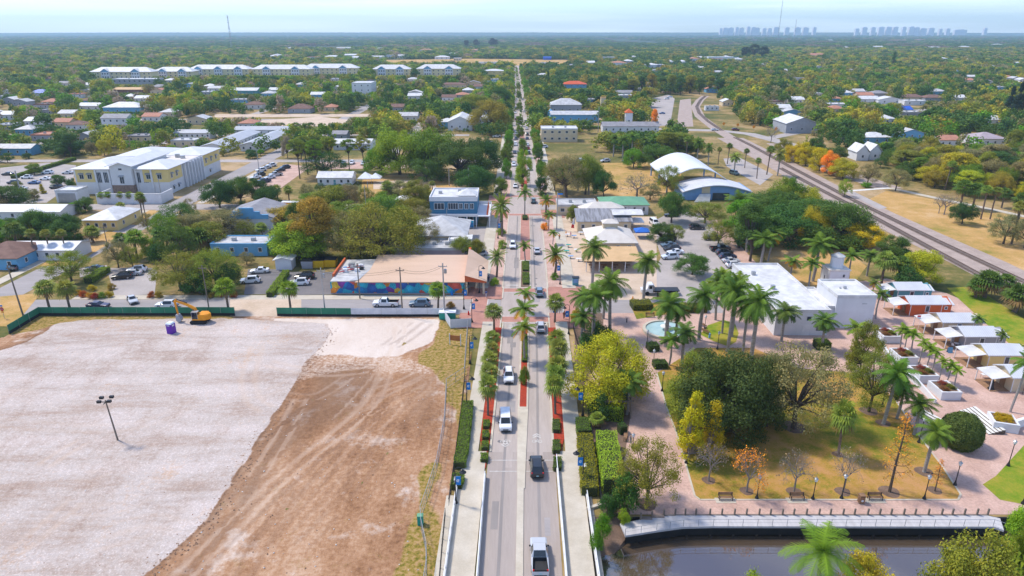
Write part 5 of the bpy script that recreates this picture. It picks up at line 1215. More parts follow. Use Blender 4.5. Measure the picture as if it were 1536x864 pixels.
def open_pavilion():
 a, c = at(878, 408), at(958, 408); W = c.x-a.x
 o = thing('dining_pavilion', 'open-sided dining pavilion with a tan roof on white posts', 'pavilion', (a.x, a.y, 0)); foot(o, a.x, c.x, a.y, a.y+9)
 roof_mesh(0, W, 0, 8, 2.9, 'shed', 1.1, .5).build('roof', M['roof_tan'], o)
 for k in range(5):
  for y in (.1, 7.8): b = MB(); x = .2+k*(W-.4)/4; b.box(x-.1,y-.1,0,x+.1,y+.1,2.9+(.0 if y < 1 else 1.0)); b.build('post', M['white'], o)
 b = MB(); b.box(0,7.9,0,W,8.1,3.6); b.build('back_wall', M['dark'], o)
 for k in range(4):
  p = (a.x+2+k*3, a.y+3.5, 0); t = thing('dining_table', f'{ORD[k]} dining table from the left under the tan pavilion roof', 'table', p, 0, 'tables under the pavilion')
  b = MB(); b.box(-.8,-.5,.7,.8,.5,.76); b.build('table_top', M['wood'], t); b = MB(); b.tube((0,0,0),(0,0,.7),.07); b.lathe([(.35,0),(.3,.05)]); b.build('pedestal', M['black'], t)
open_pavilion()
def canopy(px, py, wd, m, label, peak=1.0, h=2.2):
 p = at(px, py); o = thing('canopy_tent', label, 'canopy', (p.x, p.y, 0))
 b = MB(); r = wd/2; b.add([(-r,-r,h),(r,-r,h),(r,r,h),(-r,r,h),(0,0,h+peak),(-r,-r,h-.3),(r,-r,h-.3),(r,r,h-.3),(-r,r,h-.3)], [(0,1,4),(1,2,4),(2,3,4),(3,0,4),(5,6,1,0),(6,7,2,1),(7,8,3,2),(8,5,0,3)]); b.build('canopy_top', M[m], o)
 for sx in (-1,1):
  for sy in (-1,1): b = MB(); b.tube((sx*(r-.08),sy*(r-.08),0),(sx*(r-.08),sy*(r-.08),h-.05),.04); b.build('leg', M['white_metal'], o)
 BLOCK.append([(p.x-3,p.y-3),(p.x+3,p.y-3),(p.x+3,p.y+3),(p.x-3,p.y+3)])
canopy(962,356,4.2,'tent_blue','blue peaked canopy tent beside the cupola restaurant',.9)
canopy(951,340,5.2,'cloth_white','white canopy tent behind the blue one',.8)
canopy(606,310,7.5,'cloth_white','white pyramid canopy beside the parked dark car, behind the giant oak',2.0)
canopy(549,274,5.5,'cloth_white','left white pyramid canopy by the small white cottage',2.2); canopy(564,274,4.5,'cloth_white','right, smaller white pyramid canopy by the small white cottage',1.8)
# --- vaulted pavilion
def vault():
 o = thing('vaulted_pavilion', 'pavilion with a white arched membrane roof and a blue vaulted wing', 'pavilion'); p = at(1018, 300); o.location = (p.x, p.y, 0)
 def arch(x0, x1, y0, y1, h0, rise, m, name, n=14, ov=.0):
  b = MB(); A = []; B_ = []
  for i in range(n+1):
   t = i/n; x = x0+(x1-x0)*t; z = h0+rise*math.sin(math.pi*t); A.append((x,y0,z)); B_.append((x,y1,z))
  for i in range(n): b.poly([A[i],A[i+1],B_[i+1],B_[i]]); b.poly([(*B_[i][:2],B_[i][2]-.3),(*B_[i+1][:2],B_[i+1][2]-.3),(*A[i+1][:2],A[i+1][2]-.3),(*A[i][:2],A[i][2]-.3)])
  for E in (A,B_):
   for i in range(n): b.poly([E[i],(*E[i][:2],E[i][2]-.3),(*E[i+1][:2],E[i+1][2]-.3),E[i+1]])
  return b.build(name, M[m], o), A
 arch(-2, 21, 12, 46, 4.6, 4.8, 'vault_white', 'main_roof')
 wing, A = arch(1, 26, -1.0, 14, 3.2, 2.4, 'seam_white', 'wing_roof')
 b = MB()
 for i in range(len(A)-1): b.poly([(A[i][0]*.97+.5,0,-.1),(A[i+1][0]*.97+.5,0,-.1),(A[i+1][0]*.97+.5,0,A[i+1][2]-.32),(A[i][0]*.97+.5,0,A[i][2]-.32)])
 b.box(1.6,0.01,-.1,1.9,14,3.5); b.box(25.4,0.01,-.1,25.7,14,3.5); b.build('wall', M['steel_blue'], o)
 b = MB()
 for y in (13,28,44):
  for x in (-1.6,20.6): b.box(x-.25,y-.25,0,x+.25,y+.25,4.4)
 b.build('pillar', M['steel_blue'], o)
 b = MB(); b.box(8,-.09,2.4,11,.02,5.2); b.build('pale_opening', M['cream_wall'], o); b = MB(); b.box(12,-.07,-.05,18,.02,2.6); b.build('doorway', M['glass'], o)  # upper opening drawn as a flat cream panel
 for k in range(8): b = MB(); b.box(7-k*.3,-1.2-k*.32,-.05,11-k*.1,-.9-k*.32,2.4-k*.3); b.build('step', M['white_concrete'], o)
 P = o.location; foot(o, P.x-3, P.x+27, P.y, P.y+46)
vault()
# --- white flat-roofed hall and cube
def white_hall():
 a = at(1160, 503); o = thing('white_hall', 'white flat-roofed hall with parapet and rows of small windows by the plaza', 'building', (a.x, a.y, 0))
 W = at(1240, 503).x-a.x; D = 29; h = 5.2; volume(o, 0, W, 0, D, h, 'white', 'flat', 0, 'roof_white', 1)
 foot(o, a.x, a.x+W+12, a.y, a.y+D)
 for k in range(6): win(o,'l',2+k*4.6,2.6,1.3,1.4,0)
 for k in range(2): win(o,'f',3.4+k*3.2,3.1,1.1,1.1,0,mull=0)
 win(o,'f',9.3,.9,2.2,1.5,0,mull=1); b = MB(); b.box(5.6,-.06,-.05,7.0,.02,2.3); b.build('door', M['white_metal'], o)
 for x, y in ((3.2,12),(2,21)): b = MB(); b.box(x,y,h+.05,x+.8,y+.8,h+.9); b.build('roof_vent', M['grey_metal'], o)
 volume(o, W+.02, W+3, 4, 15, 4.4, 'white', 'flat', 0, 'roof_white', 1, wname='link_wall', rname='link_roof')
white_hall()
def white_cube():
 a, c = at(1248, 492), at(1306, 492); W = c.x-a.x; o = thing('white_cube_building', 'tall windowless white cube building with a parapet roof beside the hall', 'building', (a.x, a.y, 0))
 volume(o, 0, W, 0, 9.5, 6.9, 'white', 'flat', 0, 'roof_white', 1); foot(o, a.x, c.x, a.y, a.y+10)
 b = MB(); b.box(3.2,4.2,6.96,3.7,4.7,7.5); b.box(2.4,4.4,6.96,2.7,4.7,7.2); b.build('roof_vent', M['grey_metal'], o); b = MB(); b.box(5.2,-.05,5.3,6.2,-.01,5.42); b.build('slot_lamp', M['grey_metal'], o)
white_cube()
def tank_tower():
 a = at(1241, 434); o = thing('water_tank_tower', 'small white tower with a round water tank and conical cap on top', 'tower', (a.x, a.y, 0)); foot(o, a.x, a.x+5, a.y, a.y+5)
 walls_mesh(0,4.6,0,4.6,4.6).build('wall', M['white'], o); b = MB(); b.box(-.2,-.2,4.61,4.8,4.8,4.8); b.build('platform', M['roof_cream'], o)
 b = MB(); b.lathe([(1.45,0),(1.45,2.7)], (2.3,2.3,4.81), 24); b.build('tank', M['white'], o, smooth=False); b = MB(); b.lathe([(1.62,0),(1.6,.12),(.08,.95)], (2.3,2.3,7.5), 24); b.build('tank_cap', M['roof_pale'], o)
 win(o,'f',1.9,.2,1.0,2.0,0); win(o,'f',3.3,2.9,.7,.9,0); win(o,'l',2.3,1.8,.7,1.1,0)
tank_tower()
# --- cottages
for i, (x0, x1, y, wall, lb) in enumerate(((1344,1392,452,'teal_wall','small blue-grey cottage with a white porch, farthest of the row'),(1363,1424,474,'orange_wall','orange cottage with a white metal roof and porch'),(1411,1470,502,'cream_wall','cream cottage with a white porch behind the orange one'),
  (1444,1505,524,'grey_wall','pale grey cottage in the row by the stepped planters'),(1479,1545,553,'yellow_wall','straw yellow cottage near the front of the row'),(1515,1590,588,'cream_wall','nearest cottage of the row, with bright clothes on a rail under its porch'))):
 a, c = at(x0,y), at(x1,y); W = max(7.6, c.x-a.x); W = min(W, 9.4); D = 4.6; o = thing('cottage', lb, 'cottage', (a.x, a.y, 0), 0, 'market cottages'); foot(o, a.x-4, a.x+W, a.y, a.y+D, 1)
 walls_mesh(0,W,0,D,2.6,'gabx',1.1).build('wall', M[wall], o); roof_mesh(-.1,W-1.6,0,D,2.6,'gabx',1.1,.3).build('roof', M['seam_white'], o); roof_mesh(W-1.1,W+.4,.3,D-.3,2.35,'gabx',.75,.25).build('rear_roof', M['seam_white'], o)
 b = MB(); b.box(-.02,-.05,0,.12,-.003,2.6); b.build('corner_trim', M['white'], o); b = MB(); b.box(W*.76,-.05,0,W*.76+.12,-.003,2.6); b.build('corner_trim', M['white'], o)
 win(o,'f',W*.42,.9,.95,1.5,0); win(o,'f',W*.87,1.5,.7,.7,0)
 b = MB(); b.box(-.07,D*.35,0,.02,D*.6,2.1); b.build('door', M['wood'], o)
 b = MB(); z0, z1 = 2.35, 2.75; b.add([(-3.4,.2,z0),(-.3,.2,z1),(-.3,D-.2,z1),(-3.4,D-.2,z0),(-3.4,.2,z0-.1),(-.3,.2,z1-.1),(-.3,D-.2,z1-.1),(-3.4,D-.2,z0-.1)], [(0,1,2,3),(4,7,6,5),(0,4,5,1),(3,2,6,7),(0,3,7,4)]); b.build('porch_roof', M['roof_white'], o)
 for y_ in (.4, D-.4): b = MB(); b.box(-3.3,y_-.06,0,-3.18,y_+.06,z0-.09); b.build('porch_post', M['white'], o)
 b = MB(); b.box(-3.3,.1,.0,.0,D-.1,.1); b.build('porch_floor', M['wood'], o)
 if i == 5:
  t = thing('clothes_rail', 'rail of bright garments beside the nearest cottage', 'clothes rail', (a.x+1.5, a.y-.8, 0)); b = MB(); b.tube((0,0,1.5),(4.2,0,1.5),.03); b.tube((0,0,0),(0,0,1.5),.03); b.tube((4.2,0,0),(4.2,0,1.5),.03); b.build('rail', M['black'], t)
  for k, m_ in enumerate(('red_sign','banner','purple','orange_sign','tent_blue','red_sign','dumpster')): b = MB(); b.box(.2+k*.55,-.12,.6,.62+k*.55,.12,1.45); b.build('garment', M[m_], t)
def cottage_props():
 for x, y, lb in ((1418,492,'cafe table set under the cream cottage porch'),(1434,520,'cafe table set beside the grey cottage porch'),(1331,446,'cafe table outside the blue-grey cottage')):
  p = at(x,y); t = thing('cafe_table', lb, 'table', (p.x,p.y,0)); b = MB(); b.lathe([(.5,.72),(.5,.76)],n=14); b.build('table_top', M['white'], t); b = MB(); b.tube((0,0,0),(0,0,.72),.05); b.build('pedestal', M['black'], t)
  for k in range(4):
   a = k*1.57+.4; c = thing('cafe_chair', f'white chair drawn up at the {lb}', 'chair', (p.x+.9*math.cos(a),p.y+.9*math.sin(a),0), a+1.57, 'cafe chairs'); b = MB(); b.box(-.22,-.22,.42,.22,.22,.47); b.build('seat', M['white'], c); b = MB(); b.box(-.22,.2 if False else -.24,.47,.22,-.2,.9); b.build('backrest', M['white'], c)
   b = MB(); [b.tube((sx*.19,sy*.19,0),(sx*.19,sy*.19,.42),.02) for sx in (-1,1) for sy in (-1,1)]; b.build('legs', M['grey_metal'], c)
 p = at(1424,529); t = thing('sandwich_board', 'pale blue sandwich board standing before the grey cottage', 'sign', (p.x,p.y,0)); b = MB(); b.add([(-.45,-.3,0),(.45,-.3,0),(.45,0,1.15),(-.45,0,1.15)],[(0,1,2,3)]); b.add([(-.45,.3,0),(.45,.3,0),(.45,.02,1.15),(-.45,.02,1.15)],[(3,2,1,0)]); b.build('boards', M['lightblue_wall'], t)
 p = at(1479,567); t = thing('white_table', 'white folding table on the paving left of the nearest cottage', 'table', (p.x,p.y,0)); b = MB(); b.box(-.9,-.4,.72,.9,.4,.77); b.build('table_top', M['white'], t)
 for sx in (-.8,.8):
  for sy in (-.3,.3): b = MB(); b.tube((sx,sy,0),(sx,sy,.72),.025); b.build('leg', M['grey_metal'], t)
 p = at(1486,584); t = thing('bronze_statue', 'dark statue on a plinth standing on the paving near the cottages', 'statue', (p.x,p.y,0)); b = MB(); b.lathe([(.55,0),(.5,.25)],n=8); b.build('plinth', M['black'], t); b = MB(); b.lathe([(.4,.25),(.3,.8),(.22,1.2),(.26,1.5),(.1,1.65),(.14,1.8),(.05,2.0)],n=10); b.build('figure', M['black'], t)
 p = at(1377,494); t = thing('flag', 'red and white flag on a pole among the cottages', 'flag', (p.x,p.y,0)); b = MB(); b.tube((0,0,0),(0,0,3.2),.03); b.build('flagpole', M['white_metal'], t); b = MB(); b.box(-.7,-.02,2.4,0,.02,2.75,0); b.box(-.7,-.02,2.75,0,.02,3.1,1); b.build('cloth', [M['white'],M['red_sign']], t)
cottage_props()
# --- stepped planters with the white wall, steps, corner planter
def planters():
 P = [(1336,515),(1356,541),(1388,566),(1421,598)]
 for i, (x, y) in enumerate(P[0:1]+[(1362,547),(1392,575),(1425,600)]):
  p = at(x,y); o = thing('stepped_planter', f'{ORD[i]} white planter box from the cube building down the stepped wall', 'planter', (p.x,p.y,0), 0, 'stepped white planters')
  h = 1.5; wd, dp = (3.3,4.0)
  b = MB(); b.box(-wd/2,-.1,-.05,wd/2,.2,h); b.box(-wd/2,dp-.3,-.05,wd/2,dp,h); b.box(-wd/2,.2,-.05,-wd/2+.3,dp-.3,h); b.box(wd/2-.3,.2,-.05,wd/2,dp-.3,h); b.box(-wd/2-.06,-.16,h-.2,wd/2+.06,-.1,h+.04); b.build('wall', M['white'], o)
  b = MB(); b.box(-wd/2+.3,.2,-.05,wd/2-.3,dp-.3,h-.12); b.build('soil', M['soil'], o)
  cm = PROTO['bush'][0][1]
  for q in range(3): c = bpy.data.objects.new('planting', cm); link(c, o); c.location = ((-.8,.7,.0)[q],(.9,1.6,2.7)[q],h-.2); c.scale = (.55,.55,.32); c['tint'] = ((.26,.12,.05),(.20,.2,.03),(.3,.07,.05))[q]
 A = [at(x,y) for x,y in ((1330,512),(1354,545),(1386,574),(1420,606))]
 for i in range(3):
  o = thing('ramp_wall', f'sloping white wall segment below planter number {i+1} from the cube building', 'wall', tuple(A[i]), 0, 'sloping ramp walls'); d = A[i+1]-A[i]
  b = MB(); L_ = math.hypot(d.x,d.y); ang = math.atan2(d.y,d.x); ca, sa = math.cos(ang), math.sin(ang); off = (-1.9,0)
  q = []
  for t, h0 in ((0,1.35),(1,.8)):
   for s in (-.15,.15): q.append((off[0]+d.x*t-sa*s, off[1]+d.y*t+ca*s, h0))
  vs = [(v[0],v[1],-.05) for v in q]+q; b.add(vs, [(0,2,6,4),(1,5,7,3),(4,6,7,5),(0,4,5,1),(2,3,7,6)]); b.build('wall', M['white'], o)
 p = at(1502,640); o = thing('corner_planter', 'large white square planter with yellow flowers beside the steps', 'planter', (p.x,p.y,0), R(-18)); w2 = 3.4
 b = MB(); h = 1.5; b.box(-w2/2,-w2/2,-.05,w2/2,-w2/2+.3,h); b.box(-w2/2,w2/2-.3,-.05,w2/2,w2/2,h); b.box(-w2/2,-w2/2+.3,-.05,-w2/2+.3,w2/2-.3,h); b.box(w2/2-.3,-w2/2+.3,-.05,w2/2,w2/2-.3,h); b.build('wall', M['white'], o)
 b = MB(); b.box(-w2/2+.3,-w2/2+.3,-.05,w2/2-.3,w2/2-.3,h-.12); b.build('soil', M['soil'], o)
 for q in range(4): c = bpy.data.objects.new('flowers', PROTO['bush'][1][1]); link(c, o); c.location = ((-.6,.6,-.3,.7)[q],(-.6,-.4,.7,.6)[q],h-.25); c.scale = (.5,.5,.3); c['tint'] = (.5,.34,.02)
 b = MB(); b.add([(w2/2-.2,-.5,-.05),(w2/2+6,5,-.05),(w2/2+6,5.5,-.05),(w2/2-.2,.2,-.05),(w2/2-.2,-.5,1.4),(w2/2+6,5,1.4),(w2/2+6,5.5,1.4),(w2/2-.2,.2,1.4)],[(0,1,5,4),(1,2,6,5),(2,3,7,6),(3,0,4,7),(4,5,6,7)]); b.build('wing_wall', M['white'], o)
 for nm, (xa,ya), (xb,yb), lb, n in (('stone_steps',(1462,616),(1507,652),'flight of pale stone steps between the round hedge and the corner planter',5),('stone_steps',(1383,618),(1412,634),'short flight of pale steps left of the round topiary hedge',4)):
  a, c = at(xa,ya), at(xb,yb); o = thing(nm, lb, 'steps', (a.x,a.y,0)); d = Vector((c.x-a.x,c.y-a.y,0)); L_ = d.length; d.normalize(); nn = Vector((d.y,-d.x,0))
  if nn.y > 0: nn = -nn
  for k in range(n):
   o0, h = k*.5, .16*(n-k); q = [nn*(o0-.0), d*L_+nn*(o0), d*L_+nn*(o0+.5), nn*(o0+.5)]; b = MB(); b.prism([(v.x,v.y) for v in q], -.05, h-.03, 1); b.prism([(v.x,v.y) for v in q], h-.03, h, 0); b.build('step', [M['white_concrete'], M['trunk']], o)
planters()
# --- big yellow and white office at left
def office():
 a, c = at(118, 291), at(257, 291); W = c.x-a.x; D = 47.; h = 9.3
 o = thing('office_building', 'large white and yellow three-part office building with white metal roofs', 'building', (a.x, a.y, 0)); foot(o, a.x, c.x, a.y, a.y+D)
 walls_mesh(0,W,0,D,h).build('wall', M['white'], o)
 for x0, x1 in ((.6,7.4),(W-9.2,W+.0)): b = MB(); b.box(x0,-.10,4.5,x1,-.004,h-.1); b.build('yellow_panel', M['yellow_wall'], o)
 for y0, y1 in ((-.1,11),(30,D)): b = MB(); b.box(W+.004,y0,4.5,W+.1,y1,h-.1); b.build('yellow_panel', M['yellow_wall'], o)
 b = MB(); b.box(14.3,-1.6,-.1,22.2,-.003,10.6); b.build('entrance_tower', M['white'], o); b = MB(); b.box(14.2,-1.75,-.1,22.3,-1.603,3.7); b.box(22.203,-1.7,-.1,22.3,-.1,3.7); b.build('stone_base', M['stone_wall'], o)
 roof_mesh(14,22.5,-2,26,10.6,'gabx' if False else 'gaby',1.5,.7).build('tower_roof', M['seam_white'], o); b = MB(); b.add([(14.3,-1.62,10.6),(22.2,-1.62,10.6),(18.25,-1.62,12.0)],[(0,1,2)]); b.build('tower_gable', M['white'], o)
 walls_mesh(14.3,22.2,0,26,10.59).build('tower_wall', M['white'], o)
 roof_mesh(0,14,0,D*.5,h,'hip',1.9,.9).build('left_roof', M['seam_white'], o); roof_mesh(22.6,W,0,D*.34,h,'hip',2.0,.9).build('right_roof', M['seam_white'], o); roof_mesh(20,W,30,D,h,'hip',2.0,.9).build('rear_roof', M['seam_white'], o); roof_mesh(2,18,28,D,h,'hip',2.0,.9).build('rear_roof', M['seam_white'], o)
 b = MB(); b.box(22.8,18,h+.02,W-.3,29,h+.07); b.build('flat_roof', M['roof_cream'], o)
 for x in (2.6,5.6,W-7.3,W-3.2): win(o,'f',x,5.6,1.7,2.2,-.1,shade='grey_metal',mull=1)
 for x in (9.0,11.6,23.4,26.2): win(o,'f',x,4.2,1.9,4.0,0,mull=2)
 win(o,'f',18.2,4.2,1.7,3.0,-1.6,shade='grey_metal',mull=1); win(o,'f',18.2,9.1,1.5,.9,-1.6)
 for x in (8,12.9,22.9,28.6): b = MB(); b.box(x-.3,-.5,-.1,x+.3,0,h); b.build('pilaster', M['white'], o)
 for y in (2.5,6.5,33,38,43): win(o,'r',y,5.6,1.5,2.0,W+.1,shade='grey_metal',mull=1)
 for k in range(7): y = 12.5+k*2.6; b = MB(); b.box(W+.3,y-.35,-.1,W+1.1,y+.35,h-.2); b.build('column', M['white'], o)
 for k in range(6): win(o,'r',13.8+k*2.6,4.6,1.3,3.0,W,mull=1)
 for y in (3,7,36): win(o,'r',y,1.2,1.4,1.6,W,shade='grey_metal')
 for q in ((8,24,1.5),(5,22,1.2)): b = MB(); b.box(W-q[0],q[1],h+.1,W-q[0]+1.4,q[1]+1.3,h+q[2]); b.build('air_conditioner', M['grey_metal'], o)
 # perimeter wall and gate block
 p = at(147,306); q = at(243,306); o2 = thing('perimeter_wall', 'white perimeter wall in front of the yellow and white office', 'wall', (p.x,p.y,0)); Wd = q.x-p.x
 b = MB(); b.box(0,0,-.1,Wd,.35,3.6); b.box(Wd-.35,.35,-.1,Wd,9,3.6); b.box(0,.35,-.1,.35,9,3.6); b.build('wall', M['white'], o2); b = MB(); b.box(-.05,-.05,3.6,Wd+.05,.4,3.72); b.build('coping', M['white_concrete'], o2)
 for k in range(7): b = MB(); b.box(Wd*k/7-.1,-.09,-.1,Wd*k/7+.15,0-.002,3.59); b.build('pier', M['white'], o2)
 p = at(86,304); q = at(118,304); o3 = thing('service_block', 'low white service block with a grey shutter left of the perimeter wall', 'building', (p.x,p.y,0)); Wd = q.x-p.x; volume(o3,0,Wd,0,7,4.2,'white','flat',0,'roof_white',1); b = MB(); b.box(.8,-.07,-.05,Wd-.6,-.003,3.4); b.build('shutter', M['grey_metal'], o3); foot(o3,p.x,q.x,p.y,p.y+7)
 BLOCK.append([(p.x-2,p.y-6),(p.x+44,p.y-6),(p.x+44,p.y+10),(p.x-2,p.y+10)])
office()
# --- other named buildings, by photo position
H_ = house
H_('yellow_house','small yellow house with a white hipped roof by the white van','house',128,178,346,14,3.2,'hip',2.2,'yellow_wall','roof_white',wins=4,side='r',sub=True)
H_('long_shed','long low white shed with a white metal roof behind tall fan palms','shed',18,112,391,8,2.8,'gabx',1.3,'white','seam_white',wins=6,sub=True)
H_('blue_cottage','light blue cottage with a brown shingle roof at the left edge','house',-45,29,405,13,3.0,'hip',2.6,'lightblue_wall','roof_brown',wins=3,side='r',sub=True)
H_('long_white_roof_house','low house with a long white metal roof at the left edge','house',-10,92,330,9,2.6,'gabx',1.4,'white','seam_white',wins=5)
H_('long_low_block','long low block with a blue-edged flat roof beyond the shop car park','building',318,402,384,8,3.2,'flat',0,'lightblue_wall','roof_pale',wins=4,sub=True,e=0)
H_('white_shed','white garden shed beside the shop car park','shed',414,438,405,3.5,2.6,'gaby',.7,'white','roof_white')
def stepped_gable():
 a, c = at(336,352), at(412,352); W = c.x-a.x; o = thing('stepped_gable_house','grey-roofed building with a white stepped gable front','building',(a.x,a.y,0)); foot(o,a.x,c.x,a.y,a.y+16)
 walls_mesh(0,W,0,16,5.0,'gaby',2.4).build('wall', M['white'], o); roof_mesh(0,W,.4,16,5.0,'gaby',2.4,.25).build('roof', M['roof_grey'], o)
 b = MB(); b.box(W*.08,-.25,4.9,W*.92,.3,6.2); b.box(W*.24,-.25,6.2,W*.76,.3,7.1); b.box(W*.36,-.25,7.1,W*.64,.3,8.2); b.build('stepped_gable', M['lightblue_wall'], o); [win(o,'f',W*k,1.2,1.4,1.6,0) for k in (.2,.5,.8)]
stepped_gable()
H_('white_cottage','small white cottage with a gabled white roof on the brick forecourt','house',477,528,278,8,2.9,'gabx',1.8,'white','roof_white',wins=5,sub=True,door=True)
H_('blue_house','blue house with a pale roof at the left edge beyond the car park','house',-6,48,233,9,3.2,'gabx',1.6,'lightblue_wall','roof_pale',wins=4)
for i,(x0,x1,y,d,lb) in enumerate(((302,338,229,52,'long grey-roofed row house nearest the office'),(352,432,203,10,'long pale-roofed row house across the back of the row'),(361,392,227,48,'grey-roofed row house by the side street'),(262,316,208,8,'low flat pale-roofed row house behind the office'))):
 H_('row_house',lb,'house',x0,x1,y,d,3.0,'gaby' if d > 20 else 'gabx',1.5,'white','seam_grey',wins=3 if d > 20 else 7,side='r' if d > 20 else None)
H_('grey_office','grey two-storey office with a white flat roof and a row of dark windows','building',170,237,131,16,8.5,'flat',0,'grey_wall','roof_white',wins=9,rows=2,ww=2.4,wh=1.6)
H_('long_tan_building','long low building with a tan roof before the grey office','building',168,216,141,16,4,'gabx',1.6,'roof_brown','roof_tan',wins=3)
H_('pale_blue_house','pale blue house with a white hipped roof and porch','house',156,212,171,16,4.6,'hip',3.2,'lightblue_wall','roof_white',wins=4,rows=1)
H_('white_two_storey_house','white two-storey house with a grey roof','house',154,192,193,11,6.2,'gabx',2.2,'white','roof_grey',wins=4,rows=2,side='r')
H_('tarped_house','house with a bright blue tarpaulin roof','house',44,72,146,12,3.6,'hip',3.0,'white','roof_blue',wins=2)
H_('pink_roof_house','house with a pinkish roof among trees at the left','house',63,86,159,11,3.2,'hip',2.2,'cream_wall','roof_terra',wins=2)
H_('teal_shop','teal shop with a long white roof in front of the white apartments','building',346,386,143,14,4.2,'gabx',2.2,'teal_wall','roof_white',wins=4)
H_('white_block','white three-storey block with a roof terrace, taller than the trees around it','building',529,558,146,24,12.5,'flat',0,'white','roof_white',wins=3,rows=3,side='r')
H_('brown_roof_house','brown hipped-roof house behind the sandy lot','house',432,466,170,12,3.2,'hip',3,'grey_wall','roof_brown',wins=2)
H_('terracotta_house','low house with a terracotta roof right of the brown-roofed one','house',486,505,167,10,3.,'hip',2,'cream_wall','roof_terra',wins=2)
H_('grey_gable_house','dark grey gabled house behind the pine row','house',492,520,210,9,3,'gabx',1.5,'grey_wall','roof_grey',wins=2)
H_('white_long_roof','white-roofed shop between the pine row and the green grove','building',500,556,225,14,3.2,'gabx',1.4,'white','roof_white',wins=4)
H_('long_brown_roof_building','long brown-roofed building below the yellow block','building',661,698,133,12,4,'hip',1.8,'cream_wall','roof_brown',wins=5)
H_('yellow_block','small yellow block with a white roof by the main street','building',727,755,116,18,8.0,'hip',2.0,'yellow_wall','roof_white',wins=3,rows=2)
H_('flat_white_shop','flat white building behind the yellow block','building',718,746,98,18,5,'flat',0,'white','roof_white',wins=4)
H_('white_gabled_hall','white gabled hall left of the main street near the rusty-gold tree','building',672,708,196,26,5,'gaby',3.4,'white','roof_white',wins=3)
H_('blue_white_shop','blue and white shop with a square cupola beside the gabled hall','building',658,682,193,12,4,'hip',1.6,'lightblue_wall','roof_white',wins=2)
H_('corner_white_house','white-walled house with pale roof between grove and main street','house',706,736,186,12,3.4,'gabx',1.6,'white','roof_pale',wins=3)
H_('cream_two_storey_shop','cream two-storey shop with a flat white roof on the main street','building',812,866,213,12,7.0,'flat',0,'cream_wall','roof_white',wins=5,rows=2,sub=True,ww=1.5)
H_('mural_hall','long hall with a blue mural wall and pale grey roof','building',826,898,184,18,5,'gabx',1.6,'lightblue_wall','roof_pale',wins=6)
H_('grey_pyramid_hall','grey hall with a pyramid roof behind the blue mural hall','building',826,872,170,16,6,'hip',4.,'grey_wall','roof_pale',wins=4)
H_('blue_kiosk','small blue kiosk with a pointed roof by the main street','kiosk',822,830,178,5,4,'hip',2.2,'lightblue_wall','lightblue_wall')
H_('tan_tower','tan flat-topped tower behind the mural hall','tower',901,908,166,5,9.5,'flat',0,'cream_wall','roof_tan')
H_('white_clock_tower','small white tower with an orange pyramid roof','tower',938,948,190,5,8.5,'hip',2.4,'white','orange_wall',wins=1)
H_('depot_building','long grey gabled depot beside the white tower','building',904,988,199,9,3.6,'gabx',2.2,'white','roof_grey',wins=8)
H_('red_roof_villa','white villa with a bright red-orange tiled roof','house',844,880,136,16,6.2,'hip',2.8,'lightblue_wall','roof_red',wins=4,rows=2)
H_('grey_gabled_house','grey-walled house with a wide white gabled roof among the right-hand trees','house',1178,1226,200,22,5.5,'gaby',3.6,'grey_wall','roof_white',wins=3)
H_('mauve_roof_house','white house with a mauve hipped roof at the right','house',1464,1508,219,14,3.6,'hip',2.6,'white','mauve_wall',wins=4)
H_('double_gable_house','white house with two steep gables beside the lane','house',1284,1302,241,9,3.8,'gaby',3.4,'white','roof_white',wins=1); H_('gabled_annex','white gabled annex joined to the double-gabled house','house',1303,1320,240,9,3.8,'gaby',3.4,'white','roof_white',wins=1)
H_('mobile_home','white mobile home with blue stripes beside the rail verge','trailer',1058,1078,166,4,3.0,'flat',0,'white','roof_white',wins=3)
H_('terracotta_roof_house','far house with a broad terracotta roof among the right-hand woods','house',1213,1240,86,20,4,'hip',5,'cream_wall','roof_terra')
for x0,x1,y,rk,wm,rm,lb in ((1221,1233,146,'flat','white','roof_white','small white cabin standing alone in the right-hand woods'),(1262,1279,145,'hip','lightblue_wall','roof_white','blue-walled house with a white roof, first of the far row'),(1280,1297,143,'gabx','grey_wall','roof_pale','grey-roofed house in the far row next to the blue-walled one'),(1287,1310,149,'gabx','cream_wall','roof_terra','pink-roofed house in the far row'),(1308,1332,146,'hip','grey_wall','roof_grey','dark hip-roofed house in the far row'),(1290,1318,155,'gabx','white','roof_white','white long-roofed house in front of the pink-roofed one'),(1317,1354,156,'gaby','white','roof_white','biggest white gabled house of the far row'),(1356,1386,152,'hip','cream_wall','roof_brown','brown-roofed house right of the big white gable'),(1356,1388,158,'flat','white','roof_white','white flat-roofed house before the brown-roofed one'),(1387,1418,153,'hip','grey_wall','roof_brown','last brown-roofed house of the far row'),(1238,1272,163,'flat','white','roof_white','long flat white building at the left of the far row'),(1184,1206,156,'gabx','white','roof_white','white-roofed house at the left end of the right-hand houses'),(1430,1448,153,'gabx','white','roof_white','white-roofed house right of the far row'),(1352,1386,176,'flat','grey_wall','roof_pale','pale flat-roofed workshop below the far row'),(1354,1368,172,'gabx','lightblue_wall','roof_blue','small blue-roofed shed by the workshop'),(1168,1186,169,'gabx','white','roof_white','white shed beside the right-hand power pole'),(1478,1500,188,'gabx','white','roof_pale','pale house half hidden by trees at the right')):
 H_('wood_house',lb,'house',x0,x1,y,11,3.4,rk,2.2,wm,rm,wins=2)
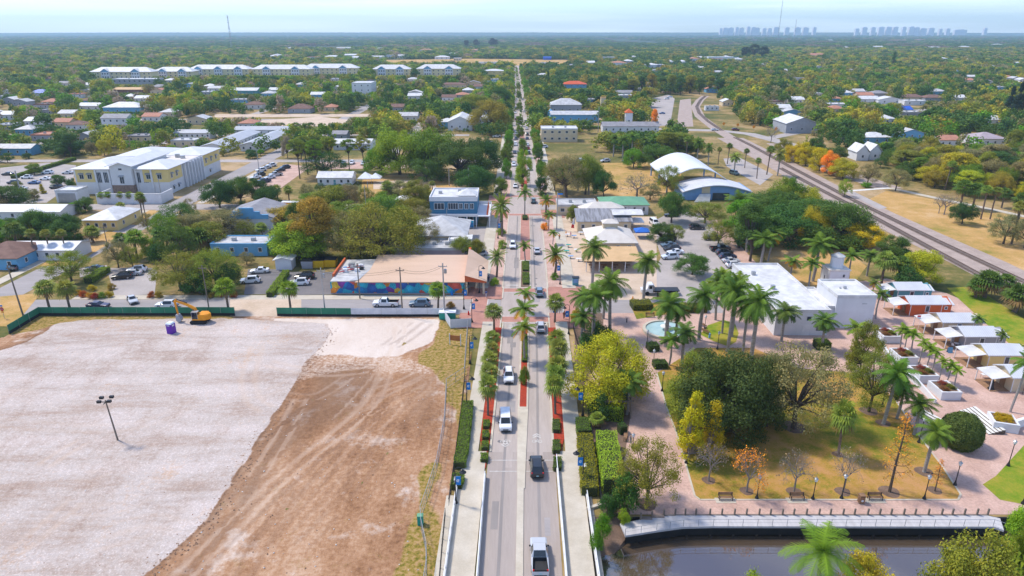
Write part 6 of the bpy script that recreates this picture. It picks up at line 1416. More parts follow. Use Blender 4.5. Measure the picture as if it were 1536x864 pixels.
for x0,x1,y,rk,wm,rm,lb in ((0,22,180,'gabx','white','roof_white','white house at the left edge among the trees'),(38,62,190,'gabx','white','roof_white','white-roofed house left of the two-storey white house'),(-4,16,196,'flat','grey_wall','roof_pale','grey flat-roofed house at the far left edge'),(88,112,178,'gabx','cream_wall','roof_pale','pale-roofed house left of the pale blue house'),(214,240,183,'gabx','white','roof_terra','terracotta-roofed house right of the pale blue house'),(118,150,166,'gabx','white','roof_white','white-roofed house behind the two-storey white house'),(240,262,176,'hip','cream_wall','roof_pale','cream house between pale blue house and side street'),(312,336,138,'gabx','white','roof_pale','pale-roofed house left of the teal shop'),(392,412,146,'hip','lightblue_wall','roof_pale','pale blue house right of the teal shop'),(466,486,148,'gabx','lightblue_wall','roof_white','light blue house left of the white block'),(584,606,168,'gabx','grey_wall','roof_brown','dark house among trees right of the white block'),(612,634,150,'gabx','white','roof_white','white house right of the white block'),(598,626,182,'gabx','white','roof_pale','pale-roofed house above the green grove'),(100,126,196,'hip','white','roof_brown','brown-roofed house left of the two-storey white house')):
 H_('town_house',lb,'house',x0,x1,y,11,3.4,rk,2.0,wm,rm,wins=3)
# --- white-roofed yellow apartment blocks
def apartment(x0,x1,y,h,lb,nb=3):
 a, c = at(x0,y), at(x1,y); W = c.x-a.x; D = 18; VISH[0] = 4.5; o = thing('apartment_block', lb, 'apartments', (a.x,a.y,0), 0, 'white-roofed apartment blocks'); foot(o,a.x,c.x,a.y,a.y+D,3)
 walls_mesh(0,W,0,D,h).build('wall', M['pale_yellow'], o); roof_mesh(0,W,0,D,h,'hip',5.0,1.2).build('roof', M['roof_white'], o)
 for k in range(nb):
  x = W*(k+.5)/nb; b = MB(); b.box(x-5,-2.2,-.1,x+5,-.02,h); b.build('bay', M['lightblue_wall' if False else 'white'], o); roof_mesh(x-5,x+5,-2.2,9,h,'gaby',3.6,.6).build('bay_roof', M['roof_white'], o); b = MB(); b.add([(x-5,-2.22,h),(x+5,-2.22,h),(x,-2.22,h+3.3)],[(0,1,2)]); b.build('gable', M['lightblue_wall'], o)
  for r in range(3):
   for q in (-3,0,3): win(o,'f',x+q,r*h/3+1.0,1.8,1.7,-2.2,sub=False)
 n = int(W/5.5)
 for r in range(3):
  for k in range(n):
   x = W*(k+.5)/n
   if all(abs(x-W*(j+.5)/nb) > 6.2 for j in range(nb)): win(o,'f',x,r*h/3+1.0,1.7,1.6,0,sub=False)
apartment(139,229,123,11.5,'leftmost white-roofed yellow apartment block',2); apartment(232,290,120,10,'low apartment block second from the left',2); apartment(285,374,118,11.5,'white-roofed apartment block behind the low one',3)
apartment(380,466,118,11.5,'white-roofed apartment block left of the white three-storey block',2); apartment(455,536,116,11.5,'apartment block directly behind the white three-storey block',2); apartment(560,614,118,11.5,'apartment block right of the white three-storey block',2); apartment(626,690,118,12,'rightmost white-roofed yellow apartment block',2)
# --- distant commercial strip, boxes with parapets and windows
rs = random.Random(77)
for i in range(46):
 if i < 20: x = 380+i*17+rs.uniform(-6,6); y = rs.choice((76,79,84,88,89,91))
 elif i < 34: x = 880+(i-20)*17+rs.uniform(-5,5); y = rs.choice((90,94,98,101,104))
 else: x = 1240+(i-34)*25+rs.uniform(-8,8); y = rs.choice((62,66,70,74,92))
 wd = rs.uniform(9,24); 
 lb = ('low pale commercial building on the far strip beyond the apartment blocks','low pale building on the far commercial strip right of the main street','small pale roof in the far woods at the right')[0 if i < 20 else 1 if i < 34 else 2]
 house('far_building', lb, 'building', x, x+wd, y, 22, rs.uniform(4.5,8), rs.choice(('flat','gabx','hip')), 2.5, rs.choice(('white','cream_wall','grey_wall','white')), rs.choice(('roof_white','roof_pale','roof_white','roof_terra')), lb+'s', wins=3, ww=2.5, wh=1.8)
H_('big_white_store','wide white store at the right end of the far strip','building',1062,1108,92,30,8,'flat',0,'white','roof_white',wins=6,ww=3); H_('blue_roof_store','small bright blue building at the edge of the far sandy field','building',815,827,90,14,5,'gabx',1.5,'roof_blue','roof_blue')
def infill(n, xr, yr, where, seed):
 r_ = random.Random(seed); k = 0; t = 0; BB = [(min(p[0] for p in P), max(p[0] for p in P), min(p[1] for p in P), max(p[1] for p in P), P) for P in BLOCK]
 while k < n and t < 4000:
  t += 1; x, y = r_.uniform(*xr), yr[0]+(yr[1]-yr[0])*r_.random()**1.3; a = at(x, y); wd = r_.uniform(9,16); ok = True
  for dx in (-2,wd/2,wd+2):
   for dy in (-4,5,13):
    if any(B[0] <= a.x+dx <= B[1] and B[2] <= a.y+dy <= B[3] and inpoly(a.x+dx, a.y+dy, B[4]) for B in BB): ok = False
  if not ok: continue
  k += 1; rm, rn = r_.choice((('roof_white','white'),('roof_pale','pale'),('roof_white','white'),('roof_pale','pale'),('roof_brown','brown'),('roof_terra','terracotta'),('roof_grey','grey'))); lb = f'small {rn}-roofed house among the trees {where}'
  house('town_house', lb, 'house', x, x+wd/mpp(y), y, r_.uniform(9,13), 3.4, r_.choice(('gabx','hip','gaby','flat')), 2.0, r_.choice(('white','cream_wall','grey_wall','lightblue_wall','white')), rm, lb.replace('house','houses'), wins=3); P = BLOCK[-1]
  BB.append((min(p[0] for p in P), max(p[0] for p in P), min(p[1] for p in P), max(p[1] for p in P), P))
infill(62, (-120,750), (122,222), 'left of the main street', 31); infill(44, (1130,1640), (92,222), 'in the right-hand woods', 32); infill(22, (800,1085), (98,160), 'between main street and railway', 33)
# --- skyline of towers on the horizon
for i,(x,wd,top) in enumerate(((1081,4,41),(1088,8,40),(1096,8,40),(1105,5,39),(1112,7,40),(1122,5,38),(1130,8,39),(1136,6,40),(1146,6,41),(1154,6,41),(1164,9,39),(1180,7,39.5),(1196,9,39.5),(1208,9,39.5),(1221,5,39),(1285,6,41.5),(1296,8,39),(1309,7,39),(1321,9,38.5),(1332,9,38.5),(1342,8,38.5),(1355,6,38.5),(1366,8,38),(1374,8,39),(1384,10,41),(1396,9,40.5),(1410,5,42),(1421,6,41.5),(1440,20,43.5),(1477,5,40.5))):
 Y = 9000.; d = Y*CP+CAMH*SP; X = (x-768)/FPX*d; h = CAMH-Y*(SP+(top-432)/FPX*CP)/(CP-(top-432)/FPX*SP); W = wd/FPX*d*.9; h = CAMH+(h-CAMH)*.82
 b = MB(); b.box(-W/2,0,-1,W/2,40,h*.94); b.box(-W*.32,5,h*.94,W*.28,30,h)
 for k in range(1,9): b.box(-W/2-.6,-.8,h*.94*k/9,W/2+.6,-.1,h*.94*k/9+1.2,1)
 lb = 'pale apartment tower on the left cluster of the horizon skyline' if x < 1240 else 'pale apartment tower in the right cluster of the horizon skyline'
 tag(b.build('highrise', [M['tower_pale'], M['roof_pale']], None, (X,Y,0)), lb, 'tower', lb+'s')
# --- radio masts and billboard
def mast(px, Y, top_py, wd, lb):
 d = Y*CP+CAMH*SP; X = (px-768)/FPX*d; v = (top_py-432)/FPX; h = CAMH-Y*(SP+v*CP)/(CP-v*SP); o = thing('radio_mast', lb, 'mast', (X,Y,0)); b = MB()
 for k in range(3): a = k*2.094; b.tube((wd*math.cos(a),wd*math.sin(a),0),(wd*.35*math.cos(a),wd*.35*math.sin(a),h),.35,.25,4)
 n = 16
 for i in range(n):
  f0, f1 = 1-.65*i/n, 1-.65*(i+1)/n
  for k in range(3): a, c = k*2.094, (k+1)*2.094; b.tube((wd*f0*math.cos(a),wd*f0*math.sin(a),h*i/n),(wd*f1*math.cos(c),wd*f1*math.sin(c),h*(i+1)/n),.16,.16,3)
 b.build('lattice', M['grey_wall'], o)
 b = MB(); [b.box(-wd*.6,-1.2,h*z,wd*.6,1.2,h*z+2.5) for z in (.62,.78,.93)]; b.build('antennas', M['white_metal'], o)
mast(348,2300,23,3.2,'lattice radio mast standing in the woods at the left'); mast(1166,3600,-8,2.2,'very tall thin mast cut by the top of the frame at the right'); mast(1190,3600,29,2.0,'shorter thin mast just right of the tallest one')
p = at(737,137); o = thing('billboard','white billboard with a dark picture beside the main street','billboard',(p.x,p.y,0)); b = MB(); b.tube((0,0,0),(0,0,6),.3); b.build('post', M['grey_metal'], o); b = MB(); b.box(-4.6,-.3,6,4.6,.3,10.2); b.build('panel', M['white'], o); b = MB(); b.box(-3.8,-.36,6.6,-.4,-.304,9.6); b.box(.6,-.36,7.2,3.6,-.304,9.2); b.build('picture', M['grey_wall'], o)
# ------------------------------------------------------------------ vehicles (front towards -Y)
# station: y, hw_low,z_low, hw_mid,z_mid, hw_belt,z_belt, hw_top,z_top ; flag of the piece that follows: h hood, w windscreen, c cabin, r rear glass
CARS = {
 'suv':   (4.7, [(0,.70,.32,.78,.5,.78,.66,.62,.72,'h'),(.14,.84,.24,.90,.55,.88,.80,.70,.90,'h'),(1.15,.88,.24,.94,.6,.90,.98,.72,1.06,'w'),(1.85,.88,.24,.94,.6,.90,1.00,.64,1.62,'c'),(3.85,.88,.24,.94,.62,.90,1.04,.64,1.66,'r'),(4.45,.86,.28,.92,.62,.88,1.04,.74,1.12,'h'),(4.66,.76,.36,.86,.6,.84,.92,.72,.98,'e')]),
 'sedan': (4.6, [(0,.68,.30,.76,.45,.76,.60,.60,.66,'h'),(.14,.82,.20,.88,.5,.86,.70,.70,.78,'h'),(1.3,.86,.20,.91,.55,.88,.86,.70,.92,'w'),(2.05,.86,.20,.91,.55,.87,.90,.60,1.38,'c'),(3.2,.86,.20,.91,.55,.87,.94,.60,1.38,'r'),(3.9,.86,.22,.90,.55,.86,.92,.70,1.00,'h'),(4.5,.78,.28,.86,.5,.84,.86,.70,.92,'h'),(4.6,.72,.36,.80,.5,.78,.74,.66,.78,'e')]),
 'pickup':(5.6, [(0,.78,.38,.86,.6,.86,.86,.70,.94,'h'),(.14,.90,.30,.97,.7,.96,.98,.80,1.08,'h'),(1.3,.92,.30,1.0,.7,.97,1.10,.80,1.20,'w'),(1.95,.92,.30,1.0,.7,.96,1.14,.70,1.86,'c'),(3.15,.92,.30,1.0,.7,.96,1.16,.70,1.86,'r'),(3.5,.92,.30,1.0,.7,.97,1.10,.78,1.16,'b'),(5.5,.90,.34,.98,.7,.96,1.10,.90,1.14,'b'),(5.6,.86,.4,.94,.7,.94,1.02,.9,1.06,'e')]),
 'van':   (5.0, [(0,.74,.34,.84,.55,.84,.80,.66,.86,'h'),(.14,.86,.26,.94,.6,.93,.94,.74,1.02,'h'),(.8,.90,.26,.96,.65,.94,1.06,.76,1.14,'w'),(1.5,.90,.26,.96,.65,.94,1.10,.72,1.86,'c'),(4.6,.90,.26,.96,.65,.94,1.12,.74,1.88,'r'),(4.9,.88,.30,.95,.65,.93,1.08,.80,1.16,'h'),(5.0,.82,.38,.9,.6,.9,.96,.8,1.0,'e')])}
def car_meshes(kind):
 Ln, st = CARS[kind]; y0 = -Ln/2; paint = MB(); glass = MB(); V = []
 for s in st:
  y = s[0]+y0; V.append([(-s[1],y,s[2]),(-s[3],y,s[4]),(-s[5],y,s[6]),(-s[7],y,s[8]),(s[7],y,s[8]),(s[5],y,s[6]),(s[3],y,s[4]),(s[1],y,s[2])])
 for i in range(len(st)-1):
  A, B_ = V[i], V[i+1]; fl = st[i][9]
  for k in range(8):
   q = [A[k], A[(k+1)%8], B_[(k+1)%8], B_[k]]
   if k == 7: paint.add(q, [(3,2,1,0)][0:0] or [(0,1,2,3)], 1); continue
   isg = (fl == 'c' and k in (2,4)) or (fl in 'wr' and k == 3)
   if fl == 'b' and k == 3: continue
   if isg:
    c = sum((Vector(v) for v in q), Vector())/4; cen = Vector((0, c.y, .9)); n_ = (Vector(q[1])-Vector(q[0])).cross(Vector(q[2])-Vector(q[0])).normalized()
    if n_.dot(c-cen) < 0: n_ = -n_
    g = [c+(Vector(v)-c)*.93+n_*.012 for v in q]; glass.add(g, [(0,1,2,3)]); paint.add(q, [(0,1,2,3)], 0)
   else: paint.add(q, [(0,1,2,3)], 0)
 for E, f in ((V[0], (7,6,5,4,3,2,1,0)), (V[-1], tuple(range(8)))): paint.add(E, [f], 0)
 if kind == 'pickup':      # open bed
  ya, yb = 3.5+y0, 5.5+y0
  paint.add([(-.86,ya,1.15),(.86,ya,1.15),(.86,yb,1.15),(-.86,yb,1.15),(-.80,ya+.06,.72),(.80,ya+.06,.72),(.80,yb-.06,.72),(-.80,yb-.06,.72)], [(0,1,5,4),(1,2,6,5),(2,3,7,6),(3,0,4,7),(4,5,6,7)], 1)
 fw = MB(); fw.box(-.9,0,.1,.9,.001,.2)
 return Ln, paint, glass
CARM = {}
for k in CARS:
 Ln, pb, gb = car_meshes(k); hw = CARS[k][1][2][3]; r = .33 if k in ('sedan',) else .37 if k != 'pickup' else .41
 d = dict(L=Ln, hw=hw, r=r)
 d['body'] = pb.mesh('car_body', [M['paint'], M['plastic_black']]); d['glass'] = gb.mesh('car_windows', M['carglass'])
 wb = MB()
 prof = [(r*.55,-.115),(r*.93,-.12),(r,-.08),(r,.08),(r*.93,.12),(r*.55,.115)]
 def wheel_mb():
  b = MB(); n = 16
  for rr, xx in prof:
   for j in range(n): t = math.tau*j/n; b.v.append((xx, rr*math.cos(t), rr*math.sin(t)))
  for i in range(len(prof)-1):
   for j in range(n): b.f.append((i*n+j,(i+1)*n+j,(i+1)*n+(j+1)%n,i*n+(j+1)%n)); b.m.append(0)
  return b
 d['tyre'] = wheel_mb().mesh('car_tyre', M['tyre'])
 rb = MB(); rb.tube((-.10,0,0),(.10,0,0),r*.6,n=12); d['rim'] = rb.mesh('car_rim', M['rim'])
 zf = CARS[k][1][1][6]; b = MB(); b.box(-.14,-.05,-.07,.14,.12,.07); d['head'] = b.mesh('car_headlight', M['head_glass']); b = MB(); b.box(-.09,-.1,-.13,.09,.05,.13); d['tail'] = b.mesh('car_taillight', M['tail_red'])
 b = MB(); b.box(-.17,-.012,-.06,.17,.012,.06); d['plate'] = b.mesh('car_plate', M['plate']); b = MB(); b.box(-.1,-.06,-.08,.1,.06,.08); d['mirror'] = b.mesh('car_mirror', M['plastic_black'])
 b = MB(); b.box(-.72,-.03,-.09,.72,.03,.09); d['bumper'] = b.mesh('car_bumper', M['plastic_black']); b = MB(); b.box(-.42,-.02,-.08,.42,.02,.08); d['grille'] = b.mesh('car_grille', M['plastic_black']); b = MB(); b.box(-.025,-.9,0,.025,.9,.05); d['rail'] = b.mesh('car_rail', M['plastic_black'])
 CARM[k] = d
 # one-mesh version for cars of a few pixels
 ob = MB(); ob.v, ob.f, ob.m = list(pb.v), list(pb.f), list(pb.m); ob.add(gb.v, gb.f, 2)
 for sx in (-1,1):
  for yy in (-Ln*.31, Ln*.3): ob.tube((sx*(hw-.2),yy,r),(sx*(hw+.01),yy,r),r,n=12,m=1)
  ob.box(sx*hw*.68-.14,-Ln/2+.02,zf-.16,sx*hw*.68+.14,-Ln/2+.16,zf-.02,3); ob.box(sx*hw*.8-.09,Ln/2-.14,zf-.1,sx*hw*.8+.09,Ln/2-.0,zf+.14,4)
 d['one'] = ob.mesh('far_car', [M['paint'], M['plastic_black'], M['carglass'], M['head_glass'], M['tail_red']])
CC = dict(white=(.76,.76,.77), silver=(.48,.49,.51), black=(.014,.014,.016), grey=(.16,.165,.175), dark=(.035,.038,.045), navy=(.02,.035,.08), red=(.30,.015,.02), blue=(.03,.10,.26), teal=(.05,.10,.12), steel=(.14,.21,.28), purple=(.045,.03,.07), maroon=(.12,.012,.025), pale=(.60,.66,.72))
def car(px, py, kind, col, rz, label, group=None, near=True, z=.07):
 """heading: 0 = front towards the camera, 180 = driving away, 90 = front towards +X"""
 p = at(px, py); d = CARM[kind]; name = dict(suv='suv', sedan='car', pickup='pickup_truck', van='van')[kind]; c = CC[col]; Ln, hw, r = d['L'], d['hw'], d['r']
 if not near:
  o = bpy.data.objects.new(name, d['one']); COL.objects.link(o); o.location = (p.x,p.y,z); o.rotation_euler = (0,0,R(rz)); o['tint'] = c; return tag(o, label, name.replace('_',' '), group)
 o = thing(name, label, name.replace('_',' '), (p.x,p.y,z), R(rz), group)
 def part(nm, key, loc=(0,0,0), par=None, rot=None):
  q = bpy.data.objects.new(nm, d[key]); link(q, par or o); q.location = loc
  if key == 'body': q['tint'] = c
  return q
 part('body','body'); part('windows','glass'); st = CARS[kind][1]; zf = st[1][6]; zr = st[-2][6]
 for sx in (-1,1):
  for yy in (-Ln*.31, Ln*.3): w_ = part('wheel','tyre',(sx*(hw-.11),yy,r)); part('rim','rim',(sx*.03,0,0),w_)
  part('headlight','head',(sx*hw*.70,-Ln/2+.09,zf-.12)); part('taillight','tail',(sx*hw*.80,Ln/2-.10 if kind != 'suv' else Ln/2-.16,zr-.02)); part('mirror','mirror',(sx*(hw+.06),-Ln/2+st[2][0]+.35,st[2][6]+.08))
  if kind == 'suv': part('roof_rail','rail',(sx*.56,.5,1.66))
 part('bumper','bumper',(0,Ln/2-.02,.46)); part('bumper','bumper',(0,-Ln/2+.0,.36)); part('grille','grille',(0,-Ln/2-.0,.58)); part('number_plate','plate',(0,Ln/2+.015,.74))
 return o
def vehicles():
 car(763,568,'suv','white',1,'white sport utility vehicle driving towards the viewer beside the red mulched median')
 car(758,637,'van','white',2,'white van driving towards the viewer, nearest the bicycle road symbol')
 car(805,706,'suv','black',181,'black sport utility vehicle driving away between the thin joint lines')
 car(809,842,'pickup','silver',180.5,'silver pickup with an open black bed at the bottom of the bridge')
 car(811,495,'suv','silver',179,'silver sport utility vehicle with lit red lamps just before the brick crossing')
 car(809,442,'suv','steel',180,'blue-grey sport utility vehicle crossing the brick junction')
 car(805.5,379,'sedan','silver',180,'silver car driving away beside the brick median')
 car(769,371,'suv','white',0,'white sport utility vehicle coming down beside the brick median'); car(800,304,'suv','teal',180,'dark teal sport utility vehicle inside the second junction'); car(773,281,'sedan','white',0,'white car waiting just beyond the second junction')
 for i,(x,y,k,c) in enumerate(((770.5,249,'suv','white'),(795,255,'sedan','pale'),(772,230,'sedan','dark'),(773,218,'suv','white'),(774,209,'sedan','dark'),(775,202,'suv','white'),(793,231,'suv','dark'),(792,224,'suv','red'),(791.5,218,'sedan','white'),(791,209,'sedan','navy'),(791,203,'suv','dark'),(773,170,'sedan','white'),(774,164,'suv','dark'),(790,194,'sedan','white'),(789,184,'suv','dark'),(774,180,'sedan','red'),(786,168,'suv','white'),(775,150,'suv','white'),(784,150,'sedan','silver'))):
  car(x,y,k,c,0 if x < 782 else 180,f'{ORD[i] if i < 14 else str(i+1)+"th"} car of the far main street traffic counted from the second junction, {c}','cars on the far main street',False)
 car(199,453,'sedan','silver',38,'silver open-topped car turning out of the garden drive'); car(148,461.5,'sedan','purple',90,'dark purple car half hidden behind the long green fence'); car(251,461,'suv','white',-90,'white sport utility vehicle passing behind the long green fence')
 car(579,459,'pickup','white',-90,'white pickup waiting behind the white fence screen'); car(630,459,'suv','steel',-90,'blue-grey sport utility vehicle behind the white fence screen')
 car(184,418,'suv','black',-75,'black sport utility vehicle in the garden car park'); car(199,413,'sedan','silver',-75,'silver car between the black and the white one in the garden car park'); car(206,408,'suv','white',-75,'white sport utility vehicle in the garden car park'); car(142,406,'sedan','navy',-80,'dark blue car behind the hedge of the garden car park'); car(24,404,'sedan','dark',200,'dark car beside the light blue cottage')
 car(184,332,'suv','red',-90,'dark red sport utility vehicle by the small yellow house'); car(165,341,'van','pale',-90,'pale van beside the small yellow house'); car(278,326,'pickup','silver',-95,'silver pickup at the kerb of the west street'); car(267,333,'sedan','white',-95,'white car behind the silver pickup'); car(256,340,'sedan','navy',-95,'dark blue car nearest the palm thicket in the side parking')
 car(390,409,'sedan','white',-80,'white car in the shop car park beside the hedge'); car(376,424,'suv','white',-80,'white sport utility vehicle under the spreading olive oak'); car(450,427,'suv','white',-85,'white sport utility vehicle nearest the mural building'); car(458,418,'suv','black',-85,'black sport utility vehicle parked by the yellow skips'); car(719,384,'suv','silver',-75,'silver sport utility vehicle parked at the kerb behind the mural building'); car(594,300,'sedan','navy',-85,'dark blue car beside the white pyramid canopy'); car(576,388,'suv','dark',-90,'dark car in the shade under the giant oak')
 for i,(x,y,k,c) in enumerate(((392,257,'suv','white'),(400,253,'sedan','silver'),(407,250,'suv','white'),(420,257,'sedan','dark'),(428,253,'suv','dark'),(390,264,'suv','black'),(384,268,'sedan','white'),(414,264,'pickup','silver'),(405,268,'sedan','pale'),(396,274,'pickup','navy'))): car(x,y,k,c,-50,f'{c} {k if k != "suv" else "utility car"} number {i+1} counted along the kerbside parking by the brick side street','cars in the kerbside parking',False)
 for i,(x,y,k,c) in enumerate(((515,246,'sedan','dark'),(528,246,'suv','white'),(545,247,'sedan','silver'),(558,247,'suv','dark'),(574,246,'sedan','pale'),(618,247,'suv','white'),(660,246,'suv','silver'))): car(x,y,k,c,0,f'{c} parked car, {ORD[i]} from the left behind the pine row','cars behind the pine row',False)
 for i,(x,y,k,c) in enumerate(((12,263,'sedan','dark'),(41,268,'suv','white'),(72,261,'suv','pale'),(102,261,'sedan','silver'),(21,276,'suv','navy'),(52,276,'sedan','blue'),(32,285,'sedan','silver'),(85,283,'suv','dark'),(69,270,'sedan','white'),(88,315,'sedan','white'),(80,318,'suv','silver'))): car(x,y,k,c,-88,f'{c} car number {i+1} counted from the back left of the office car park','cars in the office car park',False)
 for i,(x,y,k,c) in enumerate(((1002,361,'suv','dark'),(1003,370,'sedan','steel'),(1008,376,'suv','dark'),(1013,381,'sedan','white'),(1005,388,'suv','pale'))): car(x,y,k,c,-80,f'{c} car, {ORD[i]} from the far end of the left bays in the right-hand car park','left bay cars of the car park')
 for i,(x,y,k,c) in enumerate(((1080,376,'pickup','black'),(1086,382,'suv','black'),(1091,388,'suv','navy'),(1096,394,'sedan','silver'),(1102,401,'suv','white'))): car(x,y,k,c,98,f'{c} vehicle, {ORD[i]} from the far end of the right bays in the right-hand car park','right bay cars of the car park')
 car(1067,360,'sedan','black',90,'black car crossing the upper car park by itself'); car(1007,325,'sedan','black',-90,'black car at the top of the car park behind the dark oak'); car(981,337,'van','white',10,'white van at the upper left of the car park'); car(1045,344,'suv','dark',90,'dark car under the olive tree in the middle of the car park')
 car(993,171,'sedan','blue',-90,'blue car in the depot parking',None,False); car(1000,149,'suv','white',-80,'white car at the far end of the depot parking',None,False); car(1005,146,'sedan','pale',-80,'pale car beside the white one at the far end of the depot parking',None,False); car(1018,194,'suv','navy',90,'dark blue car on the level-crossing road, left of the tracks',None,False); car(1072,196,'sedan','silver',90,'silver car on the level-crossing road over the tracks',None,False); car(1103,196,'suv','maroon',90,'maroon car on the level-crossing road, right of the tracks',None,False); car(869,194,'sedan','dark',90,'dark car in front of the blue mural hall',None,False); car(1101,262,'van','teal',20,'teal van parked by the vaulted pavilion',None,False)
 for i,(x,y,c) in enumerate(((700,221,'dark'),(690,226,'white'),(733,215,'silver'),(745,206,'white'),(722,222,'dark'),(815,222,'white'),(870,242,'white'),(908,243,'silver'),(940,243,'dark'))): car(x,y,'suv' if i%2 else 'sedan',c,-70,f'{c} car parked off the far main street, {ORD[i]} from the left','cars parked off the far main street',False)
 # flatbed tow truck
 p = at(990,441); o = thing('tow_truck','white-cabbed flatbed tow truck on the side street by the restaurant','truck',(p.x,p.y,.06),R(-90)); c = CC['white']
 b = MB(); b.box(-1.15,-3.9,.65,1.15,-1.9,1.5); b.box(-.95,-4.5,.6,.95,-3.9,1.35); b.add([(-1.1,-3.3,1.5),(1.1,-3.3,1.5),(1.1,-1.9,1.5),(-1.1,-1.9,1.5),(-1.0,-2.9,2.6),(1.0,-2.9,2.6),(1.0,-1.95,2.6),(-1.0,-1.95,2.6)],[(0,1,5,4),(1,2,6,5),(2,3,7,6),(3,0,4,7),(4,5,6,7)]); q = b.build('cab', M['paint'], o); q['tint'] = c
 b = MB(); b.add([(-.9,-3.22,1.6),(.9,-3.22,1.6),(.86,-2.94,2.45),(-.86,-2.94,2.45)],[(0,1,2,3)]); b.box(-1.12,-2.8,1.6,-1.02,-2.1,2.3); b.box(1.02,-2.8,1.6,1.12,-2.1,2.3); b.build('windows', M['carglass'], o)
 b = MB(); b.box(-1.25,-1.7,1.0,1.25,4.2,1.2); b.build('flatbed', M['black'], o); b = MB(); b.box(-.5,-3.8,.55,.5,4.0,.95); b.build('chassis', M['plastic_black'], o); b = MB(); b.box(-1.25,-1.75,1.2,1.25,-1.6,2.3); b.build('headboard', M['grey_metal'], o)
 for sx in (-1,1):
  for yy in (-3.2,1.6,2.7): b = MB(); b.tube((-.16,0,0),(.16,0,0),.5,n=14); b.build('wheel', M['tyre'], o, (sx*1.0,yy,.5))
 # orange box truck
 p = at(431,316); o = thing('box_truck','truck with an orange cargo box and white roof beside the tall yellow-olive tree','truck',(p.x,p.y,.04),R(-95)); b = MB(); b.box(-1.2,-1.6,.8,1.2,4.2,3.0); b.build('cargo_box', M['orange_sign'], o); b = MB(); b.box(-1.21,-1.61,3.0,1.21,4.21,3.1); b.build('box_roof', M['roof_white'], o); b = MB(); b.box(-1.1,-3.6,.6,1.1,-1.7,2.3); q = b.build('cab', M['paint'], o); q['tint'] = c
 for sx in (-1,1):
  for yy in (-2.8,2.6): b = MB(); b.tube((-.14,0,0),(.14,0,0),.45,n=12); b.build('wheel', M['tyre'], o, (sx*1.0,yy,.45))
 # small rail cart under the trees
 p = at(1187,347); o = thing('rail_cart','old flat wooden rail cart standing on the bare earth under the oaks','cart',(p.x,p.y,0),R(55)); b = MB(); b.box(-1.2,-2.6,.7,1.2,2.6,.95); b.build('deck', M['wood'], o)
 for sx in (-.9,.9):
  for yy in (-1.7,1.7): b = MB(); b.tube((sx-.06,yy,.38),(sx+.06,yy,.38),.38,n=12); b.build('wheel', M['black'], o)
vehicles()
# ------------------------------------------------------------------ excavator, portable toilet, site things
def excavator():
 p = at(301,484); o = thing('excavator','yellow tracked excavator with its boom raised beside the green fence','excavator',(p.x,p.y,.1),0); o.scale = (.9,.9,.9)
 for y in (-1.1,1.1):
  b = MB(); pr = [(-1.9,.42),(-1.75,.12),(-1.5,0),(1.5,0),(1.75,.12),(1.9,.42),(1.75,.72),(1.5,.84),(-1.5,.84),(-1.75,.72)]; n = len(pr)
  b.add([(x,y-.28,z) for x,z in pr]+[(x,y+.28,z) for x,z in pr], [tuple(range(n)),tuple(range(2*n-1,n-1,-1))]+[(i,n+i,n+(i+1)%n,(i+1)%n) for i in range(n)]); b.build('crawler_track', M['tyre'], o)
 b = MB(); b.box(-.9,-.85,.35,.9,.85,.75); b.lathe([(.7,.75),(.7,.98)],n=16); b.build('undercarriage', M['plastic_black'], o)
 b = MB(); b.box(-1.3,-1.25,.98,1.75,1.25,1.25); b.box(.15,-1.25,1.25,1.75,1.25,2.35); b.box(-1.3,.2,1.25,.15,1.25,1.9); b.build('house', M['exc_yellow'], o)
 b = MB(); b.lathe([(1.28,1.0),(1.3,1.2),(1.3,2.1),(1.1,2.3)],(1.3,0,0),16); b.build('counterweight', M['exc_yellow'], o)
 b = MB(); b.box(-1.25,-1.22,1.26,.1,-.15,2.9); b.build('cab', M['carglass'], o); b = MB(); b.box(-1.3,-1.26,2.9,.14,-.1,3.0); b.box(-1.28,-1.25,1.26,-1.2,-1.17,2.9); b.box(.03,-1.25,1.26,.11,-1.17,2.9); b.build('cab_frame', M['grey_metal'], o)
 b = MB(); b.chain([(-.2,.15,1.6),(-.9,.15,3.4),(-2.4,.15,4.3),(-5.1,.15,5.3)],[.34,.38,.34,.22],6); b.build('boom', M['exc_yellow'], o)
 b = MB(); b.chain([(-4.7,.15,5.75),(-5.2,.15,5.2),(-4.95,.15,1.9)],[.16,.3,.15],6); b.build('stick', M['exc_yellow'], o)
 b = MB(); b.tube((-2.4,.15,4.75),(-4.7,.15,5.7),.1); b.tube((-.7,.5,1.6),(-1.9,.4,3.8),.1); b.tube((-5.3,.15,4.6),(-5.25,.15,2.2),.08); b.build('hydraulic_ram', M['plastic_black'], o)
 b = MB(); pr = [(-5.3,2.0),(-4.7,1.9),(-4.2,.9),(-4.4,.35),(-5.0,.2),(-5.4,.6)]; n = len(pr); b.add([(x,-.45,z) for x,z in pr]+[(x,.75,z) for x,z in pr], [tuple(range(n)),tuple(range(2*n-1,n-1,-1))]+[(i,n+i,n+(i+1)%n,(i+1)%n) for i in range(n)]); b.build('bucket', M['grey_wall'], o)
excavator()
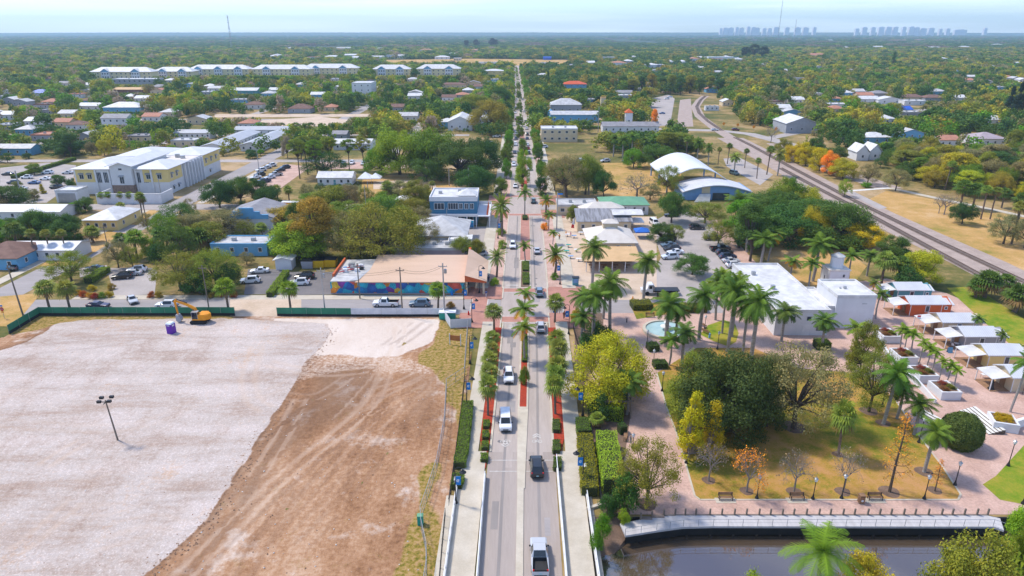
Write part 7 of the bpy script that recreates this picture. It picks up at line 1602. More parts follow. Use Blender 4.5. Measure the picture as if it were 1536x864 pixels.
p = at(258,500); o = thing('portable_toilet','purple portable toilet with a pale roof standing on the gravel','portable toilet',(p.x,p.y,.08),R(-14)); b = MB(); b.box(-.62,-.62,0,.62,.62,2.1); b.build('cabin', M['purple'], o); b = MB(); b.add([(-.66,-.66,2.1),(.66,-.66,2.1),(.66,.66,2.1),(-.66,.66,2.1),(-.5,-.5,2.35),(.5,-.5,2.35),(.5,.5,2.35),(-.5,.5,2.35)],[(0,1,5,4),(1,2,6,5),(2,3,7,6),(3,0,4,7),(4,5,6,7),(3,2,1,0)]); b.build('roof', M['lamp_glass'], o)
b = MB(); b.box(-.45,-.65,.08,.4,-.622,1.95); b.build('door', M['purple'], o); b = MB(); b.box(-.35,-.67,1.75,.3,-.651,1.9); b.build('vent', M['white'], o); b = MB(); b.box(.622,-.3,1.6,.64,.3,1.9); b.build('vent', M['white'], o)
p = at(177,661); o = thing('floodlight_mast','tall wooden mast carrying four dark floodlights on the gravel lot','light mast',(p.x,p.y,.08)); h = hgt(661,601); b = MB(); b.tube((0,0,0),(-.45,0,h),.13,.09,8); b.build('pole', M['pole_wood'], o); b = MB(); b.box(-1.25,-.05,h-.35,.35,.05,h-.25); b.box(-.5,-.6,h-.37,-.4,.6,h-.27); b.build('crossarm', M['black'], o)
for x,y,z in ((-1.2,-.35,0),(.3,-.35,.1),(-1.2,.4,.25),(.3,.4,.4)): b = MB(); b.box(x-.28,y-.16,h-.25+z,x+.28,y+.2,h+.1+z); b.build('floodlight', M['black'], o)
p = at(683,518); o = thing('site_board','faded orange site board on two white posts in the grass','sign',(p.x,p.y,.1),R(-12)); b = MB(); b.box(-1.0,-.04,.9,1.0,.04,2.0); b.build('board', M['orange_board'], o)
for x in (-1.1,1.1): b = MB(); b.box(x-.07,-.07,0,x+.07,.07,2.3); b.build('post', M['white'], o)
p = at(631,787); o = thing('green_utility_box','pale green utility cabinet beside the wire fence','utility box',(p.x,p.y,.1)); b = MB(); b.box(-.35,-.3,0,.35,.3,1.3); b.build('cabinet', M['dumpster'], o); b = MB(); b.box(-.38,-.33,1.3,.38,.33,1.38); b.build('lid', M['roof_green'], o)
p = at(680,478); o = thing('site_container','small white-roofed green container inside the fence corner','container',(p.x-1.2,p.y,.1)); b = MB(); b.box(-1.7,-.7,0,1.7,.7,1.5); b.build('box', M['dumpster'], o); b = MB(); b.box(-1.8,-.8,1.5,1.8,.8,1.6); b.build('lid', M['white'], o)
for x,y,w_,m_,lb in ((493,399,4.5,'yellow_bin','larger yellow skip behind the shop car park'),(479,400,3.2,'yellow_bin','smaller yellow skip next to the grey shed'),(463,401,3.0,'grey_wall','grey round-topped shed beside the yellow skips')):
 p = at(x,y); o = thing('skip' if 'skip' in lb else 'small_shed', lb, 'skip' if 'skip' in lb else 'shed', (p.x,p.y,.05)); b = MB(); b.add([(-w_/2+.2,-1.2,0),(w_/2-.2,-1.2,0),(w_/2-.2,1.2,0),(-w_/2+.2,1.2,0),(-w_/2,-1.4,2.),(w_/2,-1.4,2.),(w_/2,1.4,2.),(-w_/2,1.4,2.)],[(0,1,5,4),(1,2,6,5),(2,3,7,6),(3,0,4,7),(4,5,6,7)]); b.build('body', M[m_], o); b = MB(); b.box(-w_/2-.05,-1.45,2.0,w_/2+.05,1.45,2.1); b.build('rim', M['dark' if 'skip' in lb else 'roof_pale'], o)
def fence(name, pts, h, panels, label, low=None, spacing=3.0, thin=.04, top=False):
 P = [at(*q) for q in pts]; o = thing(name, label, 'fence', tuple(P[0])); k = 0
 for i in range(len(P)-1):
  a, c = P[i]-P[0], P[i+1]-P[0]; d = c-a; L_ = d.length; d.normalize(); n = max(1, round(L_/spacing)); ang = math.atan2(d.y,d.x)
  m_ = panels[i] if isinstance(panels, list) else panels
  pb = MB(); lb_ = MB()
  for j in range(n):
   s, e = a+d*(L_*j/n+.03), a+d*(L_*(j+1)/n-.03); ctr = (s+e)/2; jig = math.sin(k*2.3)*.05; k += 1
   pb.obox((ctr.x,ctr.y,(h+ (low or .1))/2+.05+jig*.3),(L_/n-.06,thin,h-(low or .1)),ang+jig*.25)
   if low: lb_.obox((ctr.x,ctr.y-.02,low/2+.05),(L_/n-.02,thin,low),ang)
  pb.build('screen', M[m_], o)
  if low: lb_.build('silt_skirt', M['silt'], o)
  for j in range(n+1): b = MB(); q = a+d*(L_*j/n); b.tube((q.x,q.y+.06,0),(q.x,q.y+.06,h+.12),.035); b.build('post', M['grey_metal'], o)
 return o
fence('screened_fence',[(14,502),(60,474),(353,474)],2.0,['green_screen','green_screen'],'long green screened fence along the back of the construction lot',.65)
fence('screened_fence',[(416,474),(527,475),(664,475)],1.9,['green_screen','white_screen'],'shorter fence, green then white, in front of the mural building',.5)
fence('corner_fence',[(664,474),(676,493),(707,491)],2.0,'white_screen','white screened fence folding round the lot corner by the junction')
def wirefence(pts, h, label):
 P = [at(*q) for q in pts]; o = thing('wire_fence', label, 'fence', tuple(P[0])); pb = MB(); b = MB()
 for i in range(len(P)-1):
  a, c = P[i]-P[0], P[i+1]-P[0]; d = c-a; L_ = d.length; n = max(1, round(L_/2.6))
  for z in (.15,h*.5,h): b.tube((a.x,a.y,z),(c.x,c.y,z),.035 if z > h*.7 else .02,n=4)
  for j in range(int(L_/.45)): q = a+d*(j*.45/L_); pb.tube((q.x,q.y,.1),(q.x,q.y,h),.012,n=3)
  for j in range(n): q = a+d*(j/n); t = MB(); t.tube((q.x,q.y,0),(q.x,q.y,h+.05),.04); t.build('post', M['grey_metal'], o)
 b.build('rail', M['grey_metal'], o); pb.build('wire_mesh', M['grey_metal'], o)
wirefence([(702,492),(698,545),(697,565),(670,583),(667,640),(660,680),(655,706),(640,752),(631,778),(632,796),(640,832),(640,862),(634,900)],1.9,'silver wire fence snaking along the right edge of the bare lot')
def blackfence(pts, label, h=1.2):
 P = [at(*q) for q in pts]; o = thing('railing', label, 'railing', tuple(P[0])); b = MB(); pk = MB()
 for i in range(len(P)-1):
  a, c = P[i]-P[0], P[i+1]-P[0]; d = c-a; L_ = d.length
  for z in (.15,h): b.tube((a.x,a.y,z),(c.x,c.y,z),.03,n=4)
  for j in range(int(L_/.16)): q = a+d*(j*.16/L_); pk.tube((q.x,q.y,.1),(q.x,q.y,h),.01,n=3)
  for j in range(max(1,round(L_/2.4))): q = a+d*(j/max(1,round(L_/2.4))); t = MB(); t.tube((q.x,q.y,0),(q.x,q.y,h+.1),.045); t.build('post', M['black'], o)
 b.build('rail', M['black'], o); pk.build('balusters', M['black'], o)
blackfence([(697,570),(692,620),(683,690),(673,760)],'black railing between the left hedge and the bare lot'); blackfence([(885,635),(893,700),(903,768)],'black railing between the yellow hedge and the bright hedge'); blackfence([(668,775),(663,830),(659,880)],'black railing at the foot of the bridge abutment')
blackfence([(860,495),(872,540),(878,590),(884,632)],'black railing behind the right pavement below the yellow-green tree')
# ------------------------------------------------------------------ bridge railings
def bridge_rail(s, off, y0, y1, label, high):
 Yc = (y0+y1)/2; base = rd(off, y0, .18); o = thing('bridge_railing', label, 'railing', tuple(base)); dirx = (cx(y1)-cx(y0)); ang = math.atan2(y1-y0, dirx); L_ = math.hypot(dirx, y1-y0); d = Vector((dirx, y1-y0, 0))/L_; nn = Vector((-d.y, d.x, 0))
 def run(b, z0, z1, wd, t0=0, t1=1, lat=0): c = d*(L_*(t0+t1)/2)+nn*lat; b.obox((c.x,c.y,(z0+z1)/2),(L_*(t1-t0),wd,z1-z0),ang)
 b = MB(); run(b,-.1,.42 if high else .55,.26); b.build('parapet_wall', M['white_concrete'], o); b = MB(); run(b,.82,.92,.1); run(b,.60,.66,.06)
 b.build('rail', M['white_metal'], o); n = int(L_/2.1)
 for j in range(n+1): q = d*(L_*j/n); b = MB(); b.obox((q.x,q.y,.65),(.12,.1,.5),ang); b.build('rail_post', M['grey_metal'], o)
 if high:
  for t in (0.42,1): q = d*(L_*t); b = MB(); b.obox((q.x,q.y,.5),(.75,.6,1.25),ang); b.obox((q.x,q.y,1.16),(.85,.7,.1),ang); b.build('pillar', M['white'], o)
bridge_rail(-1,-4.93,30,78,'white kerbside railing on the left of the bridge road',False); bridge_rail(1,4.93,30,82,'white kerbside railing on the right of the bridge road',False)
bridge_rail(-1,-8.55,30,76,'white outer railing of the left bridge pavement',True); bridge_rail(1,8.55,30,79,'white outer railing of the right bridge pavement',True)
b = MB(); P = ribbon([(rd(8.95,30)[:2]),(rd(8.95,79)[:2])],.5); b.prism(P,-2.4,.02); b.build('bridge_side', M['concrete'])['kind'] = 'structure'
b = MB(); P = ribbon([(rd(-9.2,30)[:2]),(rd(-9.2,74)[:2])],1.1); b.prism(P,-.05,.16); b.build('abutment_ledge', M['concrete'])['kind'] = 'structure'
b = MB(); q0, q1 = at(881,765), at(906,757); b.prism(ribbon([q0[:2], q1[:2]],.45),-1.2,.35); b.build('canal_headwall', M['concrete'])['kind'] = 'structure'
# ------------------------------------------------------------------ hedges
def hedge(pts, h, wd, tint, label, size=.16, dens=75, taper=0):
 P = [at(*q) for q in pts]; o = thing('hedge', label, 'hedge', tuple(P[0])); core = MB(); LV = []; rng = np.random.default_rng(len(label))
 for i in range(len(P)-1):
  a, c = P[i]-P[0], P[i+1]-P[0]; d = c-a; L_ = d.length; d.normalize(); ang = math.atan2(d.y,d.x); ctr = (a+c)/2; core.obox((ctr.x,ctr.y,h*.46),(L_+.05,wd*.86,h*.9),ang)
  n = int((L_*wd+2*(L_+wd)*h)*dens); u = rng.random((n,3)); f = rng.random(n); nn = Vector((-d.y,d.x,0)); at_ = L_*wd; tot = at_+2*L_*h+2*wd*h
  x = (u[:,0])*L_; y = (u[:,1]-.5)*wd; z = u[:,2]*h; N = np.zeros((n,3)); top = f < at_/tot; s1 = (~top)&(f < (at_+2*L_*h)/tot); s2 = ~top&~s1
  z[top] = h*(.96+.06*rng.random(top.sum())); N[top] = (0,0,1); sg = np.where(rng.random(n) < .5,-1,1); y[s1] = sg[s1]*wd*.48; N[s1] = np.stack([sg[s1]*nn.x,sg[s1]*nn.y,np.zeros(s1.sum())],1); x[s2] = np.where(sg[s2] > 0,L_,0); N[s2] = np.stack([sg[s2]*d.x,sg[s2]*d.y,np.zeros(s2.sum())],1)
  b_ = .06*np.sin(x*2.1)+.05*rng.normal(size=n); z = z+b_*(top*1.)
  W3 = np.stack([a.x+d.x*x+nn.x*(y+b_), a.y+d.y*x+nn.y*(y+b_), z],1); LV.append((leaf_corners(W3,N,size,rng,.7), .25+.5*rng.random(n)))
 q = core.build('core', M['hedge_core'], o); me = quads_mesh('hedge_foliage', np.concatenate([l[0] for l in LV]), M['leaf'], np.concatenate([l[1] for l in LV])); f = bpy.data.objects.new('foliage', me); link(f, o); f['tint'] = TINT[tint] if isinstance(tint, str) else tint
 return o
M['hedge_core'] = mat('hedge_twigs', (.05,.06,.02), (.035,.045,.015), 3., .95)
for pts, h, wd, tn, lb in (([(702,610),(699,640),(694,680),(689,704)],1.2,1.7,'mid','long dark green hedge along the left pavement'),([(688,718),(685,735)],1.0,1.6,'mid','short green hedge end by the left bridge pillar'),
 ([(876,662),(881,700),(884,745)],1.5,2.3,(.30,.27,.02),'long yellow-green clipped hedge along the right pavement'),([(873,636),(876,656)],1.3,2.1,(.12,.20,.03),'square green clipped hedge at the top of the yellow-green one'),
 ([(908,668),(913,700),(920,742)],2.6,3.0,'lime','tall bright green hedge beside the brick walk'),([(902,622),(934,624)],2.6,4.2,'bright','block-shaped green hedge next to the wooden arbour'),
 ([(928,650),(938,648)],1.4,1.2,'dark','small dark hedge at the corner of the brick walk'),
 ([(947,462),(976,461)],1.4,3.6,(.22,.22,.02),'clipped yellow-green hedge with a palm rising from it by the tow truck'),([(1020,466),(1058,466)],1.4,3.,(.22,.2,.03),'clipped hedge behind the round plaza island'),
 ([(971,525),(986,524)],1.3,2.2,'deep','small dark clipped hedge in front of the fountain'),([(980,551),(999,550)],1.2,2.0,'deep','small dark clipped hedge nearest the park lawn'),
 ([(1222,522),(1242,522)],1.6,2.4,'mid','clipped hedge under the hall window'),
 ([(133,425),(160,408)],1.5,2.2,'bright','bright green hedge beside the garden car park'),([(405,446),(430,412)],1.3,1.6,'bright','bright green hedge dividing the two shop car parks'),
 ([(40,382),(72,381)],1.4,1.5,'dark','dark hedge in front of the long white shed'),([(24,400),(42,390)],1.6,2.,'deep','green hedge beside the light blue cottage'),
 ([(1160,432),(1180,441)],1.2,2.,'green','clipped hedge behind the white hall'),([(845,262),(905,262)],1.2,1.6,'dark','dark hedge at the foot of the wood beyond the second junction'),
 ([(835,193),(900,193)],1.6,3.0,'bright','bright green hedge before the blue mural hall'),([(20,268),(112,240)],1.4,2.0,'mid','hedge at the back of the office car park')):
 hedge(pts,h,wd,tn,lb)
for i,(x,y) in enumerate(((729.5,640),(728.5,656),(727.5,672),(726.5,690))): hedge([(x,y-5),(x-.3,y+5)],.75,1.0,'mid',f'{ORD[i]} low clipped shrub block from the palms in the left kerb bed')
for i,(x,y) in enumerate(((834,643),(834.5,674),(836,700))): hedge([(x,y-8),(x+.3,y+8)],.85,1.1,(.12,.19,.03),f'{ORD[i]} low clipped shrub block from the palms in the right kerb bed')
for i,(x0,y0,x1,y1) in enumerate(((788.5,412,789,428),(788.2,395,788.3,408),(787,505,786.8,545))): hedge([(x0,y0),(x1,y1)],.7,1.6 if i < 2 else .9,'mid',['clipped green block at the near end of the brick median','second clipped block behind it on the brick median','long low planting under the median palms before the junction'][i])
hedge([(787.5,331),(787.5,326)],.9,1.6,'deep','round shrub at the foot of the slender median palm')
# topiary ball
p = at(1437,668); rng = np.random.default_rng(8); n = 30000; d_ = rng.normal(size=(n,3)); d_ /= np.linalg.norm(d_,axis=1,keepdims=True); rr = 2.7*(1+.035*rng.normal(size=(n,1))+.09*np.array([[noise.noise(Vector(q)*3.2)] for q in d_])); P_ = d_*rr*np.array([1,1,1.05])+np.array([0,0,2.3]); k_ = P_[:,2] > .05
o = thing('topiary_hedge','large round clipped hedge on the paving beside the steps','hedge',(p.x,p.y,0)); b = MB(); b.lathe([(1.4,.05),(2.2,1.0),(2.42,2.3),(2.1,3.7),(1.2,4.6),(.1,4.85)],n=18); b.build('core', M['hedge_core'], o); f = bpy.data.objects.new('foliage', quads_mesh('topiary_foliage', leaf_corners(P_[k_],d_[k_],.19,rng,.7), M['leaf'], .2+.5*rng.random(k_.sum()))); link(f,o); f['tint'] = (.13,.17,.045)
# flower bed on the cross street
for i,(x,y,c) in enumerate(((118,443,(.5,.32,.02)),(126,445,(.45,.12,.03)),(135,447,(.5,.3,.03)),(144,448,(.35,.05,.03)),(154,447,(.15,.25,.03)),(163,446,(.5,.3,.02)),(138,436,(.55,.45,.03)),(168,434,(.38,.25,.04)),(228,446,(.4,.1,.03)),(238,446,(.45,.28,.03)),(330,446,(.3,.06,.03)),(352,446,(.3,.08,.03)),(318,447,(.25,.2,.04)),(676,461,(.42,.22,.03)))):
 pl = plant(x,y,y-9,13,'bush',c,['yellow-orange flowering shrub at the left of the roadside bed','dark red shrub second in the roadside bed','orange flowering shrub third in the roadside bed','deep red low shrub in the roadside bed','small green shrub in the roadside bed','yellow shrub at the drive end of the roadside bed','bright yellow spiky plant behind the roadside bed','rusty round-headed shrub by the garden drive','red shrub on the far side of the garden drive','orange shrub on the far side of the garden drive','red shrub under the spreading olive oak','red-brown shrub at the edge of the shop car park','olive shrub under the spreading oak','orange grass tuft in the mulch bed by the mural junction'][i])
# ------------------------------------------------------------------ lamps, poles, signs
def streetlamp(px, py, top, arm, label, banner=True):
 p = at(px,py); h = max(3.4, hgt(py,top)); o = thing('street_lamp', label, 'street lamp', (p.x,p.y,.15), 0, 'black street lamps along the main road'); b = MB(); b.lathe([(.26,0),(.26,.12),(.14,.5),(.09,.9)],n=10); b.tube((0,0,.9),(0,0,h-.5),.075,.06,8); b.build('pole', M['black'], o)
 b = MB(); s = arm; b.chain([(0,0,h-.7),(0,0,h-.1),(s*.35,0,h+.15),(s*.75,0,h+.1),(s*1.0,0,h-.3)],[.05,.05,.045,.04,.04],6); b.tube((-.35,0,h-1.0),(.35,0,h-1.0),.035); b.build('arm', M['black'], o)
 b = MB(); b.lathe([(.12,.3),(.2,.12),(.42,-.05),(.46,-.1)][::-1],(s*1.0,0,h-.5),12); b.build('lamp_shade', M['black'], o); b = MB(); b.lathe([(.2,-.16),(.24,-.1)],(s*1.0,0,h-.5),10); b.build('lamp_bulb', M['lamp_glass'], o)
 if banner:
  bs = .45 if s < 0 else -.45; bs = -.02+(.46 if s > 0 and px < 780 else -.46 if px > 780 else .46)*1.0
  b = MB(); b.box(min(0.08*np.sign(bs),bs*1.6),-.02,h-2.5,max(.08*np.sign(bs),bs*1.6),.02,h-1.2); q = b.build('banner', M['banner'], o); b = MB(); cxx = bs*.85
  for k in range(9):
   a0, a1 = .5+k*.55, .5+(k+1)*.55; b.poly([(cxx+r*math.cos(a),-.024,h-1.85+r*math.sin(a)) for r,a in ((.12,a0),(.22,a0),(.22,a1),(.12,a1))])
  b.box(cxx-.05,-.026,h-1.9,cxx+.12,-.022,h-1.8); b.build('emblem', M['banner_white'], q)
for x,y,t,a,lb in ((684,756,704,1,'black street lamp with a blue banner on the left bridge pillar'),(874,723,676,-1,'black street lamp with a blue banner on the right bridge pillar'),(700,612,565,1,'street lamp with a blue banner beside the left pavement hedge'),(705,546,505,1,'street lamp with a blue banner at the bend of the wire fence'),(708,484,448,1,'street lamp with a blue banner at the near left junction corner'),
 (696,464,428,1,'street lamp at the near left corner, by the mural end'),(719,440,400,1,'street lamp with a blue banner beside the corner pavilion'),(874,624,580,-1,'street lamp with a blue banner under the yellow-green tree'),(853,502,459,-1,'street lamp with a blue banner at the near right junction corner'),(840,427,392,-1,'street lamp with a blue banner by the orange-skirted palm'),(747,358,330,1,'street lamp with a blue banner on the left pavement by the blue building'),(822,318,290,-1,'street lamp with a blue banner at the far right junction corner')):
 streetlamp(x,y,t,a*1.0,lb)
def parklamp(px, py, top, label):
 p = at(px,py); h = max(2.6, hgt(py,top)); o = thing('park_lamp', label, 'lamp post', (p.x,p.y,.04), 0, 'park lamp posts'); b = MB(); b.lathe([(.24,0),(.24,.15),(.12,.45),(.07,.8)],n=10); b.tube((0,0,.8),(0,0,h-.85),.06,.05,8); b.lathe([(.08,0),(.16,.12)],(0,0,h-.9),8); b.build('pole', M['black'], o)
 b = MB(); b.lathe([(.15,0),(.24,.38),(.22,.42)],(0,0,h-.78),8); b.build('lantern', M['lamp_glass'], o); b = MB(); b.lathe([(.28,0),(.05,.2),(.03,.35)],(0,0,h-.36),8); b.build('lantern_cap', M['lamp_glass' if False else 'grey_metal'], o)
for x,y,t,lb in ((1029,695,661,'park lamp at the left edge of the lawn beside the brick walk'),(1135,748,711,'park lamp between the orange-capped tree and the walkway'),(1219,749,715,'park lamp between the second and third canal benches'),(1262,748,710,'park lamp in front of the lone fan palm'),(1386,749,711,'park lamp right of the third bench'),(1432,728,691,'park lamp where the lawn meets the wide brick path'),(1512,699,659,'park lamp on the green side lawn'),(1534,756,716,'park lamp at the right edge near the canal'),
 (993,587,556,'park lamp by the top left corner of the lawn'),(980,548,523,'park lamp between the two small clipped hedges'),(970,522,494,'park lamp in front of the fountain'),(1076,524,496,'park lamp at the near side of the round island'),(949,672,652,'park lamp behind the bright green hedge'),(1057,494,472,'park lamp at the benches of the round island'),(1378,664,625,'park lamp by the royal palms near the steps'),(1323,610,584,'park lamp at the lawn edge below the stepped wall')): parklamp(x,y,t,lb)
for x,y,t,m_,r,lb,arm in ((35,474,398,'pole_wood',.16,'leaning green-grey utility pole at the left street corner',0),(314,466,398,'pole_wood',.13,'thin utility pole rising behind the excavator',0),(488,471,402,'grey_metal',.14,'pale utility pole with a transformer between the two fences',1),(540,448,395,'pole_wood',.14,'wooden utility pole at the left of the mural',0),(604,474,401,'pole_wood',.16,'wooden utility pole in front of the middle of the mural',0),(667,476,395,'grey_metal',.17,'grey metal pole at the fence corner by the mural',1),(674,279,253,'grey_metal',.2,'left steel pole behind the blue building',0),(703,279,252,'grey_metal',.26,'right steel pole behind the blue building',0),(35,305,256,'grey_metal',.26,'tall grey pole at the office car park',0),(244,304,268,'grey_metal',.18,'slim pole at the corner of the perimeter wall',0),(835,345,288,'grey_metal',.16,'grey signal pole with a blue sign at the beige shop',0),(553,300,272,'grey_metal',.14,'slim pole near the white pyramid canopies',0),(552,350,278,'grey_metal',.12,'tall slim pole among the sparse trees behind the giant oak',0),(629,310,284,'grey_metal',.14,'slim pole beside the white canopy',0),(390,265,225,'grey_metal',.14,'lamp pole at the kerbside parking',0),(897,199,160,'grey_metal',.2,'tall pole beside the depot',0),(162,372,338,'pole_wood',.12,'wooden pole behind the garden car park',0),(671,345,312,'grey_metal',.1,'thin flagpole before the blue building',0)):
 p = at(x,y); h = hgt(y,t); o = thing('utility_pole', lb, 'pole', (p.x,p.y,.05), 0); b = MB(); b.tube((0,0,-.05),(-.5 if 'leaning' in lb else 0,0,h),r*1.15,r*.75,8); b.build('pole', M[m_], o)
 if arm or m_ == 'pole_wood': b = MB(); b.box(-.9,-.06,h-.8,.9,.06,h-.66); [b.tube((q,0,h-.66),(q,0,h-.45),.05) for q in (-.8,0,.8)]; b.build('crossarm', M[m_], o)
 if arm: b = MB(); b.lathe([(.28,0),(.3,.1),(.3,.85),(.2,.95)],(.5,-.05,h-2.2),10); b.build('transformer', M['grey_metal'], o)
 if 'blue sign' in lb: b = MB(); b.box(-.1,-.06,h-.9,1.6,-.02,h-.4); b.build('street_sign', M['banner'], o)
p = at(7,478); o = thing('stop_sign','red octagonal stop sign with a blue street name sign above at the left corner','sign',(p.x,p.y,.05)); b = MB(); b.tube((0,0,0),(0,0,3.0),.05); b.build('post', M['grey_metal'], o); b = MB(); b.add([(.45*math.cos(R(22.5+45*k)),-.07,2.15+.45*math.sin(R(22.5+45*k))) for k in range(8)]+[(.45*math.cos(R(22.5+45*k)),-.05,2.15+.45*math.sin(R(22.5+45*k))) for k in range(8)],[tuple(range(8)),tuple(range(15,7,-1))]+[(k,8+k,8+(k+1)%8,(k+1)%8) for k in range(8)]); s_ = b.build('sign_plate', M['red_sign'], o)
b = MB(); b.box(-.8,-.05,2.75,.3,-.02,3.05); b.build('street_name_plate', M['banner'], o); b = MB(); b.box(-.3,-.07,1.35,.3,-.04,1.65); b.build('lower_plate', M['orange_sign'], o)
tx = bpy.data.curves.new('stop_text','FONT'); tx.body = 'STOP'; tx.size = .3; tx.align_x = 'CENTER'; tx.align_y = 'CENTER'; to = bpy.data.objects.new('stop_text', tx); COL.objects.link(to); bpy.context.view_layer.update(); me = bpy.data.meshes.new_from_object(to.evaluated_get(bpy.context.evaluated_depsgraph_get())); bpy.data.objects.remove(to); to = bpy.data.objects.new('lettering', me); link(to, s_); to.location = (0,-.078,2.15); to.rotation_euler = (R(90),0,0); me.materials.clear(); me.materials.append(M['banner_white'])
for x,y,t,m_,lb in ((403,289,262,'red_sign','small red and blue sign at the brick side street corner'),(832,481,466,'banner','small blue sign in the kerb bed at the near right crossing')):
 p = at(x,y); o = thing('road_sign', lb, 'sign', (p.x,p.y,.1)); b = MB(); b.tube((0,0,0),(0,0,2.3),.04); b.build('post', M['grey_metal'], o); b = MB(); b.box(-.4,-.06,1.7,.4,-.03,2.4); b.build('plate', M[m_], o)
for x,y,lb in ((1085,192,'orange warning sign left of the level crossing trees'),(1106,194,'larger orange warning sign beside the level crossing road'),(1130,197,'orange warning sign half hidden by palms'),(1163,200,'orange warning sign farthest right on the level crossing road')):
 p = at(x,y); o = thing('warning_sign', lb, 'sign', (p.x,p.y,.05)); b = MB(); b.tube((0,0,0),(0,0,2.6),.06); b.build('post', M['grey_metal'], o); b = MB(); b.add([(0,-.1,1.6),(1.1,-.1,2.7),(0,-.1,3.8),(-1.1,-.1,2.7),(0,-.06,1.6),(1.1,-.06,2.7),(0,-.06,3.8),(-1.1,-.06,2.7)],[(0,1,2,3),(7,6,5,4),(0,4,5,1),(1,5,6,2),(2,6,7,3),(3,7,4,0)]); b.build('plate', M['orange_sign'], o)
def wires(pts, label):
 P = [at(x,b)+Vector((0,0,hgt(b,t)-.5)) for x,b,t in pts]; w = MB()
 for i in range(len(P)-1):
  for k in (-.7,.7):
   Q = [P[i].lerp(P[i+1],t/8)+Vector((0,k,-1.1*(1-(t/4-1)**2))) for t in range(9)]; w.chain(Q,[.022]*9,3)
 tag(w.build('power_line', M['black']), label, 'power line')
wires([(35,474,398),(314,466,398),(488,471,402),(604,474,401),(667,476,395)],'sagging pair of power lines strung between the poles along the cross street')
wires([(674,279,253),(703,279,252)],'short power line between the two steel poles behind the blue building')
# ------------------------------------------------------------------ park furniture
def bench(px, py, rz, label):
 p = at(px,py); o = thing('park_bench', label, 'bench', (p.x,p.y,.05), R(rz), 'wooden park benches'); b = MB(); [b.box(-.95,-.25+k*.17,.42,.95,-.12+k*.17,.47) for k in range(3)]; b.build('seat', M['wood'], o); b = MB(); [b.box(-.95,.27,.55+k*.16,.95,.32,.67+k*.16) for k in range(3)]; b.build('backrest', M['wood'], o)
 for x in (-.85,.85): b = MB(); b.box(x-.04,-.25,0,x+.04,-.19,.6); b.box(x-.04,.22,0,x+.04,.27,.98); b.box(x-.04,-.25,.6,x+.04,.27,.64); b.build('leg', M['black'], o)
for x,y,lb in ((1088,750,'wooden bench at the left, facing the boardwalk'),(1195,750,'wooden bench below the second leafless grey tree'),(1312,750,'wooden bench below the tall thin cypress')):
 p = at(x,y+1); b = MB(); b.box(-1.3,-.55,0,1.3,.5,.03); q = b.build('bench_pad', M['concrete'], None, (p.x,p.y,.045)); q['kind'] = 'structure'; bench(x,y,0,lb)
bench(975,476,0,'bench against the yellow-green hedge by the tow truck'); bench(1054,490,115,'curved row bench at the left of the round island'); bench(1058,500,125,'second bench at the left of the round island'); bench(938,658,-100,'bench hidden behind the bright green hedge')
p = at(1291,754); o = thing('litter_bin','brown litter bin with a pale emblem on the walkway edge','bin',(p.x,p.y,.05)); b = MB(); b.box(-.32,-.32,0,.32,.32,1.0); b.build('bin_body', M['wood'], o); b = MB(); b.box(-.36,-.36,1.12,.36,.36,1.2); b.box(-.3,-.3,1.0,-.22,.3,1.12); b.box(.22,-.3,1.0,.3,.3,1.12); b.build('bin_lid', M['wood'], o); b = MB(); b.lathe([(.17,0),(.17,.01)],n=12); q = b.build('emblem', M['lamp_glass'], o, (0,-.325,.45)); q.rotation_euler = (R(90),0,0)
# fountain
p = at(998,497); o = thing('fountain','round stone-rimmed fountain pool with pale blue water','fountain',(p.x,p.y,.04)); b = MB(); b.lathe([(4.6,0),(4.6,.55),(4.0,.6),(4.0,.25)],n=40); b.build('rim', M['concrete'], o); M['pool'] = mat('pool_water', (.40,.54,.52), (.32,.46,.46), .6, .15); b = MB(); b.lathe([(4.02,.38),(.1,.385)],n=40); b.build('pool_water', M['pool'], o); b = MB(); b.lathe([(.5,.3),(.4,.9),(1.1,1.1),(1.0,1.2),(.25,1.25),(.2,1.9),(.5,2.0),(.1,2.1)],n=20); b.build('fountain_bowl', M['white_concrete'], o)
# arbour
p = at(936,622); o = thing('arbour','open wooden arbour with a slatted top beside the brick walk','pergola',(p.x-1,p.y,0)); 
for sx in (-2.2,1.8):
 for sy in (-1.2,1.4): b = MB(); b.box(sx-.1,sy-.1,0,sx+.1,sy+.1,3.0); b.build('post', M['pole_wood'], o)
b = MB(); b.box(-2.6,-1.3,3.0,2.2,-1.1,3.2); b.box(-2.6,1.3,3.0,2.2,1.5,3.2); [b.box(-2.4+k*.45,-1.8,3.2,-2.32+k*.45,2.0,3.35) for k in range(10)]; b.build('slats', M['pole_wood'], o)
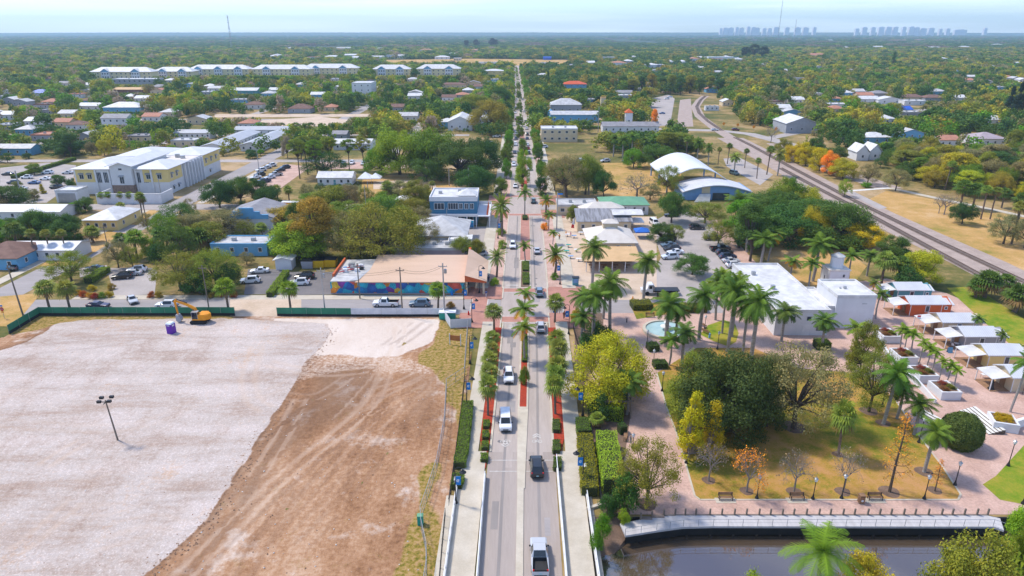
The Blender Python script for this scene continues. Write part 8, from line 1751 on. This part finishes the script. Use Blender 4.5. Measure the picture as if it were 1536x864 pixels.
# boardwalk, posts and railing
def boardwalk():
 pts = [(930,786),(975,777),(1010,773.5),(1060,773),(1480,773.5),(1500,778)]; low = [(938,804),(985,796.5),(1025,791),(1070,790),(1490,790.5),(1506,796)]
 T = [at(*q) for q in pts]; B_ = [at(*q) for q in low]; o = thing('boardwalk','grey boardwalk with a thin metal railing along the canal','boardwalk',tuple(T[0])); b = MB(); bb = T[0]
 for i in range(len(T)-1):
  q = [(v.x-bb.x,v.y-bb.y) for v in (T[i],T[i+1],B_[i+1],B_[i])]; b.prism(q,-.22,.06,bottom=True)
 b.build('deck', M['dock'], o); b = MB()
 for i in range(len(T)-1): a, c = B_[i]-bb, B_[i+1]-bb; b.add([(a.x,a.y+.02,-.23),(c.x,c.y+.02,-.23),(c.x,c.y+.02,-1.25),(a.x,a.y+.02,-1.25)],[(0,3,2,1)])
 b.build('under_deck_shade', M['dark'], o)  # near-black sheet that paints the shade below the deck
 for i in range(1,22): x = 13+i*2.9; b = MB(); b.tube((x-bb.x,68.6-bb.y,-2.4),(x-bb.x,68.6-bb.y,-.25),.16,n=8); b.build('pile', M['pole_wood'], o)
 r = MB(); L_ = [B_[i]-bb for i in range(len(B_))]
 for i in range(len(L_)-1):
  for z in (.55,1.05): r.tube((L_[i].x,L_[i].y+.08,z),(L_[i+1].x,L_[i+1].y+.08,z),.028 if z > 1 else .014,n=5)
  d = L_[i+1]-L_[i]; n = max(1,round(d.length/1.85))
  for j in range(n): q = L_[i]+d*(j/n); t = MB(); t.tube((q.x,q.y+.08,0),(q.x,q.y+.08,1.05),.03,n=5); t.build('rail_post', M['grey_metal'], o)
 r.build('handrail', M['grey_metal'], o)
 xs_ = [961,978,996,1013,1028,1044,1065,1083,1102,1120,1139,1156,1174,1191,1210,1229,1246,1265,1282,1302,1320,1337,1356,1373,1393,1413,1429,1447,1466,1482]
 for i,x in enumerate(xs_):
  y = 774 if x > 1000 else 774+(1000-x)*.17; p = at(x,y); b = MB(); b.tube((0,0,-.2),(0,0,.95),.12,n=8); b.tube((0,0,.95),(0,0,1.0),.125,.09,n=8); tag(b.build('mooring_post', M['pole_wood'], None, (p.x,p.y+.12,.03)), f'weathered round post at the boardwalk edge, number {i+1} from the bridge end', 'post', 'round posts along the boardwalk')
 rp = MB()
 for i in range(len(xs_)-1):
  a, c = at(xs_[i],774 if xs_[i] > 1000 else 774+(1000-xs_[i])*.17), at(xs_[i+1],774 if xs_[i+1] > 1000 else 774+(1000-xs_[i+1])*.17); rp.box(a.x,min(a.y,c.y)+.05,.03,c.x,max(a.y,c.y)+.2,.16)
 tag(rp.build('edge_timber', M['sleeper']), 'dark timber edge between the boardwalk and the brick walkway', 'kerb')
boardwalk()
# bollards, cones, bins, small boxes
for x,y,m_,h,rr,nm,lb in ((940,484,'black',.9,.12,'bollard','black bollard on the brick plaza by the corner palms'),(1064,507,'lightblue_wall',1.0,.2,'info_post','small blue-topped post at the round island'),(949,449,'orange_sign',.7,.2,'traffic_cone','orange cone on the side street before the tow truck'),(703,473,'red_sign',.9,.2,'fire_hydrant','red fire hydrant at the near left corner'),(678,443,'banner',1.0,.3,'litter_bin','blue litter bin at the mural end'),(820,339,'dumpster',1.2,.3,'post_box','turquoise post box on the right pavement'),(849,352,'orange_sign',1.0,.25,'barrel','orange barrel by the restaurant terrace')):
 p = at(x,y); b = MB(); b.lathe([(rr*1.1,0),(rr,.1),(rr*.85 if m_ != 'orange_sign' else rr*.35,h*.9),(rr*.3,h)],n=12); tag(b.build(nm, M[m_], None, (p.x,p.y,.1)), lb, nm.replace('_',' '))
p = at(863,428); o = thing('info_kiosk','dark green information cabinet at the far right junction corner','kiosk',(p.x,p.y,.1)); b = MB(); b.box(-.7,-.5,0,.7,.5,1.9); b.build('cabinet', M['teal_wall'], o); b = MB(); b.box(-.85,-.65,1.9,.85,.65,2.05); b.build('roof', M['black'], o); b = MB(); b.box(-.55,-.54,.7,.55,-.503,1.7); b.build('panel', M['steel_blue'], o)
p = at(861,347); o = thing('banner_flag','tall white and red feather flag by the restaurant','flag',(p.x,p.y,.1)); b = MB(); b.tube((0,0,0),(0,0,4.2),.04); b.build('flagpole', M['white_metal'], o); b = MB(); b.add([(0.03,-.02,.9),(-.9,-.02,1.0),(-.75,-.02,2.2),(.03,-.02,1.9),(.03,.02,.9),(-.9,.02,1.0),(-.75,.02,2.2),(.03,.02,1.9)],[(0,1,2,3),(7,6,5,4),(0,4,5,1),(1,5,6,2),(2,6,7,3)],0); b.add([(.03,-.02,1.9),(-.75,-.02,2.2),(-.15,-.02,4.0),(.03,-.02,4.1),(.03,.02,1.9),(-.75,.02,2.2),(-.15,.02,4.0),(.03,.02,4.1)],[(0,1,2,3),(7,6,5,4),(1,5,6,2),(2,6,7,3)],1); b.build('cloth', [M['red_sign'],M['white']], o)
for i,(x,y) in enumerate(((851,355),(861,357),(871,352),(853,371),(865,378),(856,388),(868,392),(850,380))):
 p = at(x,y); t = thing('terrace_table', f'{ORD[i]} outdoor table of the restaurant terrace from the street end', 'table', (p.x,p.y,.05), 0, 'terrace tables'); b = MB(); b.box(-.7,-.45,.72,.7,.45,.77); b.build('table_top', M[('white','steel_blue','white','dumpster')[i%4]], t); b = MB(); b.tube((0,0,0),(0,0,.72),.06); b.lathe([(.3,0),(.25,.05)]); b.build('pedestal', M['black'], t)
# ------------------------------------------------------------------ people
def person(px, py, rz, shirt, trousers, label, stride=.18):
 p = at(px,py); o = thing('person', label, 'person', (p.x,p.y,.16), R(rz), None)
 V = [(0,0,.95),(0,0,1.12),(0,.0,1.38),(0,0,1.50),(0,-.01,1.60),(0,-.01,1.72),  (-.19,0,1.40),(-.25,.05,1.13),(-.24,-.06,.88),(-.235,-.09,.80),  (.19,0,1.40),(.25,-.05,1.13),(.24,-.14,.90),(.235,-.18,.82),  (-.10,0,.90),(-.11,-stride*.55,.50),(-.11,-stride*.8,.08),(-.11,-stride*.8-.17,.04), (.10,0,.90),(.11,stride*.35,.50),(.11,stride*1.0,.09),(.11,stride*1.0-.16,.05)]
 E = [(0,1),(1,2),(2,3),(3,4),(4,5),(2,6),(6,7),(7,8),(8,9),(2,10),(10,11),(11,12),(12,13),(0,14),(14,15),(15,16),(16,17),(0,18),(18,19),(19,20),(20,21)]
 Rr = [.14,.135,.15,.06,.105,.085,.065,.05,.038,.045,.065,.05,.038,.045,.095,.065,.045,.035,.095,.065,.045,.035]
 me = bpy.data.meshes.new('person_body'); me.from_pydata(V, E, []); q = bpy.data.objects.new('body', me); link(q, o); md = q.modifiers.new('skin','SKIN'); md.use_smooth_shade = True; q.modifiers.new('sub','SUBSURF').levels = 1; q.modifiers['sub'].render_levels = 1
 sk = me.skin_vertices[0].data
 for i, r_ in enumerate(Rr): sk[i].radius = (r_, r_)
 sk[0].use_root = True; me.materials.append(M['skin'])
 b = MB(); b.lathe([(.165,.86),(.16,1.05),(.19,1.30),(.19,1.42),(.08,1.52)],n=12); n0 = len(b.v); b.v = [(x*1.12,y*.92,z) for x,y,z in b.v]; b.chain([(-.18,0,1.43),(-.26,.05,1.12)],[.085,.07],8); b.chain([(.18,0,1.43),(.26,-.05,1.12)],[.085,.07],8); s = b.build('shirt', M['cloth'], o); s['tint'] = shirt
 b = MB(); b.lathe([(.16,.82),(.17,.95),(.165,1.0)],n=12); b.chain([(-.09,0,.92),(-.11,-stride*.55,.50),(-.11,-stride*.8,.12)],[.11,.085,.07],8); b.chain([(.09,0,.92),(.11,stride*.35,.50),(.11,stride*1.0,.12)],[.11,.085,.07],8); s = b.build('trousers', M['cloth'], o); s['tint'] = trousers
 b = MB(); b.lathe([(.112,1.60),(.122,1.68),(.10,1.77),(.03,1.81)],(0,.015,0),12); b.build('hair', M['hair'], o)
for x,y,rz,s_,t_,lb in ((729.5,447,30,(.03,.09,.25),(.5,.5,.55),'person in a blue top and pale trousers walking over the brick crossing'),(66,445,200,(.02,.03,.08),(.02,.03,.06),'person in dark clothes crossing the left street corner'),(846,479,180,(.16,.05,.03),(.03,.03,.035),'person in a dark red top on the right pavement by the crossing'),(733,424,10,(.05,.07,.16),(.05,.05,.08),'person standing on the pavement in front of the corner pavilion'),(856,357,90,(.5,.08,.2),(.5,.5,.5),'person in pink on the restaurant terrace'),(1063,437,0,(.03,.08,.2),(.05,.05,.07),'person in blue at the near edge of the car park'),(839,360,0,(.6,.2,.03),(.03,.03,.03),'person in orange by the terrace kerb'),(893,390,40,(.6,.6,.6),(.05,.06,.1),'person in white beside the dining pavilion'),(1437,518,120,(.5,.5,.55),(.1,.1,.15),'person in white sitting out by the grey cottage')):
 person(x,y,rz,s_,t_,lb)
# ------------------------------------------------------------------ scattered trees of the town and the woods
ZN = [  # pixel polygon, spacing (m), kinds, tints, phrase
 ([(-160,74),(782,74),(772,125),(757,188),(660,200),(560,212),(455,245),(330,234),(240,226),(110,240),(-200,262)], 8.2, ['oak','round','oak','tall','airy','pine'], ['deep','mid','olive','green','olive','grey','deep','dark','mid','yellow','bright','pinkgrey'], 'in the wooded blocks left of the main street'),
 ([(1085,74),(1700,74),(1800,360),(1536,313),(1470,300),(1400,286),(1340,262),(1300,246),(1262,222),(1190,197),(1120,188),(1082,150)], 8.0, ['oak','airy','round','oak','airy','tall'], ['olive','grey','deep','mid','grey','olive','dark','deep','green','yellow','ogold'], 'in the woods right of the railway'),
 ([(782,74),(1088,74),(1078,130),(1030,142),(985,142),(962,165),(900,160),(810,165),(795,130)], 8.6, ['tall','oak','round','pine','tall'], ['deep','dark','mid','olive','ogold','deep'], 'between the main street and the depot'),
 ([(1140,205),(1180,214),(1260,240),(1250,246),(1160,215)], 9, ['round'], ['olive','deep'], 'along the far lane'),
 ([(798,150),(1000,150),(1000,192),(905,203),(872,203),(800,203)], 11, ['round','tall','oak'], ['deep','mid','olive','ogold'], 'around the halls right of the main street'),
 ([(-20,308),(92,316),(128,360),(60,398),(-40,402)], 9, ['oak','airy','round'], ['deep','olive','grey'], 'around the low houses at the left edge'),
 ([(235,346),(320,332),(420,338),(520,336),(640,330),(592,384),(440,402),(300,402),(240,402)], 9, ['airy','oak','round','airy'], ['olive','grey','deep','mid'], 'on the plots behind the shop car parks'),
 ([(1125,305),(1172,306),(1225,352),(1310,415),(1310,436),(1240,430),(1140,385)], 13, ['airy','oak','round'], ['olive','deep','grey','ogold'], 'on the bare ground between car park and railway'),
 ([(470,262),(640,262),(640,322),(470,330)], 12, ['airy','round'], ['olive','grey','mid'], 'around the small white cottage'),
 ([(560,186),(757,188),(752,215),(660,205),(560,205)], 9, ['oak','round'], ['deep','olive','grey'], 'behind the central green grove'),
 ([(910,205),(1000,205),(1060,215),(1050,240),(900,232)], 9, ['oak','tall','round'], ['deep','dark','olive'], 'behind the civic green'),
]
def blocked(x, y, mg=0):
 for P in BLOCK_BB:
  if P[0] <= x <= P[1] and P[2] <= y <= P[3] and inpoly(x, y, P[4]): return True
 return False
BLOCK.append(ribbon(pxpoly([(1170,246),(1124,222),(1095,207),(1072,192),(1050,175),(1043,160),(1050,150),(1058,144)]), 22))
BLOCK.append([(-122,230),(-108,230),(-107,640),(-121,640)]); BLOCK.append(ribbon(pxpoly([(790,188),(900,190),(1000,194),(1080,196),(1125,201),(1160,210)]), 12))
for P in [pxpoly([(1052,196),(1195,236),(1300,292),(1275,300),(1040,205)]), pxpoly([(1003,142),(1048,142),(1068,196),(1000,196)])]: BLOCK.append(P)
BLOCK_BB = [(min(p[0] for p in P), max(p[0] for p in P), min(p[1] for p in P), max(p[1] for p in P), P) for P in BLOCK]
rs = random.Random(4242); CAND = []
for zi, (poly, sp, kinds, tints, phrase) in enumerate(ZN):
 P = pxpoly(poly); x0, x1 = min(p[0] for p in P), max(p[0] for p in P); y0, y1 = min(p[1] for p in P), max(p[1] for p in P); y1 = min(y1, 2300)
 y = y0
 while y < y1:
  s = sp*(1+max(0, y-500)/1400); x = x0+rs.random()*s
  while x < x1:
   xx, yy = x+rs.uniform(-.45,.45)*s, y+rs.uniform(-.45,.45)*s; x += s
   if abs(xx) > yy*.95+60: continue
   n = noise.noise(Vector((xx*.012, yy*.012, zi*9.)))
   if n < -.42 and yy < 900: continue
   if not inpoly(xx, yy, P) or blocked(xx, yy): continue
   if any((xx-a)**2+(yy-b_)**2 < (c*.7)**2 for a, b_, c in SPOTS if abs(yy-b_) < 12): continue
   k = rs.choice(kinds); t = rs.choice(tints); m_ = noise.noise(Vector((xx*.02+50, yy*.02, 3.)))
   if m_ > .34: t = rs.choice(('ogold','olive','yellow','mid'))
   elif m_ < -.3: t = rs.choice(('dark','deep'))
   CAND.append((yy, xx, k, t, rs.uniform(6.5,11.5) if k not in ('pine','tall') else rs.uniform(9,14), s*rs.choice((.9,1.2,1.4,1.75))*rs.uniform(.9,1.1), phrase))
  y += s*.86
for pts, zv in (([(575,96),(860,96)],0.),([(384,181),(524,181)],0.),([(322,173),(560,173)],0.),([(1010,193),(1150,203)],0.),([(1170,246),(1235,280)],0.),([(1235,280),(1300,318)],0.)):
 a, c = at(*pts[0]), at(*pts[1]); VIS.append((a.x, c.x, min(a.y, c.y)-6, zv))
def vis_limit(x, y):
 lim = 99.
 for x0, x1, yf, zv in VIS:
  if y < yf and y > yf-130 and x0-2 <= x*yf/y <= x1+2: lim = min(lim, zv+(yf-y)*CAMH/yf*.93)
 return lim
C2 = []
for c in CAND:
 l_ = vis_limit(c[1], c[0])
 if l_ < 2.5: continue
 if c[4] > l_: c = c[:4]+(l_, min(c[5], l_*1.5))+c[6:]
 C2.append(c)
CAND = C2
for k in range(62):      # rows along the far main street
 Y = 292+k*14; 
 for o_ in (-7.2, 7.2) + ((0,) if k%2 and Y > 420 else ()):
  if rs.random() < .8: CAND.append((Y+rs.uniform(-3,3), cx(Y)+o_, 'round', rs.choice(('mid','deep','olive','green')), (rs.uniform(4.5,7.5) if Y < 520 else rs.uniform(7,10)) if o_ else 4.5, (rs.uniform(4.,6.) if Y < 520 else rs.uniform(6,8)) if o_ else 2.6+(Y > 600)*1.5, 'in the rows along the far main street'))
CAND.sort(key=lambda c: c[0])
INVIEW = lambda c: abs(c[1]) < c[0]*.80+12
NIND = 245; ind = [c for c in CAND if INVIEW(c)][:NIND]; ids = set(map(id, ind)); rest = [c for c in CAND if id(c) not in ids]
TN = dict(deep='deep green', mid='green', olive='olive', green='bright green', grey='greyish', ogold='golden-olive', pinkgrey='pinkish grey', dark='dark green', yellow='yellowish', bright='light green')
KN = dict(oak='broad tree', airy='open-crowned tree', round='round tree', tall='tall tree', pine='thin pine')
for c in ind:
 lb = f'{TN.get(c[3], c[3])} {KN[c[2]]} {c[6]}'
 plant_at((c[1], c[0], 0), c[4], c[5], c[2], c[3], lb, lb.replace('tree','trees').replace('pine','pines'))
# ---- the far woods: one object, trees set on points by geometry nodes
def far_woods():
 pts, col, scl, rot = [], [], [], []
 r2 = random.Random(99)
 for c in rest:
  pts.append((c[1], c[0], 0)); col.append(TINT[c[3]]); scl.append((c[5]/9, c[5]/9, c[4]/8)); rot.append(r2.random()*6.28)
 y = 640.; cols = [TINT[k] for k in ('deep','mid','deep','dark','deep','grey','olive','mid')]
 while y < 9000:
  s = 9*(1+max(0, y-700)/520) if y < 2300 else 9*(1+1600/520)*(y/2300)
  if y < 2300 and y > 1: s = max(s, 0)
  lo = -y*.95-60; x = lo+r2.random()*s
  while x < -lo:
   xx, yy = x+r2.uniform(-.45,.45)*s, y+r2.uniform(-.45,.45)*s; x += s
   px, py = topx(xx, yy)
   if yy < 2250 and (py > 74.5): continue      # nearer ground is covered by the zones above
   n = noise.noise(Vector((xx*.0022, yy*.0011, 1.))); n2 = noise.noise(Vector((xx*.006, yy*.003, 7.)))
   if n > .33 or (blocked(xx, yy)): continue
   c = cols[int((n2*.5+.5)*len(cols))%len(cols)] if r2.random() < .7 else r2.choice(cols)
   if n2 > .3: c = (.21,.16,.13)
   k = min(s, 30)*r2.choice((.75,1.,1.25,1.8))*r2.uniform(.9,1.1)
   lm = vis_limit(xx, yy)/8.5
   if lm < .35: continue
   pts.append((xx, yy, 0)); col.append(c); scl.append((k/9*1.25, k/9*1.25, min(lm, r2.uniform(.9,1.45)*(1 if y < 2300 else 1.15)))); rot.append(r2.random()*6.28)
  y += s*.8
 me = bpy.data.meshes.new('far_woods'); me.from_pydata(pts, [], [])
 a = me.attributes.new('tint', 'FLOAT_COLOR', 'POINT'); a.data.foreach_set('color', np.array([(*c, 1) for c in col], np.float32).reshape(-1))
 a = me.attributes.new('scl', 'FLOAT_VECTOR', 'POINT'); a.data.foreach_set('vector', np.array(scl, np.float32).reshape(-1))
 a = me.attributes.new('rz', 'FLOAT', 'POINT'); a.data.foreach_set('value', np.array(rot, np.float32))
 o = bpy.data.objects.new('far_woods', me); COL.objects.link(o); o['kind'] = 'stuff'; o['label'] = 'mass of distant woodland reaching to the horizon'; o['category'] = 'woods'
 protos = []
 for s in range(5):
  rng = np.random.default_rng(40+s); cl = env_clumps(rng, 14, 9, 8, 1.0, (1.2,2.2), 'dome' if s < 3 else 'ball'); V, var = clump_leaves(cl, 420, 1.0, rng); m_ = quads_mesh('woodland_tree', V, M['leaf'], var); po = bpy.data.objects.new('woodland_tree', m_); protos.append(po)
 ng = bpy.data.node_groups.new('far_woods', 'GeometryNodeTree'); ng.interface.new_socket('Geometry', in_out='INPUT', socket_type='NodeSocketGeometry'); ng.interface.new_socket('Geometry', in_out='OUTPUT', socket_type='NodeSocketGeometry')
 N = ng.nodes; gi, go = N.new('NodeGroupInput'), N.new('NodeGroupOutput'); jn = N.new('GeometryNodeJoinGeometry')
 for s, po in enumerate(protos):
  oi = N.new('GeometryNodeObjectInfo'); oi.inputs['Object'].default_value = po; oi.inputs['As Instance'].default_value = True
  g2 = N.new('GeometryNodeGeometryToInstance') if False else None
  ng.links.new(oi.outputs['Geometry'], jn.inputs[0])
 iop = N.new('GeometryNodeInstanceOnPoints'); iop.inputs['Pick Instance'].default_value = True
 ng.links.new(gi.outputs[0], iop.inputs['Points']); ng.links.new(jn.outputs[0], iop.inputs['Instance'])
 ri = N.new('FunctionNodeRandomValue'); ri.data_type = 'INT'; 
 [i for i in ri.inputs if i.type == 'INT' and i.name == 'Max'][0].default_value = len(protos)-1
 ng.links.new([x for x in ri.outputs if x.type == 'INT'][0], iop.inputs['Instance Index'])
 na = N.new('GeometryNodeInputNamedAttribute'); na.data_type = 'FLOAT_VECTOR'; na.inputs['Name'].default_value = 'scl'; ng.links.new(na.outputs[0], iop.inputs['Scale'])
 nr = N.new('GeometryNodeInputNamedAttribute'); nr.data_type = 'FLOAT'; nr.inputs['Name'].default_value = 'rz'; cx_ = N.new('ShaderNodeCombineXYZ'); ng.links.new([x for x in nr.outputs if x.enabled and x.name == 'Attribute'][0], cx_.inputs[2]); ng.links.new(cx_.outputs[0], iop.inputs['Rotation'])
 ng.links.new(iop.outputs[0], go.inputs[0]); md = o.modifiers.new('far_woods', 'NODES'); md.node_group = ng
 print('far woods points', len(pts), 'individual scattered', len(ind), 'planted', NTREE[0])
far_woods()
# ------------------------------------------------------------------ haze: the air over the whole scene
if True:
 b = MB(); b.box(-9500,-150,-4,9500,9800,235); hz = b.build('haze', []); hz['kind'] = 'stuff'; hz['label'] = 'thin blue haze of the humid air over the whole town'; hz['category'] = 'haze'
 m = bpy.data.materials.new('haze_air'); m.use_nodes = True; nt = m.node_tree; nt.nodes.clear(); o_ = nt.nodes.new('ShaderNodeOutputMaterial'); v_ = nt.nodes.new('ShaderNodeVolumePrincipled')
 v_.inputs['Color'].default_value = (.55,.78,1.,1); v_.inputs['Density'].default_value = .0001; v_.inputs['Anisotropy'].default_value = .2
 nt.links.new(v_.outputs[0], o_.inputs['Volume']); hz.data.materials.clear(); hz.data.materials.append(m)
